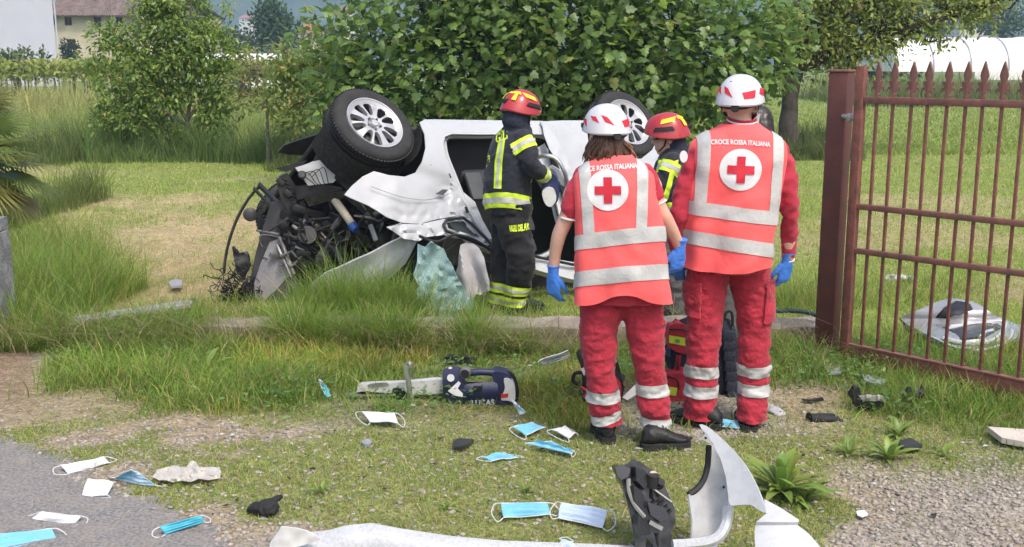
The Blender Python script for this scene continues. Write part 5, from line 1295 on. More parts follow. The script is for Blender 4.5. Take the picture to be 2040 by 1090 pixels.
def boot(toe, heel, ank, parent, sz=1.0):
    """boot from heel to toe with ankle shaft"""
    toe, heel, ank = Vector(toe), Vector(heel), Vector(ank); f = (toe - heel); f.z = 0; L = f.length; f.normalize(); s_ = Vector((-f.y, f.x, 0))
    up = Vector((0, 0, 1)); mb = MB(); rings = []
    for u, hw, z0, z1 in [(-.02, .026, .028, .075), (.04, .038, .024, .10), (.25, .040, .022, .125), (.5, .044, .022, .105), (.72, .052, .022, .075), (.9, .046, .024, .062), (1.0, .026, .028, .048)]:
        c_ = heel + f * L * u; c_.z = heel.z
        rings.append([c_ + s_ * hw * math.cos(a) * sz + up * ((z0 + z1) / 2 + (z1 - z0) / 2 * math.sin(a)) * sz for a in [2 * math.pi * j / 16 for j in range(16)]])
    mb.loft(rings); hb_ = heel + f * L * .18 + up * .07; mb.tube([hb_, hb_.lerp(ank, .5), ank], [.052 * sz, .050 * sz, .052 * sz], 14); mb.ball(hb_, .05 * sz, 8)
    V, F = remesh(mb.vf, .009, 3); V, F = wrinkle((V, F), .004, 38, 5)
    b = obj('boot', (V, F), m_boot, parent, 180)
    out = []
    for u, hw in [(-.04, .022), (-.01, .038), (.08, .047), (.3, .046), (.55, .05), (.74, .058), (.9, .052), (1.0, .034), (1.04, .01)]: out.append((u, hw))
    prof = [(u, hw) for u, hw in out] + [(u, -hw) for u, hw in out[::-1]]
    V, F = sheet(prof, (), .5, lambda u, v: heel + f * L * u + s_ * v * sz + up * .034 * sz, .036 * sz)
    so = obj('sole', (V, F), m_sole, b, 40)
    lace = MB()
    for k in range(4):
        c_ = heel + f * L * (.42 + .075 * k) + up * (.118 - .014 * k) * sz; lace.tube([c_ - s_ * .022, c_ + up * .006, c_ + s_ * .022], .003, 5)
    obj('laces', lace.vf, m_strap, b)
    return b
def head(center, fwd, parent, mat=m_skin, extra=None, neck_to=None, sc=1.0, limbs=()):
    """one body surface: head with nose, jaw, ears; neck, hidden trunk and bare limbs joined on"""
    c_ = Vector(center); f = Vector(fwd).normalized(); s_ = f.cross(Vector((0, 0, 1))).normalized(); u = s_.cross(f)
    rt = Matrix((s_, f, u)).transposed(); L = lambda a, b, z: c_ + (s_ * a + f * b + u * z) * sc
    mb = MB(); mb.ball(L(0, -.012, .02), (.076 * sc, .094 * sc, .098 * sc), 12, rt); mb.ball(L(0, .022, -.05), (.060 * sc, .070 * sc, .072 * sc), 10, rt)
    mb.ball(L(0, .066, -.098), (.028 * sc, .022 * sc, .02 * sc), 7, rt)
    mb.tube([L(0, .085, .012), L(0, .108, -.024), L(0, .092, -.036)], [.009 * sc, .016 * sc, .012 * sc], 8)
    mb.tube([L(-.022, .084, -.066), L(0, .092, -.064), L(.022, .084, -.066)], [.007, .010, .007], 7)
    mb.tube([L(-.022, .078, -.078), L(0, .086, -.078), L(.022, .078, -.078)], [.007, .010, .007], 7)
    mb.tube([L(-.045, .074, .028), L(0, .088, .022), L(.045, .074, .028)], [.010, .011, .010], 7)
    for e in (-1, 1):
        mb.ball(L(.079 * e, -.008, -.014), (.010 * sc, .022 * sc, .032 * sc), 7, rt)
    nk = Vector(neck_to) if neck_to is not None else L(0, -.02, -.2)
    mb.tube([L(0, -.012, -.03), L(0, -.018, -.09).lerp(nk, .4), nk], [.058 * sc, .056 * sc, .064 * sc], 14); mb.ball(nk, .064 * sc, 8)
    for lb in limbs: tubeR(mb, lb, 4, 12)
    V, F = remesh(mb.vf, .0075, 3, .45)
    b = obj('body', (V, F), mat, parent, 180)
    for e in (-1, 1):
        obj('eye', MB().ball(L(.031 * e, .078, .004), .0095, 7).vf, m_eye, b)
        obj('eyebrow', MB().tube([L(.015 * e, .092, .030), L(.048 * e, .078, .030)], .004, 5).vf, m_hair2, b)
    return b, L
def helmet_shell(L, rx=.108, ry=.138, h=.135, z0=-.0, back=-.02, front=.015, n=56, m=18, off=0.0, ear=.0, ridge=.0):
    """dome with a shaped lower edge; a=0 is the front"""
    V = []; F = []
    for i in range(m + 1):
        t = i / m
        for j in range(n):
            a = 2 * math.pi * j / n
            ez = z0 + front * max(0, math.cos(a)) + back * max(0, -math.cos(a)) + ear * math.sin(a) ** 2
            ph = t * math.pi / 2
            rr = math.sin(ph) ** .86
            zz = ez + (h - ez + z0) * (math.cos(ph) ** .95)
            flare = 1 + .05 * max(0, t - .82) / .18
            rd = ridge * math.cos(a * 6) * math.sin(ph * 2) * .5
            V.append(L((rx + off + rd) * rr * flare * math.sin(a), (ry + off + rd) * rr * flare * math.cos(a), zz + off * (1 - t)))
    for i in range(m):
        for j in range(n):
            a = i * n + j; b = i * n + (j + 1) % n; F.append((a, b, b + n, a + n))
    return V, F
def helmet_white(L, parent, visor=True, yaw_dec=0):
    V, F = helmet_shell(L, .112, .142, .120, -.005, -.035, .02, ear=-.012)
    hs = obj('helmet', solid([Vector(v) for v in V], F, -.012), m_helw, parent, 60)
    rim = [V[18 * 56 + j] for j in range(56)] + [V[18 * 56]]
    obj('rim', MB().tube(rim, .006, 6, False).vf, m_helw, hs)
    obj('inner_pad', helmet_shell(lambda a, b, z: L(a * .93, b * .93, z - .012), .112, .142, .128, -.005, -.035, .02), m_strap, hs)
    bvh = BVHTree.FromPolygons([Vector(v) for v in V], F)
    # red flashes: shapes bent onto the dome
    def on_dome(a, e):     # azimuth from the back, height fraction
        ph = (1 - e) * math.pi / 2; j = a + math.pi
        r_ = math.sin(ph) ** .86
        ez = -.005 + .02 * max(0, math.cos(j)) - .035 * max(0, -math.cos(j)) - .012 * math.sin(j) ** 2
        zz = ez + (.120 - ez - .005) * (math.cos(ph) ** .95)
        k = 1 + .05 * max(0, (1 - e) - .82) / .18
        return L((.112 + .0145) * r_ * k * math.sin(j), (.142 + .0145) * r_ * k * math.cos(j), zz + .008)
    for pts in ([(-.95, .30), (-.28, .24), (-.38, .10), (-.85, .12)], [(.12, .14), (.52, .22), (.72, .40), (.42, .34)], [(.78, .20), (1.1, .26), (1.32, .38), (.98, .36)], [(1.4, .10), (1.75, .2), (1.9, .3), (1.55, .28)], [(-1.5, .12), (-1.15, .2), (-1.35, .34), (-1.7, .28)], [(-1.95, .12), (-1.7, .2), (-1.8, .3), (-2.1, .28)]):
        obj('red_flash', sheet(pts, (), .08, on_dome, .003), m_redp, hs)
    for pts in ([(-.1, .55), (.06, .56), (.08, .66), (-.08, .64)], [(.35, .52), (.5, .53), (.5, .62), (.38, .6)]):
        obj('vent', sheet(pts, (), .05, on_dome, .001), m_strap, hs)
    st = MB()
    st.tube([L(-.09, -.085, -.03), L(-.05, -.128, -.045), L(0, -.14, -.048), L(.05, -.128, -.045), L(.09, -.085, -.03)], .012, 7, True, .5)
    for e in (-1, 1):
        st.tube([L(.098 * e, .02, -.01), L(.085 * e, .035, -.08), L(.03 * e, .075, -.128), L(0, .08, -.132)], .006, 6, True, .5); st.tube([L(.095 * e, -.06, -.03), L(.088 * e, .0, -.07), L(.085 * e, .035, -.085)], .006, 6, True, .5)
    obj('chin_strap', st.vf, m_strap, hs)
    obj('dial', MB().lathe([(.001, 0), (.02, 0), (.022, .006), (.018, .014), (.001, .014)], L(0, -.142, -.05), L(0, -1, 0) - L(0, 0, 0), 16).vf, m_strap, hs)
    for e in (-1, 1): obj('knob', MB().lathe([(.001, 0), (.014, 0), (.012, .01), (.001, .01)], L(.115 * e, .045, .02), L(e, 0, 0) - L(0, 0, 0), 12).vf, m_strap, hs)
    if visor:
        V2, F2 = [], []
        for i in range(9):
            for j in range(17):
                a = (-1 + j / 8) * 1.15; V2.append(L(.120 * math.sin(a), .150 * math.cos(a) + .012, .03 - .105 * i / 8))
        for i in range(8):
            for j in range(16): q_ = i * 17 + j; F2.append((q_, q_ + 1, q_ + 18, q_ + 17))
        obj('visor', solid([Vector(v) for v in V2], F2, .002), M_glass('visor_glass', (.75, .76, .76), .22, .15), hs)
    return hs
def helmet_red(L, parent):
    V, F = helmet_shell(L, .116, .145, .135, -.005, -.03, .02, ear=-.03, ridge=.006)
    hs = obj('helmet', solid([Vector(v) for v in V], F, -.014), m_helr, parent, 60)
    def on_dome(a, e, off=.017):
        ph = (1 - e) * math.pi / 2; r_ = math.sin(ph) ** .86
        return L((.116 + off) * r_ * math.sin(a), (.145 + off) * r_ * math.cos(a), -.005 + .135 * math.cos(ph) ** .95 + .004)
    for pts in ([(-.7, .66), (.7, .66), (.5, .94), (-.5, .94)], [(1.25, .35), (1.95, .40), (2.3, .62), (1.3, .52)], [(-1.25, .35), (-1.95, .40), (-2.3, .62), (-1.3, .52)], [(2.3, .48), (3.95, .48), (3.7, .86), (2.6, .86)], [(-.5, .06), (.5, .06), (.4, .22), (-.4, .22)], [(2.5, .18), (2.75, .2), (2.7, .45), (2.5, .5)], [(3.6, .18), (3.8, .2), (3.8, .5), (3.55, .45)]):
        obj('yellow_flash', sheet(pts, (), .1, on_dome, .003), m_yelp, hs)
    obj('rim', MB().tube([V[18 * 56 + j] for j in range(56)] + [V[18 * 56]], .008, 6, False).vf, m_helr, hs)
    for e in (-1, 1):
        obj('side_clip', sheet([(.9 * e, .10), (1.9 * e, .10), (1.8 * e, .22), (1.0 * e, .24)], (), .1, lambda a, b: on_dome(a, b, .022), .006), m_strap, hs)
    st = MB()
    for e in (-1, 1): st.tube([L(.105 * e, .01, -.02), L(.088 * e, .03, -.085), L(.03 * e, .072, -.125), L(0, .078, -.13)], .006, 6, True, .5)
    obj('chin_strap', st.vf, m_strap, hs)
    obj('lamp', MB().box(L(0, -.15, .03), (.06, .03, .03), None, .006).vf, m_strap, hs)
    return hs

def paramedic(root, J, spec):
    """J(px,py,dy) = point in the person's own upright plane"""
    # trousers
    mb = MB(); n_ = spec['legs']
    hipc = J(*spec['hip']); mb.loft([ring((hipc.x, hipc.y, hipc.z + dz), rx, ry, 28, 2.3) for dz, rx, ry in spec['pelvis']])
    legs = []
    for lg in n_:
        q_ = [(*J(a, b, dy), r_) for a, b, dy, r_ in lg]; legs.append(q_); tubeR(mb, q_, 6, 18)
    V, F = remesh(mb.vf, .0095, 5)
    ank = min(q_[-1][2] for q_ in legs)
    V, F = wrinkle((V, F), .015, (6, 6, 11), spec['seed'], lambda v: 1.0 if v.z < ank + .55 else .75)
    V, F = wrinkle((V, F), .011, (10, 10, 24), spec['seed'] + 2, lambda v: 1.5 if v.z < ank + .22 else .6)
    V, F = wrinkle((V, F), .008, (20, 20, 32), spec['seed'] + 9)
    V, F = cut((V, F), [((0, 5.3, spec['hemz']), (0, .05, -1))], 0.0)
    tr_vf = (V, F); tr = obj('trousers', tr_vf, m_redcloth, root, 180)
    for (side, pyt, pyb, tl) in spec['leg_bands']:
        a, b, dy = [(q_[0], q_[1], q_[2]) for q_ in n_[side]][-2]
        zt, zb_ = J(a, pyt, dy).z, J(a, pyb, dy).z; cx = J(a, (pyt + pyb) / 2, dy).x
        mid = J(spec['split'], 700, 0).x; sg = -1 if side == 0 else 1
        vf = cut(tr_vf, [((cx, 0, zt), (tl, 0, 1)), ((cx, 0, zb_), (-tl, 0, -1)), ((mid, 0, 0), (-sg, 0, 0))], .004)
        obj('reflective_band', clean(vf), m_refl, tr, 60)
    for (pxo, side, y0_, y1_) in spec.get('pockets', []):
        c_ = J(pxo, (y0_ + y1_) / 2, 0); hgt = J(pxo, y0_).z - J(pxo, y1_).z
        vf = cut(tr_vf, [((c_.x, 0, c_.z + hgt / 2), (0, 0, 1)), ((c_.x, 0, c_.z - hgt / 2), (0, 0, -1)), ((c_.x, 0, 0), (-side, 0, 0))], .016)
        obj('cargo_pocket', solid(*clean(vf), .014), m_redcloth, tr, 60)
    # boots
    for t_, h_, a_ in spec['boots']: boot(t_, h_, a_, root, spec.get('bsz', 1.0))
    # shirt
    mb = MB(); tq = [(*J(a, b, dy), rx, ry) for a, b, dy, rx, ry in spec['torso']]
    mb.loft(torso_rings(tq, spec['yaw'], 36, 4, 2.3))
    for sl in spec['sleeves']: tubeR(mb, [(*J(a, b, dy), r_) for a, b, dy, r_ in sl], 5, 16)
    V, F = remesh(mb.vf, .012, 4); V, F = wrinkle((V, F), .015, (9, 9, 12), spec['seed'] + 5); V, F = wrinkle((V, F), .007, (20, 20, 28), spec['seed'] + 6)
    sh_vf = (V, F); sh = obj('shirt', sh_vf, m_redpoly, root, 180)
    for sl in spec['sleeves']:
        p0, p1 = J(*sl[-1][:3]), J(*sl[-2][:3]); d = (p0 - p1).normalized(); rr = sl[-1][3]
        obj('cuff', MB().tube([p0 + d * (rr * .72), p0 + d * (rr * .86)], rr * .93, 20).vf, m_trim, sh)
    # collar
    nk = J(*spec['collar'][:3]); cr = spec['collar'][3]
    cv = [ring((nk.x, nk.y, nk.z + dz), cr * k, cr * k * 1.05, 28, 2, 0, (0, .25)) for dz, k in ((-.03, 1.12), (0, 1.02), (.03, .98), (.036, 1.0))]
    co = obj('collar', solid(*[(lambda m_: ([Vector(v) for v in m_.V], m_.F))(MB().loft(cv, False))][0], .006), m_redcloth, root, 60)
    obj('collar_stripe', MB().loft([ring((nk.x, nk.y, nk.z + dz), cr * 1.02, cr * 1.07, 28, 2, 0, (0, .25)) for dz in (.016, .024)], False).vf, m_trim, co)
    # vest: an open shell over the trunk, hem waving
    vq = [(*J(a, b, dy), rx, ry) for a, b, dy, rx, ry in spec['vest']]
    rings = torso_rings(vq, spec['yaw'], 96, 9, 2.5); m_ = len(rings)
    zh = rings[0][0].z; out = []
    for i, rg in enumerate(rings):
        f = i / (m_ - 1); cx = sum(v.x for v in rg) / 96; cy = sum(v.y for v in rg) / 96; r2 = []
        for j, v in enumerate(rg):
            a = 2 * math.pi * j / 96; rad = Vector((v.x - cx, v.y - cy, 0)); rn = rad.normalized()
            wv = (1 - f) ** 1.6 * (.020 * math.cos(3 * a + spec['seed']) + .012 * math.cos(7 * a + 1.3 * spec['seed'])) + .012 * noise.noise(Vector((v.x * 6 + v.z * 3, v.y * 6, v.z * 5 + spec['seed']))) - .016 * (abs(noise.noise(Vector((v.x * 5 - v.z * 4, v.y * 5, v.z * 7 + 3 * spec['seed'])))) - .2) * (1.1 - .6 * f) + .006 * noise.noise(Vector((v.x * 16, v.y * 16, v.z * 12)))
            hem = (1 - f) ** 3 * spec['hem'](a)
            r2.append(v + rn * wv + Vector((0, 0, hem)))
        out.append(r2)
    vb = MB().loft(out, False); vf = ([Vector(v) for v in vb.V], vb.F)
    bmn = vnorm(*vf); 
    if bmn[len(out[0]) * 5].dot(vf[0][len(out[0]) * 5] - Vector(vq[2][:3])) < 0: vf = (vf[0], [f[::-1] for f in vf[1]])
    vest = obj('vest', solid(vf[0], vf[1], .004), m_hivis, root, 60)
    bvh = BVHTree.FromPolygons(vf[0], vf[1])
    for pts in spec['vest_bands']:            # (left px,py) (right px,py) height px, fore-aft slope
        (ax, ay), (bx, by), hp, sl = pts
        A, B = J(ax, ay, -.1), J(bx, by, -.1); d = (B - A); nrm = Vector((-d.z, sl * abs(d.x), d.x)).normalized()
        hgt = (J(ax, ay - hp, -.1) - A).length
        obj('reflective_stripe', clean(cut(vf, [(A + nrm * hgt, nrm), (A, -nrm)], .0045)), m_refl, vest, 60)
    for (t0, b0, wpx) in spec['vest_straps']:
        T_, B_ = J(*t0, -.1), J(*b0, -.1); d = T_ - B_; nrm = Vector((d.z, 0, -d.x)).normalized(); hw = wpx / 2 / 2150 * 5.7
        top = T_.z; bot = B_.z
        obj('shoulder_stripe', clean(cut(vf, [(T_ + nrm * hw, nrm), (T_ - nrm * hw, -nrm), ((0, 0, bot), (0, 0, -1))], .0040)), m_refl, vest, 60)
    ex, ey, er, etilt = spec['emblem']; ec = J(ex, ey, -.2); er_m = er / 2150 * 5.6
    rot = lambda u, v: (ec.x + u * math.cos(etilt) - v * math.sin(etilt), ec.y, ec.z + u * math.sin(etilt) + v * math.cos(etilt))
    dsc = project(sheet(circle(0, 0, er_m, 44), (), .012, rot), bvh, (0, 1, 0), .0045)
    obj('emblem_disc', clean(dsc), m_whitep, vest, 60)
    q_, w_ = er_m * .64, er_m * .205
    cr_ = [(-w_, -q_), (w_, -q_), (w_, -w_), (q_, -w_), (q_, w_), (w_, w_), (w_, q_), (-w_, q_), (-w_, w_), (-q_, w_), (-q_, -w_), (-w_, -w_)]
    obj('red_cross', clean(project(sheet(cr_, (), .01, rot), bvh, (0, 1, 0), .0085)), m_redp, vest, 60)
    tx, ty, ts = spec['text']; tcn = J(tx, ty, -.2)
    arch = spec.get('arch', .25)
    tm = text_mesh('CROCE ROSSA ITALIANA', ts, lambda u, v: (tcn.x + u, tcn.y, tcn.z + v + u * math.tan(spec.get('ttilt', 0)) - arch * u * u), .0008, .80)
    obj('printed_text', clean(project(tm, bvh, (0, 1, 0), .006)), m_whitep, vest, None)
    return vest, bvh

# ------------------------------------------------------------------ man in the white helmet
MY = 5.44
man = thing('person', (P(1455, 850, MY).x, MY, 0), 'rescuer with long red sleeves and visored white helmet, seen from behind near the gate post', 'person', 'rescue workers at the crash')
Jm = lambda a, b, dy=0.0: P(a, b, MY + dy)
gman = lambda px_, py_: (lambda q_: Vector((q_.x, q_.y, float(gz(q_.x, q_.y)) + .002)))(G(px_, py_))
def footpts(toe_px, heel_px):
    t_, h_ = gman(*toe_px), gman(*heel_px); z = min(t_.z, h_.z); t_.z = h_.z = z; return t_, h_
t1, h1_ = footpts((1338, 838), (1400, 852)); h1_ = t1 + (h1_ - t1).normalized() * .29
h2_ = gman(1492, 864); t2 = h2_ + Vector((.03, .27, 0))
mspec = dict(seed=3, hemz=.055, yaw=R(-4), split=1452, hip=(1452, 500, .02), pelvis=[(-.10, .165, .125), (0, .185, .14), (.10, .18, .135), (.2, .175, .13)],
    legs=[[(1410, 530, .02, .110), (1407, 590, .02, .106), (1403, 650, .01, .094), (1399, 710, .0, .088), (1397, 765, .02, .086), (1394, 815, .02, .084), (1394, 862, .02, .082)],
          [(1492, 530, .03, .110), (1498, 590, .03, .102), (1502, 650, .03, .090), (1502, 715, .02, .084), (1501, 770, .03, .082), (1498, 825, -.01, .080), (1496, 876, -.03, .078)]],
    leg_bands=[(0, 722, 746, .05), (0, 762, 786, .05), (1, 727, 750, .02), (1, 764, 787, .02)],
    pockets=[(1392, -1, 560, 628), (1517, 1, 562, 640)],
    boots=[(t1, h1_, Jm(1392, 815, .02)), (t2, h2_, Jm(1497, 825, .05))],
    torso=[(1452, 540, 0, .17, .13), (1455, 470, 0, .20, .14), (1464, 400, 0, .215, .145), (1472, 330, 0, .225, .14), (1475, 290, 0, .20, .12), (1476, 265, 0, .12, .09), (1476, 250, 0, .07, .07)],
    sleeves=[[(1400, 305, 0, .068), (1377, 345, -.01, .062), (1360, 400, -.02, .056), (1352, 440, -.02, .050), (1350, 480, .05, .044), (1352, 506, .06, .040)],
             [(1546, 302, 0, .068), (1562, 340, -.01, .061), (1570, 390, -.02, .054), (1574, 430, -.01, .048), (1572, 475, .03, .042), (1570, 506, .05, .038)]],
    collar=(1478, 246, .0, .075),
    vest=[(1448, 528, 0, .222, .175), (1450, 480, 0, .226, .175), (1456, 430, 0, .232, .172), (1464, 370, 0, .240, .168), (1470, 320, 0, .246, .160), (1473, 288, 0, .238, .145), (1475, 268, 0, .185, .125), (1476, 254, 0, .12, .105), (1477, 246, 0, .095, .09)],
    hem=lambda a: .012 * math.cos(2 * a) + .014 * math.cos(a),
    vest_bands=[((1365, 426), (1545, 448), 27, .05), ((1362, 484), (1535, 512), 27, .10)],
    vest_straps=[((1408, 262), (1394, 410), 21), ((1549, 280), (1537, 425), 21)],
    emblem=(1479, 340, 39, -.03), text=(1482, 286, .0315), ttilt=-.035, arch=.3)
paramedic(man, Jm, mspec)
hc = Jm(1474, 208, .02)
b_, Lm = head(hc, (.36, .93, -.05), man, neck_to=Jm(1474, 262, 0), limbs=[[(*Jm(1476, 258, 0), .075), (*Jm(1470, 340, 0), .13), (*Jm(1457, 470, 0), .12)], [(*Jm(1571, 480, .03), .04), (*Jm(1570, 512, .05), .034)], [(*Jm(1350, 480, .05), .04), (*Jm(1352, 510, .06), .034)]])
Lh = lambda a, b, z: Lm(a * .93, b * .93, z * .95 + .028)
helmet_white(Lh, man)
hand('glove', Jm(1568, 522, .05), (-.06, .2, -1), (-.55, .83, 0), (-.9, -.3, 0), m_glove, man, 1.12, .75)
hand('glove', Jm(1352, 510, .07), (-.05, .2, -1), (.6, .8, 0), (.9, -.2, 0), m_glove, man, 1.08, .6)
# hanging face mask by the cheek
obj('mask_loop', MB().tube([Lm(.082, .0, -.02), Lm(.085, .05, -.07), Lm(.06, .09, -.10)], .003, 5).vf, m_trim, man)
obj('chin_mask', sheet([(1488, 250), (1506, 234), (1514, 226), (1512, 246), (1502, 252)], (), 5, lambda u, v: P(u, v, MY - .06 + .04 * (u - 1488) / 26), .003), m_cloth, man)
# arm badge
obj('arm_badge', sheet(circle(1362, 312, 8, 20, 12), (), 5, lambda u, v: P(u, v, MY - .085)), m_whitep, man)

# ------------------------------------------------------------------ woman in the white helmet
WY = 5.22
wom = thing('person', (P(1250, 880, WY).x, WY, 0), 'rescuer with short sleeves, white helmet and long brown hair, nearest to us', 'person', 'rescue workers at the crash')
Jw = lambda a, b, dy=0.0: P(a, b, WY + dy)
h1_ = gman(1212, 886); t1 = h1_ + Vector((-.03, .26, 0)); h2_ = gman(1280, 896); t2 = gman(1340, 902); t2.z = h2_.z; t2 = h2_ + ((t2 - h2_).normalized() + Vector((0, .45, 0))).normalized() * .24
wspec = dict(bsz=.94, seed=8, hemz=.105, yaw=R(-6), split=1246, hip=(1240, 570, .03), pelvis=[(-.06, .165, .125), (0, .185, .145), (.10, .18, .14), (.2, .165, .13)],
    legs=[[(1198, 610, .02, .108), (1194, 660, .02, .098), (1195, 715, .0, .086), (1199, 760, .0, .076), (1203, 800, .02, .084), (1208, 830, .03, .076), (1211, 866, .03, .072)],
          [(1279, 606, .02, .108), (1287, 660, .01, .098), (1294, 720, -.01, .084), (1299, 770, .0, .078), (1303, 810, .0, .086), (1305, 840, .0, .076), (1303, 876, .0, .072)]],
    leg_bands=[(0, 772, 795, -.02), (0, 818, 838, -.3), (1, 760, 784, -.03), (1, 828, 847, .1)],
    pockets=[],
    boots=[(t1, h1_, Jw(1210, 836, .04)), (t2, h2_, Jw(1303, 845, .0))],
    torso=[(1240, 600, 0, .165, .13), (1236, 520, 0, .175, .135), (1230, 450, 0, .18, .135), (1224, 385, 0, .19, .13), (1222, 345, 0, .175, .115), (1221, 322, 0, .11, .085), (1221, 308, 0, .065, .065)],
    sleeves=[[(1166, 350, 0, .058), (1148, 378, -.01, .052), (1139, 405, -.02, .049), (1136, 420, -.02, .048)], [(1278, 345, 0, .058), (1294, 365, -.01, .052), (1302, 382, -.02, .049), (1305, 390, -.02, .048)]],
    collar=(1222, 306, 0, .066),
    vest=[(1240, 596, 0, .238, .18), (1238, 550, 0, .232, .178), (1236, 500, 0, .224, .172), (1232, 440, 0, .215, .165), (1226, 385, 0, .208, .155), (1223, 350, 0, .196, .14), (1222, 330, 0, .155, .122), (1221, 315, 0, .105, .10), (1221, 307, 0, .085, .085)],
    hem=lambda a: .055 * math.exp(-((a - 4.75) / .42) ** 2) + .01 * math.cos(a),
    vest_bands=[((1138, 500), (1325, 482), 29, .28), ((1138, 573), (1325, 559), 29, .32)],
    vest_straps=[((1164, 318), (1174, 480), 20), ((1280, 312), (1274, 470), 20)],
    emblem=(1213, 382, 37, .03), text=(1213, 337, .0315), ttilt=.09, arch=.3)
paramedic(wom, Jw, wspec)
hc = Jw(1208, 268, .02)
arms = [[(*Jw(1140, 400, -.01), .042), (*Jw(1126, 440, -.01), .038), (*Jw(1114, 468, .0), .037), (*Jw(1106, 505, .02), .031), (*Jw(1103, 540, .03), .027)],
        [(*Jw(1302, 380, -.02), .042), (*Jw(1314, 415, -.02), .038), (*Jw(1328, 440, -.01), .037), (*Jw(1344, 470, .02), .031), (*Jw(1353, 492, .04), .027)]]
b_, Lw = head(hc, (-.30, .95, -.12), wom, neck_to=Jw(1219, 325, 0), limbs=arms + [[(*Jw(1221, 320, 0), .07), (*Jw(1228, 400, 0), .12), (*Jw(1236, 520, 0), .11)], [(*Jw(1222, 360, 0), .07), (*Jw(1150, 375, 0), .05), (*Jw(1138, 405, 0), .046)], [(*Jw(1222, 360, 0), .07), (*Jw(1290, 360, 0), .05), (*Jw(1302, 382, 0), .046)]])
helmet_white(lambda a, b, z: Lw(a * .87, b * .9, z * .92 + .03), wom, visor=False)
hand('glove', Jw(1102, 548, .03), (0, .12, -1), (.65, .75, 0), (.75, .6, 0), m_glove, wom, 1.02, .65)
hand('glove', Jw(1354, 497, .04), (-.05, .15, -1), (-.5, .85, 0), (-.85, .3, 0), m_glove, wom, 1.08, .75)
# hair falling from under the helmet over the collar
random.seed(3); hm_ = MB(); hm2 = MB()
for i in range(260):
    a = random.uniform(-1.75, 1.95); base = Lw(.072 * math.sin(a), -.088 * math.cos(a), -.01 + random.uniform(-.03, .02))
    L_ = random.uniform(.07, .12) if a > -.2 else random.uniform(.06, .10); sx = .020 * math.sin(a) + random.uniform(-.02, .02)
    p1 = base + Vector((sx * .4, -.015, -L_ * .5)); p2 = base + Vector((sx + .03 * (a > .6), random.uniform(-.02, .02), -L_)); p3 = p2 + Vector((random.uniform(-.02, .03), random.uniform(-.015, .01), -.03))
    (hm_ if a < 1.0 else hm2).tube(spl([base, p1, p2, p3], 3), [.006] * 6 + [.0045, .003, .002, .001], 5)
hr = obj('hair', hm_.vf, m_hair, wom, 180); obj('backlit_strands', hm2.vf, M('backlit_hair', (.30, .13, .06), .4, var=.4, vs=50, spec=.5), hr, 180)  # orange on the right-hand strands paints the backlight into the hair colour

# ------------------------------------------------------------------ firefighters
def striped(root_part, vf, p0, p1, rmax, wide, y=m_yel, s=m_refl):
    """yellow-silver-yellow band round a limb, centred between p0 and p1"""
    p0, p1 = Vector(p0), Vector(p1); d = (p1 - p0).normalized(); c_ = (p0 + p1) / 2
    kp = lambda q_: ((q_ - c_) - d * (q_ - c_).dot(d)).length < rmax
    a = obj('yellow_band', clean(cut(vf, [(c_ + d * wide / 2, d), (c_ - d * wide / 2, -d)], .004, kp)), y, root_part, 60)
    obj('reflective_band', clean(cut(vf, [(c_ + d * wide * .18, d), (c_ - d * wide * .18, -d)], .007, kp)), s, root_part, 60)
def firefighter(root, J, sp):
    fx, fy = sp['yaw'], 0
    mb = MB(); hipc = J(*sp['hip']); mb.loft([ring((hipc.x, hipc.y, hipc.z + dz), rx, ry, 24, 2.3, sp['yaw']) for dz, rx, ry in [(-.1, .16, .13), (0, .18, .145), (.12, .175, .14), (.22, .17, .135)]])
    legs = []
    for lg in sp['legs']: q_ = [(*J(a, b, dy), r_) for a, b, dy, r_ in lg]; legs.append(q_); tubeR(mb, q_, 5, 16)
    V, F = remesh(mb.vf, .015, 4); V, F = wrinkle((V, F), .018, (6, 6, 10), 4); V, F = wrinkle((V, F), .008, (12, 12, 26), 6)
    tvf = (V, F); tr = obj('trousers', tvf, sp['tmat'], root, 180)
    for q_ in legs:
        for z0 in sp.get('legz', (.14, .23)):
            c_ = Vector(q_[-2][:3]); cz = z0
            kp = lambda v, cx=c_: (Vector((v.x, v.y, 0)) - Vector((cx.x, cx.y, 0))).length < .2
            a = obj('yellow_band', clean(cut(tvf, [((0, 0, cz + .035), (0.1, 0, 1)), ((0, 0, cz - .035), (-.1, 0, -1))], .004, kp)), m_yel, tr, 60)
            obj('reflective_band', clean(cut(tvf, [((0, 0, cz + .012), (.1, 0, 1)), ((0, 0, cz - .012), (-.1, 0, -1))], .007, kp)), m_refl, tr, 60)
    for t_, h_, a_ in sp['boots']: boot(t_, h_, a_, root, 1.05)
    mb = MB(); mb.loft(torso_rings([(*J(a, b, dy), rx, ry) for a, b, dy, rx, ry in sp['torso']], sp['yaw'], 36, 4, 2.3))
    sls = []
    for sl in sp['sleeves']: q_ = [(*J(a, b, dy), r_) for a, b, dy, r_ in sl]; sls.append(q_); tubeR(mb, q_, 5, 16)
    V, F = remesh(mb.vf, .013, 4); V, F = wrinkle((V, F), .012, (8, 8, 11), 9); V, F = wrinkle((V, F), .006, (20, 20, 26), 12)
    jvf = (V, F); jk = obj('jacket', jvf, m_navy, root, 180)
    return jk, jvf, tr, tvf, sls
FYY = 7.92
ff = thing('person', (P(1015, 620, FYY).x, FYY, .05), 'firefighter with dark hood and red helmet leaning into the car door opening', 'person', 'rescue workers at the crash')
Jf = lambda a, b, dy=0.0: P(a, b, FYY + dy)
gf = lambda a, b: (lambda q_: Vector((q_.x, q_.y, .055)))(G(a, b, .055))
hA = gf(1020, 622); hB = gf(985, 618)
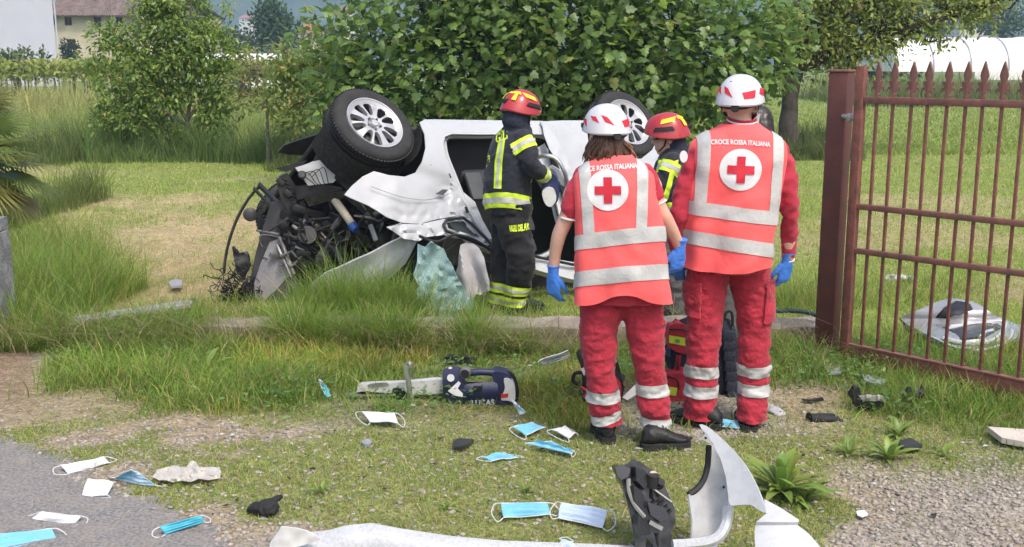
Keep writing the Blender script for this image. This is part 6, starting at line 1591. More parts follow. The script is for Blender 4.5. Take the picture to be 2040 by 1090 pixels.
sp1 = dict(yaw=R(-55), tmat=m_black, hip=(1017, 415, .05),
    legs=[[(1020, 440, .0, .125), (1030, 480, -.02, .120), (1038, 520, -.04, .108), (1034, 560, 0, .098), (1022, 600, .02, .092), (1018, 612, .02, .09)],
          [(1008, 440, .12, .12), (1006, 500, .12, .11), (1004, 540, .12, .102), (998, 585, .10, .095), (994, 606, .1, .09)]],
    boots=[(hA + Vector((.24, .1, 0)), hA, Jf(1018, 605, .02)), (hB + Vector((.22, .2, 0)), hB, Jf(994, 602, .1))],
    torso=[(1012, 425, .05, .165, .15), (1010, 400, .05, .185, .16), (1010, 360, .05, .19, .16), (1016, 320, .05, .19, .155), (1022, 285, .05, .185, .14), (1028, 262, .06, .13, .11), (1031, 248, .07, .08, .08)],
    sleeves=[[(1040, 275, -.06, .075), (1052, 300, -.10, .074), (1056, 325, -.12, .068), (1072, 342, -.05, .060), (1090, 352, .05, .054)], [(1000, 285, .2, .075), (1000, 320, .3, .07), (1030, 345, .36, .06), (1060, 352, .36, .054)]])
jk, jvf, tr, tvf, sls = firefighter(ff, Jf, sp1)
s0 = sls[0]
striped(jk, jvf, Vector(s0[0][:3]).lerp(Vector(s0[1][:3]), .2), Vector(s0[1][:3]), .11, .085)
striped(jk, jvf, s0[3][:3], Vector(s0[3][:3]).lerp(Vector(s0[4][:3]), .9), .10, .075)
# hem band and the upright stripe down the back
A, B = Jf(965, 400, 0), Jf(1058, 408, 0); nrm = Vector((-(B - A).z, .1, (B - A).x)).normalized()
kpt = lambda v: True
obj('yellow_band', clean(cut(jvf, [(A + nrm * .050, nrm), (A - nrm * .055, -nrm)], .005)), m_yel, jk, 60)
obj('reflective_band', clean(cut(jvf, [(A + nrm * .016, nrm), (A - nrm * .022, -nrm)], .008)), m_refl, jk, 60)
bvj = BVHTree.FromPolygons([Vector(v) for v in jvf[0]], jvf[1])
jf = lambda u, v: Jf(u, v, -.4)
obj('yellow_stripe', clean(project(sheet([(992, 286), (1006, 281), (1000, 330), (998, 385), (982, 385), (984, 330)], (), 4, jf), bvj, (0, 1, 0), .005)), m_yel, jk, 60)
obj('reflective_stripe', clean(project(sheet([(997, 285), (1001, 283), (995, 330), (992, 385), (987, 385), (989, 330)], (), 4, jf), bvj, (0, 1, 0), .008)), m_refl, jk, 60)
obj('yellow_stripe', clean(project(sheet([(962, 312), (971, 304), (974, 330), (966, 345)], (), 4, jf), bvj, (0, 1, 0), .005)), m_yel, jk, 60)
tcn = jf(1000, 272)
obj('printed_text', clean(project(text_mesh('VIGILI', .085, lambda u, v: Jf(992, 283, -.4) + Vector((u, 0, v + u * .45)), .002, .62), bvj, (0, 1, 0), .007)), m_yel, jk, None)
obj('printed_text', clean(project(text_mesh('DEL FUOCO', .07, lambda u, v: Jf(992, 268, -.4) + Vector((u, 0, v + u * .45)), .002, .55), bvj, (0, 1, 0), .007)), m_yel, jk, None)
bvt = BVHTree.FromPolygons([Vector(v) for v in tvf[0]], tvf[1])
obj('printed_text', clean(project(text_mesh('VIGILI DEL FUOCO', .062, lambda u, v: Jf(1041, 466, -.4) + Vector((u, 0, v + u * .06)), .003, .36), bvt, (0, 1, 0), .007)), m_yel, tr, None)
b_, Lf = head(Jf(1036, 226, .06), (.75, .6, -.25), ff, neck_to=Jf(1030, 255, .06), limbs=[[(*Jf(1030, 258, .06), .07), (*Jf(1015, 330, .05), .11), (*Jf(1012, 420, .05), .11)]])
helmet_red(lambda a, b, z: Lf(a, b, z + .03), ff)
hv = MB(); hv.tube([Lf(0, -.03, .0), Lf(0, -.035, -.06), Jf(1030, 250, .05), Jf(1027, 264, .05)], [.10, .10, .10, .11], 16); hv.ball(Lf(0, -.03, 0), .1, 8)
V, F = remesh(hv.vf, .012, 3); V, F = wrinkle((V, F), .008, (14, 14, 18), 3)
obj('hood', (V, F), M('navy_hood', (.022, .027, .045), .9, var=.2, bump=.3, bs=80), ff, 180)
hand('glove', Jf(1093, 352, .06), (.8, .3, -.5), (0, .3, -1), (0, 1, .3), m_navy, ff, 1.1, .9, True, .007)
hand('glove', Jf(1066, 353, .36), (.8, .1, -.5), (0, .3, -1), (0, -1, .3), m_navy, ff, 1.1, .9, True, .007)
# hydraulic spreader in the firefighter's hands
rt = thing('rescue_spreader', Jf(1100, 380, .1), 'blue and white hydraulic spreader held by the leaning firefighter', 'rescue tool')
m_toolw = M('tool_white', (.62, .62, .60), .4, var=.08, dirt=(.2, .18, .15), dirt_amt=.4, ds=15)
m_toolb = M('tool_blue', (.035, .045, .13), .45, var=.15)
m_chrome = M('brushed_steel', (.58, .58, .57), .32, .9, var=.12, vs=14)
obj('motor_case', sheet(spl([(1082, 372), (1090, 350), (1104, 348), (1114, 368), (1112, 398), (1100, 412), (1086, 404)], 4, True), (), 6, lambda u, v: Jf(u, v, .02 + .0008 * (v - 370)), .12), m_toolb, rt, 30)
obj('battery', sheet(spl([(1080, 384), (1090, 374), (1104, 378), (1108, 398), (1098, 412), (1086, 406)], 4, True), (), 6, lambda u, v: Jf(u, v, -.03), .06), m_toolw, rt, 30)
obj('carry_handle', MB().tube(spl([Jf(1062, 318, .15), Jf(1085, 310, .12), Jf(1108, 316, .1), Jf(1124, 342, .1), Jf(1132, 372, .12)], 6), .016, 8).vf, m_chrome, rt)
obj('spreader_arm', sheet([(1086, 340), (1100, 330), (1118, 340), (1126, 372), (1112, 366), (1096, 356)], (), 7, lambda u, v: Jf(u, v, .14), .06), m_toolw, rt, 30)
# second firefighter, looking left
F2Y = 7.75
f2 = thing('person', (P(1345, 620, F2Y).x, F2Y, .05), 'firefighter in red helmet facing left between the two white-helmeted rescuers', 'person', 'rescue workers at the crash')
J2 = lambda a, b, dy=0.0: P(a, b, F2Y + dy)
hA = gf(1345, 640); hB = gf(1375, 636)
sp2 = dict(yaw=R(75), tmat=m_greyt, hip=(1352, 480, .02), legz=(.05,),
    legs=[[(1345, 500, -.06, .12), (1346, 540, -.06, .115), (1344, 590, -.06, .10), (1344, 632, -.05, .09)], [(1372, 500, .1, .12), (1372, 560, .1, .11), (1374, 630, .1, .09)]],
    boots=[(hA + Vector((-.24, .05, 0)), hA, J2(1346, 628, -.05)), (hB + Vector((-.24, .05, 0)), hB, J2(1374, 628, .1))],
    torso=[(1352, 500, .02, .16, .15), (1352, 450, .02, .175, .16), (1350, 400, .02, .18, .16), (1346, 350, .02, .185, .155), (1345, 325, .02, .17, .14), (1344, 305, .02, .11, .10), (1342, 292, .02, .07, .07)],
    sleeves=[[(1340, 322, -.13, .072), (1328, 350, -.16, .068), (1318, 385, -.17, .062), (1306, 402, -.1, .056), (1292, 408, 0, .05)], [(1350, 322, .16, .072), (1345, 370, .2, .066), (1320, 400, .2, .056), (1300, 405, .2, .05)]])
jk2, jvf2, tr2, tvf2, sls2 = firefighter(f2, J2, sp2)
s0 = sls2[0]; striped(jk2, jvf2, s0[0][:3], s0[1][:3], .11, .085); striped(jk2, jvf2, s0[3][:3], s0[4][:3], .1, .07)
bv2 = BVHTree.FromPolygons([Vector(v) for v in jvf2[0]], jvf2[1]); j2 = lambda u, v: J2(u, v, -.5)
obj('yellow_stripe', clean(project(sheet([(1352, 330), (1366, 326), (1350, 380), (1342, 412), (1328, 412), (1338, 380)], (), 4, j2), bv2, (0, 1, 0), .006)), m_yel, jk2, 60)
A = J2(1352, 412, 0)
obj('yellow_band', clean(cut(jvf2, [(A + Vector((0, 0, .05)), (0, 0, 1)), (A - Vector((0, 0, .05)), (0, 0, -1))], .005)), m_yel, jk2, 60)
obj('reflective_band', clean(cut(jvf2, [(A + Vector((0, 0, .018)), (0, 0, 1)), (A - Vector((0, 0, .018)), (0, 0, -1))], .008)), m_refl, jk2, 60)
b_, L2 = head(J2(1330, 274, .02), (-.98, .1, -.12), f2, neck_to=J2(1342, 312, .02), limbs=[[(*J2(1343, 305, .02), .07), (*J2(1346, 380, .02), .11), (*J2(1352, 470, .02), .11)]])
helmet_red(lambda a, b, z: L2(a, b, z + .035), f2)
hv = MB(); hv.tube([L2(0, -.055, -.03), L2(0, -.06, -.1), J2(1352, 305, .02)], [.075, .08, .10], 14); hv.ball(L2(0, -.055, -.03), .075, 8)
obj('neck_guard', remesh(hv.vf, .012, 3), MATS['navy_hood'], f2, 180)
obj('glasses', MB().tube([L2(-.08, .0, .0), L2(-.07, .08, .0), L2(-.03, .1, .0), L2(.03, .1, .0), L2(.07, .08, .0), L2(.08, 0, 0)], .003, 5).vf, m_strap, f2)
hand('glove', J2(1288, 410, .0), (-.9, .1, -.3), (0, .2, -1), (0, -1, .3), m_navy, f2, 1.05, .8, True, .007)
hand('glove', J2(1296, 406, .2), (-.9, .1, -.3), (0, .2, -1), (0, 1, .3), m_navy, f2, 1.05, .8, True, .007)
# dark-haired person almost hidden behind the man
HY_ = 6.55
p5 = thing('person', (P(1505, 660, HY_).x, HY_, .0), 'dark-haired person almost hidden behind the visored white helmet', 'person', 'rescue workers at the crash')
J5 = lambda a, b, dy=0.0: P(a, b, HY_ + dy)
mb = MB(); mb.loft(torso_rings([(*J5(1470, 480, 0), .15, .12), (*J5(1468, 400, 0), .155, .12), (*J5(1470, 330, 0), .16, .11), (*J5(1480, 305, 0), .10, .08)], 0, 28, 4))
for sx in (-1, 1): tubeR(mb, [(*J5(1470 + sx * 38, 330, 0), .055), (*J5(1470 + sx * 42, 400, 0), .048), (*J5(1466 + sx * 36, 460, .08), .04)], 4, 12)
obj('jacket', wrinkle(remesh(mb.vf, .016, 4), .01, 9, 2), m_black, p5, 180)
mb = MB()
for sx in (-1, 1): tubeR(mb, [(*J5(1470 + sx * 22, 480, 0), .105), (*J5(1468 + sx * 22, 590, 0), .085), (*J5(1468 + sx * 22, 690, 0), .065)], 4, 12)
obj('trousers', wrinkle(remesh(mb.vf, .016, 4), .01, 9, 3), m_greyt, p5, 180)
for sx in (-1, 1):
    q_ = J5(1468 + sx * 22, 700, 0); q_.z = .02; boot(q_ + Vector((.02, .22, 0)), q_, J5(1468 + sx * 22, 690, 0), p5, .95)
b_, L5 = head(J5(1506, 252, 0), (-.2, .97, -.1), p5, neck_to=J5(1492, 310, 0), limbs=[[(*J5(1490, 310, 0), .06), (*J5(1470, 380, 0), .09), (*J5(1470, 470, 0), .09)]])
hb_ = MB(); hb_.ball(L5(0, -.022, .02), (.095, .105, .11), 12); hb_.tube([L5(0, -.05, 0), L5(.01, -.07, -.1), L5(.02, -.06, -.2)], [.085, .085, .06], 12)
V, F = remesh(hb_.vf, .01, 2); V, F = wrinkle((V, F), .006, (40, 40, 6), 3)
obj('hair', (V, F), m_hair2, p5, 180)
for sx in (-1, 1): hand('hand', J5(1466 + sx * 36, 466, .08), (0, .6, -.8), (-sx, .2, 0), (0, 1, .2), m_skin, p5, .95, .5, False, .006)
# ================================================================== THINGS LYING ABOUT
def GZ(px_, py_, h=0.0):
    q_ = G(px_, py_); z = float(gz(q_.x, q_.y)); q_ = G(px_, py_, z + h); return q_
m_maskb = M('mask_blue', (.15, .42, .60), .85, dirt=(.24, .34, .40), dirt_amt=.4, ds=14, var=.05, vs=30, bump=.12, bs=140)
m_maskb2 = M('mask_cyan', (.07, .40, .52), .85, var=.05, vs=30, bump=.12, bs=140)
m_maskw = M('mask_white', (.58, .60, .64), .85, dirt=(.36, .33, .29), dirt_amt=.3, ds=14, var=.03, vs=30, bump=.12, bs=140)
m_maskl = M('mask_pale', (.42, .52, .66), .85, var=.03, vs=30, bump=.12, bs=140)
m_maskp = M('mask_paleblue', (.42, .66, .80), .85, var=.05, vs=30, bump=.12, bs=140)
def mask(cor, label, up, under, h=(.045, .012), loops=((0, 3, 1), (1, 2, 1)), seed=0, crease=0.0, edge=True):
    """pleated surgical mask: corners TL,TR,BR,BL as seen; far edge raised by h[0], near edge by h[1]; loops on the short sides"""
    TL, TR, BR, BL = cor
    ht = h if len(h) == 4 else (h[0], h[0], h[1], h[1])
    A, B, C_, D = [GZ(*q_, hh) for q_, hh in zip(cor, ht)]
    c_ = (A + B + C_ + D) / 4; base = c_.copy(); base.z = float(gz(c_.x, c_.y))
    r = thing('face_mask', base, label, 'face mask', 'face masks scattered on the ground')
    nrm = (B - A).cross(D - A).normalized()
    if nrm.z < 0: nrm = -nrm
    nU, nV = 22, 15; V = []
    for i in range(nV + 1):
        v = i / nV
        for j in range(nU + 1):
            u = j / nU; q_ = (A * (1 - u) + B * u) * (1 - v) + (D * (1 - u) + C_ * u) * v
            pl = .0055 * math.sin(v * math.pi * 7) * math.sin(u * math.pi) + .010 * math.sin(u * math.pi) * math.sin(v * math.pi) * (1 + .5 * math.sin(seed))
            wv = .010 * noise.noise(Vector((u * 2.2 + seed, v * 1.4, seed * 1.7))) + crease * math.exp(-((u - .5 - .1 * (v - .5)) / .06) ** 2)
            V.append(q_ + nrm * (pl + wv))
    F = [(i * (nU + 1) + j, i * (nU + 1) + j + 1, (i + 1) * (nU + 1) + j + 1, (i + 1) * (nU + 1) + j) for i in range(nV) for j in range(nU)]
    sh = obj('fabric', solid(V, F, .0018), up, r, 60)
    inner = [v - nrm * .0032 for v in V]; obj('lining', (inner, F), under, r, 60)
    if edge:
        eb = [V[j] + nrm * .0015 for j in range(nU + 1)]; e2 = [V[nV * (nU + 1) + j] + nrm * .0015 for j in range(nU + 1)]
        obj('edge_binding', MB().tube(eb, .0022, 5, True, 1.6).vf, m_maskw, r); obj('edge_binding', MB().tube(e2, .0022, 5, True, 1.6).vf, m_maskw, r)
    cs = [V[0], V[nU], V[-1], V[nV * (nU + 1)]]
    for (a, b, k) in loops:
        p0, p1 = cs[a], cs[b]; out = ((p0 + p1) / 2 - c_).normalized() * (.045 * k); mid = (p0 + p1) / 2 + out
        side = (p1 - p0) * .12
        def gd(q_): q_ = Vector(q_); q_.z = max(float(gz(q_.x, q_.y)) + .012, q_.z - .012); return q_
        obj('ear_loop', MB().tube(spl([p0, gd(p0 + out * .6 - side), gd(mid), gd(p1 + out * .6 + side), p1], 6), .0022, 5).vf, m_maskw, r)
    return r
W_, B_ = m_maskw, m_maskb
mask([(120, 929), (206, 911), (218, 922), (136, 944)], 'white side-up mask, farthest of those on the asphalt', W_, B_, (.03, .008), seed=1)
mask([(262, 935), (277, 943), (310, 968), (228, 953)], 'white mask standing half up beside the clear plastic glove', m_maskl, B_, (.09, .06, .012, .012), loops=((3, 0, .9), (3, 2, .7)), seed=2)
mask([(175, 954), (226, 961), (214, 988), (162, 990)], 'squarish white mask in the middle of the asphalt group', W_, m_maskl, (.035, .012), loops=((3, 2, .4),), seed=3)
mask([(84, 1020), (163, 1030), (144, 1046), (62, 1036)], 'white mask just above the cut-off blue mask in the lower left corner', W_, m_maskl, (.03, .008), loops=((0, 3, 1), (1, 2, .9)), seed=4)
mask([(-40, 1072), (103, 1056), (113, 1074), (-36, 1108)], 'blue mask cut off by the lower left corner of the picture', B_, W_, (.035, .010), seed=5)
mask([(318, 1050), (400, 1027), (407, 1040), (330, 1064)], 'narrow folded bright cyan mask on the asphalt edge', m_maskb2, m_maskb2, (.05, .02), loops=((0, 3, .9), (1, 2, .8)), seed=6, edge=False)
mask([(721, 821), (786, 824), (793, 844), (738, 840)], 'white mask in the grass below the tool blades', W_, m_maskl, (.055, .03), seed=7)
mask([(634, 757), (642, 760), (659, 788), (652, 790)], 'small cyan mask standing on edge in the grass left of the tool', m_maskb2, W_, (.12, .12, .03, .03), loops=(), seed=8)
mask([(1021, 798), (1030, 806), (1048, 822), (1036, 826)], 'blue and white mask hanging at the tool battery end', m_maskp, W_, (.10, .10, .03, .03), loops=((0, 1, .8),), seed=9)
mask([(1023, 851), (1062, 842), (1086, 852), (1048, 867)], 'blue mask with dark underside lying right below the tool', B_, W_, (.05, .05, .03, .03), loops=((0, 3, .7),), seed=10)
mask([(1098, 856), (1126, 849), (1147, 862), (1132, 873)], 'small white cupped mask near the nearest boot', W_, m_maskl, (.05, .05, .035, .03), loops=((0, 3, .6), (1, 2, .5)), seed=11)
mask([(1046, 884), (1100, 881), (1143, 899), (1138, 906)], 'long crumpled double mask of pale blue below the small white one', B_, W_, (.04, .05, .02, .02), loops=((3, 2, .3),), seed=12, crease=.02)
mask([(957, 910), (1006, 902), (1036, 911), (980, 918)], 'blue mask on the gravel, left of the crumpled double mask', B_, W_, (.025, .012), loops=((0, 3, .5), (1, 2, .4)), seed=13)
mask([(1076, 719), (1132, 698), (1136, 709), (1081, 730)], 'blue mask lying against the wall grass above the tool', B_, W_, (.12, .06), loops=((0, 3, .6),), seed=14)
mask([(998, 1002), (1091, 1001), (1096, 1025), (1003, 1032)], 'blue mask with both loops spread in front of the bumper strip', B_, W_, (.06, .02), seed=15)
mask([(1118, 1001), (1210, 1018), (1200, 1051), (1112, 1031)], 'pale mask lying slantwise beside the black lamp unit', m_maskl, W_, (.065, .065, .02, .02), seed=16)
mask([(1118, 1075), (1140, 1080), (1150, 1098), (1110, 1098)], 'pale mask half hidden behind the bumper strip', m_maskl, W_, (.03, .01), loops=((0, 1, .7),), seed=17)
mask([(1420, 838), (1470, 839), (1476, 852), (1418, 850)], 'blue mask on the ground between the man\'s boots', B_, W_, (.03, .012), loops=(), seed=18)

def pxp(name, out, Y, th, mat, parent=None, holes=(), step=8, amp=.0, sc=.04, smooth=0, bend=None, sharp=35):
    o_ = spl(out, smooth, True) if smooth else out
    yf = Y if callable(Y) else (lambda u, v: Y)
    return obj(name, sheet(o_, holes, step, lambda u, v: P(u, v, yf(u, v) + amp * nz(u, v, sc)), th), mat, parent, sharp)
# ------------------------------------------------------------------ cutter on the grass
TYY = 5.92
tl = thing('hydraulic_cutter', (P(880, 800, TYY).x, TYY, 0), 'dark blue battery rescue tool with steel blades lying on the verge', 'rescue tool')
m_navyp = M('navy_plastic', (.018, .022, .07), .42, var=.12, vs=12, bump=.15, bs=160, spec=.5, dirt=(.08, .08, .09), dirt_amt=.2, ds=20)
m_hose = M('black_rubber', (.012, .012, .014), .6, var=.2)
m_steelw = M('polished_arm', (.62, .62, .63), .3, .3, var=.06, vs=12, dirt=(.3, .29, .27), dirt_amt=.25, ds=18)
T_ = lambda u, v, dy=0.0: P(u, v, TYY + dy)
obj('blade_arm', MB().add(*sheet(spl([(715, 768), (735, 765), (812, 762), (884, 757), (884, 782), (830, 786), (800, 788), (770, 785), (715, 785), (712, 776)], 3, True), (), 6, lambda u, v: T_(u, v), .05)).vf, m_steelw, tl, 30)
obj('blade_tip', sheet([(690, 787), (720, 780), (790, 784), (800, 789), (720, 790)], (), 6, lambda u, v: T_(u, v, .0), .03), m_chrome, tl, 30)
obj('blade_jaw', sheet(spl([(735, 766), (768, 763), (772, 768), (738, 772)], 3, True), (), 5, lambda u, v: T_(u, v, -.006), .01), m_alu, tl, 30)
obj('pivot_cover', sheet(spl([(782, 776), (800, 776), (812, 790), (806, 798), (786, 792)], 4, True), (), 5, lambda u, v: T_(u, v, -.02), .08), m_hose, tl, 30)
hd = [T_(815, 800, -.05)] + [T_(u, v, -.06) for u, v in [(816, 780), (813, 758), (809, 738), (812, 727), (818, 726)]] + [T_(822, 740, .1), T_(824, 770, .1)]
obj('carry_handle', MB().tube(spl(hd, 5), .015, 8, True, .6).vf, m_chrome, tl)
body = spl([(882, 742), (890, 733), (905, 729), (920, 734), (926, 750), (925, 770), (930, 790), (920, 800), (900, 796), (884, 788)], 4, True)
obj('gear_head', sheet(body, (), 5, lambda u, v: T_(u, v, -.055 - .02 * math.sin((v - 730) / 70 * math.pi)), .13), m_navyp, tl, 30)
obj('round_sticker', sheet(circle(898, 753, 7.5, 20), (), 3, lambda u, v: T_(u, v, -.083)), m_whitep, tl)
obj('round_sticker', sheet(circle(897, 733, 4, 14, 2.5), (), 3, lambda u, v: T_(u, v, -.075)), m_whitep, tl)
obj('white_chevron', sheet([(892, 779), (914, 759), (918, 764), (912, 774), (922, 784), (922, 791), (905, 788)], (), 4, lambda u, v: T_(u, v, -.083)), m_whitep, tl)
obj('lamp', MB().lathe([(.001, .0), (.026, .0), (.032, .01), (.032, .045), (.02, .06), (.001, .06)], T_(926, 745, -.10), (.12, 1, 0), 18).vf, m_alu, tl)
obj('lamp_lens', MB().lathe([(.001, -.002), (.024, .0), (.024, .004), (.001, .004)], T_(926, 745, -.104), (.12, 1, 0), 18).vf, m_hose, tl)
obj('top_handle', MB().tube(spl([T_(930, 744, -.02), T_(955, 741, -.02), T_(985, 743, -.02), T_(1000, 748, -.02)], 5), .021, 10).vf, m_navyp, tl)
obj('motor_case', sheet(spl([(918, 768), (940, 764), (985, 761), (992, 775), (990, 798), (930, 800), (918, 790)], 3, True), (), 6, lambda u, v: T_(u, v, -.045 - .03 * math.sin((v - 758) / 44 * math.pi)), .13), m_navyp, tl, 35)
for k in range(5): obj('vent_slot', MB().box(T_(952, 770 + k * 2.4, -.0805), (.05, .006, .0035)).vf, m_hose, tl)
obj('rear_grip', sheet(spl([(980, 744), (1000, 742), (1016, 750), (1022, 775), (1020, 806), (1000, 812), (978, 806), (986, 775)], 3, True), (), 6, lambda u, v: T_(u, v, -.05), .11), m_navyp, tl, 35)
obj('battery', sheet(spl([(1004, 756), (1018, 758), (1026, 775), (1025, 800), (1010, 798), (998, 796), (1006, 775)], 3, True), (), 5, lambda u, v: T_(u, v, -.07), .15), m_toolw, tl, 35)
obj('red_button', sheet([(998, 786), (1013, 784), (1012, 792), (998, 793)], (), 4, lambda u, v: T_(u, v, -.075), .01), M('red_button', (.5, .03, .03), .4), tl)
obj('lower_case', sheet([(892, 792), (930, 798), (1000, 800), (1022, 802), (1020, 814), (980, 818), (920, 816), (896, 806)], (), 6, lambda u, v: T_(u, v, -.06), .12), m_navyp, tl, 35)
obj('strap', MB().tube(spl([T_(1000, 745, -.01), T_(1016, 744, .0), T_(1026, 760, .0), T_(1030, 785, .0), T_(1024, 808, 0)], 5), .012, 6, True, .4).vf, m_hose, tl)
obj('printed_text', text_mesh('LUKAS', .046, lambda u, v: T_(962, 803, -.0635) + Vector((u, 0, v + .05 * u)), .0015, .95), M('grey_print', (.45, .46, .48), .5), tl, None)

# ------------------------------------------------------------------ backpacks
m_bagn = M('navy_nylon', (.020, .022, .038), .75, var=.2, vs=9, bump=.5, bs=70)
m_bagr = M('red_nylon', (.46, .03, .05), .75, var=.12, vs=9, bump=.4, bs=70)
m_bagy = M('lime_tape', (.62, .75, .05), .6, var=.08)
BY = 6.02
bp = thing('rescue_backpack', (P(1405, 820, BY).x, BY, 0), 'navy and red emergency backpack standing behind the man\'s legs', 'backpack')
B3 = lambda u, v, dy=0.0: P(u, v, BY + dy)
obj('main_bag', sheet(spl([(1338, 668), (1350, 640), (1380, 632), (1440, 632), (1464, 650), (1470, 720), (1468, 800), (1450, 832), (1360, 828), (1340, 800), (1336, 730)], 4, True), (), 9, lambda u, v: B3(u, v, -.02 - .05 * math.sin((v - 630) / 200 * math.pi) + .012 * nz(u, v, .04)), .24), m_bagn, bp, 50)
pk = obj('upper_pocket', sheet(spl([(1332, 660), (1340, 646), (1372, 650), (1378, 690), (1372, 706), (1336, 694)], 3, True), (), 5, lambda u, v: B3(u, v, -.14 + .006 * nz(u, v, .08)), .10), m_bagr, bp, 40)
obj('lime_tape', sheet([(1333, 668), (1370, 674), (1368, 690), (1333, 683)], (), 5, lambda u, v: B3(u, v, -.146)), m_bagy, pk)
obj('green_mark', sheet([(1344, 676), (1354, 676), (1354, 683), (1346, 683)], (), 3, lambda u, v: B3(u, v, -.149)), M('green_mark', (.1, .4, .1), .7), pk)
pk2 = obj('lower_pocket', sheet(spl([(1326, 748), (1350, 744), (1372, 752), (1372, 800), (1334, 798), (1328, 780)], 3, True), (), 5, lambda u, v: B3(u, v, -.15 + .006 * nz(u, v, .08)), .12), m_bagr, bp, 40)
obj('lime_tape', sheet([(1328, 770), (1350, 773), (1346, 789), (1330, 786)], (), 5, lambda u, v: B3(u, v, -.157)), m_bagy, pk2)
obj('zip', MB().tube([B3(1330, 750, -.155), B3(1345, 754, -.158), B3(1352, 762, -.158), B3(1352, 776, -.157)], .005, 5).vf, m_hose, pk2)
obj('zip', MB().tube([B3(1334, 656, -.145), B3(1355, 656, -.146), B3(1374, 662, -.145)], .005, 5).vf, m_hose, pk)
sb = obj('label_strap', sheet([(1348, 708), (1358, 708), (1352, 746), (1342, 744)], (), 5, lambda u, v: B3(u, v, -.10), .004), m_bagr, bp)
def vert_txt(u, v):
    c_ = B3(1350, 727, -.106); d = Vector((-.12, 0, 1)).normalized(); return c_ + d * u + Vector((-1, 0, -.12)).normalized() * v
obj('printed_text', text_mesh('EMERG', .03, vert_txt, .0006, .8), M('black_print', (.02, .02, .02), .7), sb, None)
for k in range(7): obj('padded_strap', MB().box(B3(1450 + k * 1.6, 670 + k * 20, -.085), (.07, .022, .066), Matrix.Rotation(.12, 3, 'Y'), .010).vf, m_bagn, bp)
obj('grab_loop', MB().tube(spl([B3(1440, 640, -.05), B3(1448, 622, -.05), B3(1458, 624, -.05), B3(1460, 650, -.05)], 5), .008, 6).vf, m_hose, bp)
obj('base', sheet([(1420, 806), (1470, 815), (1468, 838), (1416, 836)], (), 8, lambda u, v: B3(u, v, -.12), .08), m_hose, bp)
SB = 5.75
sb_ = thing('small_bag', (P(1195, 790, SB).x, SB, 0), 'small black and red bag standing behind the woman\'s left leg', 'bag')
S3 = lambda u, v, dy=0.0: P(u, v, SB + dy)
obj('main_bag', sheet(spl([(1160, 712), (1180, 703), (1222, 706), (1238, 748), (1240, 790), (1228, 806), (1166, 800), (1160, 760)], 4, True), (), 7, lambda u, v: S3(u, v, .05 + .01 * nz(u, v, .06)), .16), m_hose, sb_, 50)
obj('red_panel', sheet([(1228, 752), (1237, 764), (1238, 792), (1228, 794)], (), 5, lambda u, v: S3(u, v, .03), .03), m_bagr, sb_)
obj('strap', MB().tube(spl([S3(1164, 742, .03), S3(1146, 744, .02), S3(1142, 758, .02), S3(1152, 766, .02)], 5), .011, 6, True, .4).vf, m_hose, sb_)
obj('tag', sheet([(1157, 735), (1166, 731), (1172, 744), (1163, 748)], (), 4, lambda u, v: S3(u, v, .0), .003), m_whitep, sb_)
obj('red_strap', MB().tube(spl([S3(1158, 772, .02), S3(1170, 780, .01), S3(1164, 792, .01)], 4), .009, 6).vf, m_bagr, sb_)
o = obj('paper_sheet', sheet([(1240, 792), (1266, 766), (1268, 786), (1250, 797)], (), 5, lambda u, v: P(u, v, 5.62), .003), m_whitep, None, 40, loc=P(1254, 795, 5.62)); tag(o, 'white paper standing in the grass between the woman\'s legs', 'paper')

# ------------------------------------------------------------------ torn bumper in the foreground
bm_ = thing('torn_bumper', (P(1400, 1060, 4.15).x, 4.15, 0), 'torn white front bumper lying across the bottom of the picture', 'bumper')
m_pdirt = M('dusty_white', (.45, .465, .49), .35, var=.05, vs=5, coat=.25, dirt=(.12, .13, .13), dirt_amt=.45, ds=75)
m_inner = M('bumper_inside', (.42, .43, .44), .6, var=.12, vs=6, dirt=(.16, .15, .13), dirt_amt=.5, ds=9)
strip = [(528, 1120), (540, 1078), (560, 1050), (600, 1054), (620, 1060), (655, 1056), (692, 1046), (740, 1042), (800, 1053), (900, 1068), (1000, 1077), (1150, 1082), (1250, 1087), (1340, 1083), (1395, 1080), (1430, 1084), (1425, 1130), (1000, 1150), (700, 1150)]
def strip_p(u, v):
    top = np.interp(u, [528, 560, 620, 692, 740, 800, 900, 1000, 1250, 1430], [1085, 1050, 1060, 1046, 1042, 1053, 1068, 1077, 1087, 1084])
    t = max(0, v - top) / 30.0
    q_ = P(u, v, 4.045 - .09 * (1 - math.exp(-t * 1.2)) - .0012 * (top - 1042) + .008 * nz(u, v, .02)); return q_
obj('bumper_skin', sheet(strip, (), 9, strip_p, .008), m_pdirt, bm_, 60)
obj('torn_flap', sheet([(533, 1100), (560, 1049), (598, 1054), (622, 1062), (640, 1075), (560, 1100)], (), 7, lambda u, v: P(u, v, 3.93 + .01 * nz(u, v, .05)), .006), M('torn_white', (.58, .58, .58), .5, var=.06), bm_, 40)
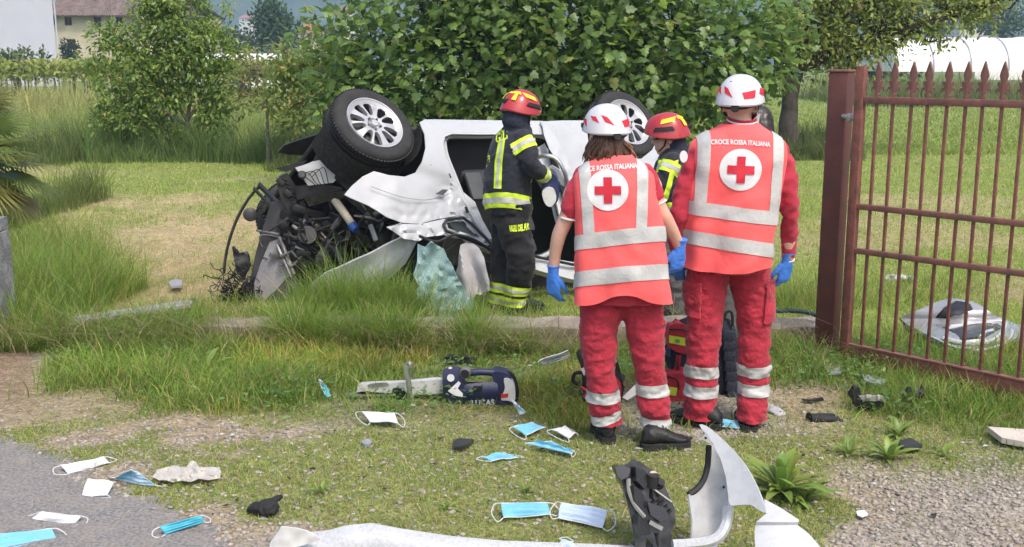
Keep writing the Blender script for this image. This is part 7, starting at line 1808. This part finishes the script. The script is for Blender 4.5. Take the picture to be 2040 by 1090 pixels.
# wheel-arch end standing up: outer blade and inner skin
blade = [(1393, 846), (1408, 849), (1432, 868), (1462, 898), (1488, 932), (1506, 966), (1520, 1000), (1526, 1022), (1508, 1014), (1496, 1006), (1470, 1006), (1454, 1006), (1450, 980), (1446, 950), (1436, 915), (1420, 884), (1404, 862)]
m_paint2 = M('scraped_white', (.47, .485, .51), .3, var=.05, vs=4, spec=.4, coat=.2, dirt=(.2, .19, .18), dirt_amt=.25, ds=30)
obj('arch_blade', sheet(spl(blade, 2, True), (), 6, lambda u, v: P(u, v, 4.04 - .0009 * (v - 846) - .0010 * (u - 1393) + .012 * math.sin((u - 1393) / 40)), .010), m_paint2, bm_, 50)
inner = [(1410, 884), (1420, 886), (1436, 915), (1446, 950), (1450, 985), (1450, 1020), (1444, 1050), (1428, 1074), (1400, 1084), (1378, 1078), (1380, 1040), (1374, 1000), (1373, 986), (1392, 972), (1406, 948), (1410, 916)]
obj('arch_inside', sheet(inner, (), 6, lambda u, v: P(u, v, 4.04 + .05 * math.sin((u - 1372) / 78 * math.pi) - .0009 * (v - 880)), .008), m_inner, bm_, 60)
obj('arch_seal', MB().tube(spl([P(1412, 888, 4.02), P(1410, 925, 4.02), P(1402, 955, 4.00), P(1388, 974, 3.98), P(1372, 985, 3.96)], 5), .012, 6).vf, m_hose, bm_)
obj('arch_lip', MB().tube(spl([P(1450, 1010, 3.92), P(1446, 1045, 3.88), P(1428, 1072, 3.85), P(1395, 1082, 3.84), P(1340, 1086, 3.83)], 5), .022, 8).vf, m_pdirt, bm_)
for (u, v) in ((1405, 872), (1441, 970)):
    t_ = obj('fixing_tab', sheet([(u - 9, v + 2), (u + 4, v - 8), (u + 14, v + 14), (u + 2, v + 8)], (), 4, lambda a, b: P(a, b, 3.98), .008), m_inner, bm_); obj('hole', sheet(circle(u + 1, v + 1, 2.6, 12), (), 2, lambda a, b: P(a, b, 3.97), .002), m_hose, t_)
corner = [(1522, 994), (1556, 1012), (1592, 1036), (1589, 1046), (1612, 1064), (1660, 1120), (1600, 1130), (1506, 1120), (1503, 1060), (1506, 1040), (1528, 1022)]
obj('corner_panel', sheet(corner, (), 7, lambda u, v: P(u, v, 3.92 - .0022 * (v - 994) + .05 * ((u - 1560) / 60) ** 2 * .5 + .02 * (v > 1042)), .010), m_paint2, bm_, 50)
# ------------------------------------------------------------------ black headlamp unit
hu = thing('headlamp_housing', (P(1290, 1080, 4.2).x, 4.2, 0), 'broken black headlamp housing standing behind the torn bumper', 'car part')
m_gloss = M('gloss_black', (.014, .014, .016), .28, var=.3, vs=14, spec=.6, dirt=(.05, .047, .042), dirt_amt=.2, ds=16)
H3 = lambda u, v, dy=0.0: P(u, v, 4.04 - .0007 * (v - 920) + dy)
obj('case', sheet([(1228, 926), (1244, 928), (1262, 914), (1284, 926), (1304, 938), (1320, 958), (1334, 990), (1344, 1012), (1346, 1040), (1338, 1060), (1338, 1112), (1308, 1112), (1300, 1084), (1288, 1072), (1284, 1112), (1268, 1112), (1262, 1060), (1252, 1010), (1240, 966)], (), 6, lambda u, v: H3(u, v, .004 * nz(u, v, .05)), .10), m_gloss, hu, 30)
for q_ in ([(1266, 930), (1286, 938), (1296, 960), (1284, 974), (1268, 958)], [(1262, 968), (1282, 984), (1288, 1010), (1276, 1016), (1264, 996)], [(1300, 972), (1322, 984), (1332, 1004), (1322, 1010), (1300, 992)], [(1272, 1024), (1290, 1036), (1296, 1064), (1280, 1066), (1270, 1046)], [(1306, 1062), (1330, 1064), (1332, 1096), (1312, 1100)]):
    obj('moulded_panel', sheet(q_, (), 6, lambda u, v: H3(u, v, -.028 + .0012 * (u - 1290)), .03), m_gloss, hu, 30)
obj('bracket', sheet([(1226, 930), (1240, 926), (1256, 934), (1252, 950), (1238, 956), (1230, 948)], (), 5, lambda u, v: H3(u, v, -.05), .06), M('grey_bracket', (.05, .05, .058), .5), hu, 30)
obj('trim_rib', MB().tube(spl([H3(1252, 954, -.03), H3(1254, 980, -.04), H3(1266, 1008, -.045), H3(1284, 1030, -.04)], 6), .009, 6).vf, M('grey_trim', (.22, .22, .21), .5), hu)
obj('trim_rib', sheet([(1296, 1036), (1322, 1050), (1318, 1058), (1293, 1044)], (), 5, lambda u, v: H3(u, v, -.03), .02), M('grey_trim', (.22, .22, .21), .5), hu)
obj('bulb_cap', MB().tube([H3(1296, 954, .01), H3(1303, 946, -.02)], [.022, .018], 14).vf, M('beige_duct', (.36, .32, .25), .6), hu)
obj('motor_cap', MB().tube([H3(1312, 966, .0), H3(1318, 960, -.02)], [.02, .016], 14).vf, m_gloss, hu)
obj('motor', MB().tube([H3(1298, 968, -.01), H3(1302, 946, -.03)], [.026, .024], 12).vf, m_blk, hu)
obj('seam', MB().tube([H3(1272, 940, -.012), H3(1284, 962, -.014), H3(1310, 980, -.014), H3(1338, 1000, -.01)], .004, 5).vf, M('pale_seam', (.35, .34, .31), .6), hu)
for k in range(4): obj('rib', MB().box(H3(1306 + k * 7, 996 + k * 9, -.008), (.008, .02, .05), Matrix.Rotation(.9, 3, 'Y'), .002).vf, m_gloss, hu)
obj('cover', sheet([(1290, 1000), (1326, 1012), (1334, 1034), (1316, 1040), (1296, 1026)], (), 6, lambda u, v: H3(u, v, -.045), .03), m_gloss, hu, 30)
# ------------------------------------------------------------------ grey bumper behind the gate
rb = thing('grey_bumper', (P(1920, 690, 7.1).x, 7.1, .03), 'silver-grey car bumper with lamp openings lying behind the gate bars', 'bumper')
m_sil = M('silver_paint', (.36, .36, .375), .2, .4, var=.06, coat=.5, dirt=(.15, .14, .12), dirt_amt=.35, ds=12)
out = [(1796, 632), (1830, 618), (1866, 602), (1890, 595), (1920, 597), (1950, 606), (1976, 624), (2010, 640), (2050, 652), (2100, 662), (2100, 694), (2050, 690), (2010, 682), (1985, 690), (1950, 698), (1915, 700), (1890, 690), (1850, 668), (1815, 652)]
hl = [[(1862, 634), (1880, 612), (1904, 599), (1926, 602), (1934, 612), (1916, 622), (1888, 634)], [(1876, 652), (1930, 645), (1975, 645), (1984, 655), (1960, 666), (1910, 668)]]
def rbp(u, v): return P(u, v, 7.62 - .0058 * (v - 595) - .20 * math.sin(max(0, min(1, (u - 1796) / 300)) * math.pi) + .10 * math.exp(-((v - 640) / 14) ** 2) + .02 * nz(u, v, .02) - .05 * math.exp(-((v - 672) / 9) ** 2))
obj('bumper_skin', sheet(spl(out, 2, True), hl, 7, rbp, .010), m_sil, rb, 50)
obj('opening_back', sheet([(1855, 640), (1890, 600), (1935, 600), (1990, 650), (1960, 672), (1900, 672)], (), 9, lambda u, v: rbp(u, v) + Vector((0, .06, 0)), .01), m_blk, rb)
obj('chrome_trim', MB().tube(spl([rbp(1876, 672) + Vector((0, -.02, 0)), rbp(1920, 682) + Vector((0, -.02, 0)), rbp(1965, 680) + Vector((0, -.02, 0)), rbp(1990, 664) + Vector((0, -.02, 0)), rbp(2000, 642) + Vector((0, -.02, 0)), rbp(1970, 640) + Vector((0, -.02, 0)), rbp(1890, 650) + Vector((0, -.02, 0))], 6), .014, 7).vf, M('bright_trim', (.7, .7, .7), .2, .6), rb)
obj('lower_lip', sheet([(1905, 700), (1985, 692), (2100, 700), (2100, 722), (2000, 716), (1930, 712)], (), 9, lambda u, v: P(u, v, 6.86 + .01 * nz(u, v, .03)), .05), m_blk, rb)
obj('side_lip', sheet([(1793, 634), (1815, 654), (1850, 670), (1846, 680), (1808, 662)], (), 7, lambda u, v: P(u, v, 7.26), .03), m_blk, rb)
trim_w = M('bright_trim', (.7, .7, .7), .2, .6)
F_ = Vector((0, -.03, 0))
obj('grille', sheet([(1884, 650), (1930, 643), (1972, 643), (1990, 652), (1962, 668), (1912, 672)], (), 7, lambda u, v: rbp(u, v) + F_, .01), m_gl, rb)
obj('lamp_glass', sheet([(1866, 632), (1884, 612), (1906, 600), (1930, 604), (1936, 614), (1912, 624)], (), 7, lambda u, v: rbp(u, v) + F_ * .6, .01), m_gl, rb)
for pts in ([(1880, 652), (1930, 641), (1976, 640), (1996, 652)], [(1850, 668), (1900, 690), (1950, 694), (2000, 678), (2010, 655)], [(1946, 668), (1958, 658), (1972, 654)]):
    obj('chrome_strip', MB().tube(spl([rbp(u, v) + F_ * 1.6 for u, v in pts], 6), .011, 7).vf, trim_w, rb)
obj('black_strip', MB().tube(spl([rbp(u, v) + F_ for u, v in [(1815, 655), (1860, 680), (1910, 698), (1985, 694), (2060, 698)]], 6), .02, 6).vf, m_gl, rb)
obj('fog_lamp', MB().lathe([(.001, 0), (.05, 0), (.055, .03), (.001, .04)], P(2036, 690, 6.9), (.1, 1, 0), 18).vf, m_alu, rb)
# ------------------------------------------------------------------ small debris
def bit(name, label, cat, out, Y, th, mat, amp=.01, sc=.06, step=5, smooth=0, group=None, sharp=35):
    us = [q_[0] for q_ in out]; vs = [q_[1] for q_ in out]
    yf = Y if callable(Y) else (lambda u, v: Y)
    b0 = P(sum(us) / len(us), max(vs), yf(sum(us) / len(us), max(vs))); b0.z = float(gz(b0.x, b0.y))
    o = obj(name, sheet(spl(out, smooth, True) if smooth else out, (), step, lambda u, v: P(u, v, yf(u, v) + amp * nz(u, v, sc)), th), mat, None, sharp, loc=b0)
    return tag(o, label, cat, group)
def flat(py0, h0=.0, k=1.0):
    """Y of a thing that lies on the ground, leaning back a little"""
    def f(u, v): q_ = GZ(u, v, h0); return q_.y
    return f
m_grey = M('grey_plastic', (.26, .27, .29), .5, var=.12, dirt=(.15, .13, .1), dirt_amt=.4)
m_clear = M_glass('clear_plastic', (.60, .63, .60), .55, .2)
m_latex = M('clear_glove', (.70, .66, .62), .45, var=.08, vs=30)
bl = thing('black_tray', (P(1730, 815, 5.7).x, 5.7, 0), 'broken black plastic box part standing on the dirt near the gate', 'car part')
obj('shell', sheet([(1697, 775), (1712, 772), (1716, 790), (1740, 797), (1760, 794), (1762, 806), (1756, 818), (1722, 820), (1704, 810)], (), 5, lambda u, v: P(u, v, 5.72 + .01 * nz(u, v, .08)), .05), m_blk, bl, 30)
obj('rim', sheet([(1712, 790), (1736, 789), (1760, 790), (1762, 797), (1742, 800), (1716, 796)], (), 4, lambda u, v: P(u, v, 5.70), .02), M('grey_trim', (.22, .22, .21), .5), bl)
obj('post', MB().box(P(1750, 792, 5.70), (.015, .015, .03), None, .002).box(P(1730, 790, 5.70), (.03, .015, .02), None, .002).vf, M('pale_seam', (.35, .34, .31), .6), bl)
bit('plastic_piece', 'crumpled black plastic piece right of the black box part', 'car part', [(1808, 790), (1815, 778), (1840, 773), (1842, 790), (1828, 796), (1810, 804)], 5.85, .04, m_blk, .02, .1, 4)
bit('plastic_piece', 'flat bent black strip on the dirt left of the black box part', 'car part', [(1598, 794), (1616, 798), (1640, 793), (1642, 798), (1618, 804), (1600, 800)], 5.86, .02, m_blk, .01)
bit('plastic_sliver', 'thin dark sliver in the grass near the gate foot', 'car part', [(1884, 800), (1904, 806), (1906, 810), (1886, 804)], flat(0, .02), .006, m_blk, 0)
bit('grey_piece', 'grey plastic piece in the grass below the gate post', 'car part', [(1717, 745), (1740, 748), (1764, 756), (1762, 766), (1742, 764), (1722, 757)], flat(0, .05), .012, m_grey, .01)
bit('grey_piece', 'flat blue-grey plastic piece beside the clear bag', 'car part', [(1640, 722), (1674, 728), (1676, 742), (1650, 744)], flat(0, .05), .012, m_grey, .01)
bag = [(1576, 722), (1590, 710), (1598, 698), (1615, 696), (1632, 702), (1650, 712), (1672, 722), (1676, 734), (1655, 738), (1630, 734), (1600, 740), (1588, 732)]
bit('plastic_bag', 'crumpled clear plastic bag at the wall end by the gate post', 'plastic bag', bag, lambda u, v: 6.75 + .08 * nz(u, v, .09) + .04 * nz(u, v, .2), .003, m_clear, .03, .12, 4, 2)
bit('pale_card', 'white card poking from under the clear bag', 'paper', [(1588, 734), (1606, 732), (1608, 742), (1592, 742)], flat(0, .03), .003, m_whitep, 0)
bit('dark_plate', 'dark flat plate half under the sprawling weed', 'car part', [(1788, 878), (1815, 872), (1838, 886), (1830, 894), (1800, 894)], flat(0, .03), .012, m_blk, .005)
sv = bit('sill_trim', 'pale trim panel with dark edge cut off by the right border', 'car part', [(1968, 850), (2000, 852), (2080, 858), (2080, 884), (2040, 880), (1996, 872)], flat(0, .05), .03, M('pale_trim', (.50, .46, .40), .6, var=.08), 0)
bit('trim_edge', 'black lower lip of the pale trim panel at the right border', 'car part', [(1970, 856), (1996, 876), (2040, 883), (2080, 887), (2080, 892), (2036, 888), (1992, 880)], flat(0, .02), .015, m_blk, 0)
bit('dark_wedge', 'small dark triangular plate in the grass below the tool', 'car part', [(903, 876), (915, 873), (944, 875), (935, 884), (918, 890), (904, 892)], flat(0, .03), .02, m_blk, .008)
bit('plastic_piece', 'black torn plastic in the grass at the wall, left of the tool', 'car part', [(624, 718), (640, 708), (670, 712), (686, 726), (680, 732), (650, 724), (632, 728)], 6.9, .04, m_blk, .03, .1)
bit('plastic_piece', 'flat black louvre part in the grass just above the tool head', 'car part', [(884, 712), (920, 710), (950, 716), (948, 724), (915, 724), (886, 722)], 6.65, .03, m_blk, .02, .1)
bit('torn_paper', 'torn pale sheet hanging in the grass below the wall', 'paper', [(678, 674), (700, 684), (716, 688), (716, 698), (720, 710), (706, 700), (690, 692)], 6.98, .004, M('grey_sheet', (.55, .55, .52), .7), .03, .08)
bit('grey_stone', 'small grey stone on the edge of the lush grass', 'stone', [(720, 878), (732, 874), (740, 877), (738, 884), (726, 885)], flat(0, .02), .02, m_grey, .01, .1, 3, 2)
bit('white_chip', 'tiny white paint chip on the gravel at lower right', 'car part', [(1706, 1018), (1722, 1016), (1730, 1024), (1718, 1030), (1708, 1026)], flat(0, .02), .004, m_whitep, .003)
bit('white_cloth', 'crumpled white cloth lying in the field behind the gate', 'cloth', [(1760, 558), (1770, 550), (1796, 547), (1812, 552), (1816, 562), (1790, 566), (1764, 566)], lambda u, v: 9.05 + .05 * nz(u, v, .08), .03, m_cloth, .04, .12, 4, 2)
bit('red_cover', 'dark red piece beside the white cloth in the field', 'car part', [(1798, 558), (1816, 560), (1814, 566), (1798, 565)], 9.0, .02, m_rust, 0)
bit('long_plank', 'long pale plank lying in the tall grass at left', 'plank', [(136, 632), (200, 622), (300, 608), (372, 597), (384, 599), (380, 607), (300, 618), (200, 634), (140, 641)], flat(0, .12), .025, M('grey_plank', (.27, .27, .265), .9, var=.2, vs=14, dirt=(.16, .15, .12), dirt_amt=.6, ds=9), .004)
bit('green_net', 'dark green net bundle at the end of the long plank', 'net', [(364, 598), (384, 596), (390, 602), (376, 608), (362, 606)], 8.12, .03, M('green_net', (.02, .07, .06), .8), .02, .1, 4)
bit('grey_fragment', 'grey flat fragment on the hay left of the car', 'car part', [(335, 562), (346, 556), (364, 558), (362, 568), (340, 570)], flat(0, .07), .02, m_grey, .01)
bit('pale_board', 'short pale board lying far in the hay at left', 'board', [(145, 482), (165, 478), (184, 480), (182, 490), (150, 492)], flat(0, .08), .02, m_conc_l, .005)
bit('dark_twig', 'dark broken strip on the path between the boots and bumper', 'car part', [(1352, 880), (1376, 868), (1380, 871), (1358, 884)], flat(0, .015), .008, m_blk, 0)
# shards of plastic and glass
n = 420; xx = rng.uniform(-1.6, 3.0, n); yy = rng.uniform(4.3, 6.9, n); sz_ = .004 + .011 * rng.random(n) ** 2
ang_ = rng.uniform(0, 6.28, (n, 3)) ; Vx = np.zeros((n, 6, 3))
for j in range(3):
    a_ = ang_[:, 0] + j * 2.1 + rng.normal(size=n) * .4
    Vx[:, j] = np.stack([xx + np.cos(a_) * sz_ * 1.4, yy + np.sin(a_) * sz_, gz(xx, yy) + .012 + .01 * rng.random(n)], -1); Vx[:, j + 3] = Vx[:, j] - np.array([0, 0, .003])
Tx = (np.array([(0, 1, 2), (5, 4, 3), (0, 3, 4), (0, 4, 1), (1, 4, 5), (1, 5, 2), (2, 5, 3), (2, 3, 0)])[None] + (np.arange(n) * 6)[:, None, None]).reshape(-1, 3)
shc = np.array([(.02, .02, .02), (.5, .5, .5), (.25, .26, .27), (.02, .02, .02), (.4, .42, .42)])[rng.integers(0, 5, n)]
tag(fast_mesh('shards', Vx.reshape(-1, 3), Tx, MATS.get('stone_m') or bpy.data.materials['stone'], np.repeat(shc, 6, 0)), 'tiny black and pale shards of broken car parts', 'shards', kind='stuff')
# thin plastic glove and work gloves: hands of cloth lying flat
def lying_glove(px_, py_, ang, label, mat, size, curl, palm_up=True, name='glove'):
    c_ = GZ(px_, py_, .02); d = Vector((math.cos(ang), math.sin(ang), .0)); s0_ = Vector((-d.y, d.x, 0))
    r = thing(name, (c_.x, c_.y, c_.z - .02), label, 'glove')
    hand('glove_shell', c_ - d * .08 * size, d, (0, 0, 1 if palm_up else -1), s0_, mat, r, size, curl, True, .006)
bit('plastic_glove', 'thin translucent pale glove lying at the asphalt edge', 'glove', [(304, 950), (313, 936), (330, 931), (347, 927), (372, 931), (377, 920), (384, 917), (391, 921), (397, 931), (418, 930), (437, 931), (440, 940), (438, 953), (416, 956), (396, 953), (380, 959), (362, 957), (345, 961), (330, 956), (316, 956)], lambda u, v: GZ(u, v, .03 + .02 * nz(u, v, .05) + .012 * nz(u, v, .14)).y, .003, M_glass('thin_latex', (.62, .58, .53), .72, .4), 0, .06, 4)
lying_glove(1548, 818, -.9, 'grey work glove on the dirt beside the man\'s boot', M('grey_glove', (.34, .34, .36), .85, var=.25, vs=30), 1.0, .9, False)
lying_glove(1660, 830, .3, 'black work glove lying on the dirt right of the grey one', M('black_glove', (.02, .02, .022), .8, var=.3, vs=30), 1.15, .7, False)
# black scrap like a folded cap on the gravel
bkc = thing('crumpled_hat', GZ(530, 1018), 'crumpled black cloth cap on the gravel at lower left', 'cap')
mb = MB(); q_ = GZ(535, 1012, .035); mb.ball(q_, (.045, .05, .04), 9); mb.tube([q_ + Vector((-.02, 0, 0)), q_ + Vector((-.07, .02, -.012)), q_ + Vector((-.095, .03, -.025))], [.035, .03, .012], 10); mb.tube([q_ + Vector((.02, .03, .02)), q_ + Vector((.05, .05, .035))], [.018, .010], 8)
V, F = remesh(mb.vf, .006, 2); obj('cloth', wrinkle((V, F), .010, 22, 4), M('black_cloth', (.018, .018, .020), .9, var=.3, bump=.5, bs=90), bkc, 180)
obj('strap_end', MB().tube([q_ + Vector((-.03, -.05, -.03)), q_ + Vector((.01, -.055, -.03))], .007, 6).vf, m_grey, bkc)
# ================================================================== HAZE OVER THE VALLEY
hzm = bpy.data.materials.new('haze_air'); hzm.use_nodes = True
hn_ = hzm.node_tree; hn_.nodes.clear()
ho_ = hn_.nodes.new("ShaderNodeOutputMaterial"); hv_ = hn_.nodes.new("ShaderNodeVolumePrincipled")
hv_.inputs['Color'].default_value = (.50, .72, 1.0, 1); hv_.inputs['Density'].default_value = 0.00085
hn_.links.new(hv_.outputs[0], ho_.inputs['Volume'])
mb = MB().box((0, 1500, 168), (5600, 3300, 342))
hz_ = obj('haze', mb.vf, hzm, None, None); tag(hz_, 'thin bluish haze over the valley', 'haze', kind='stuff')
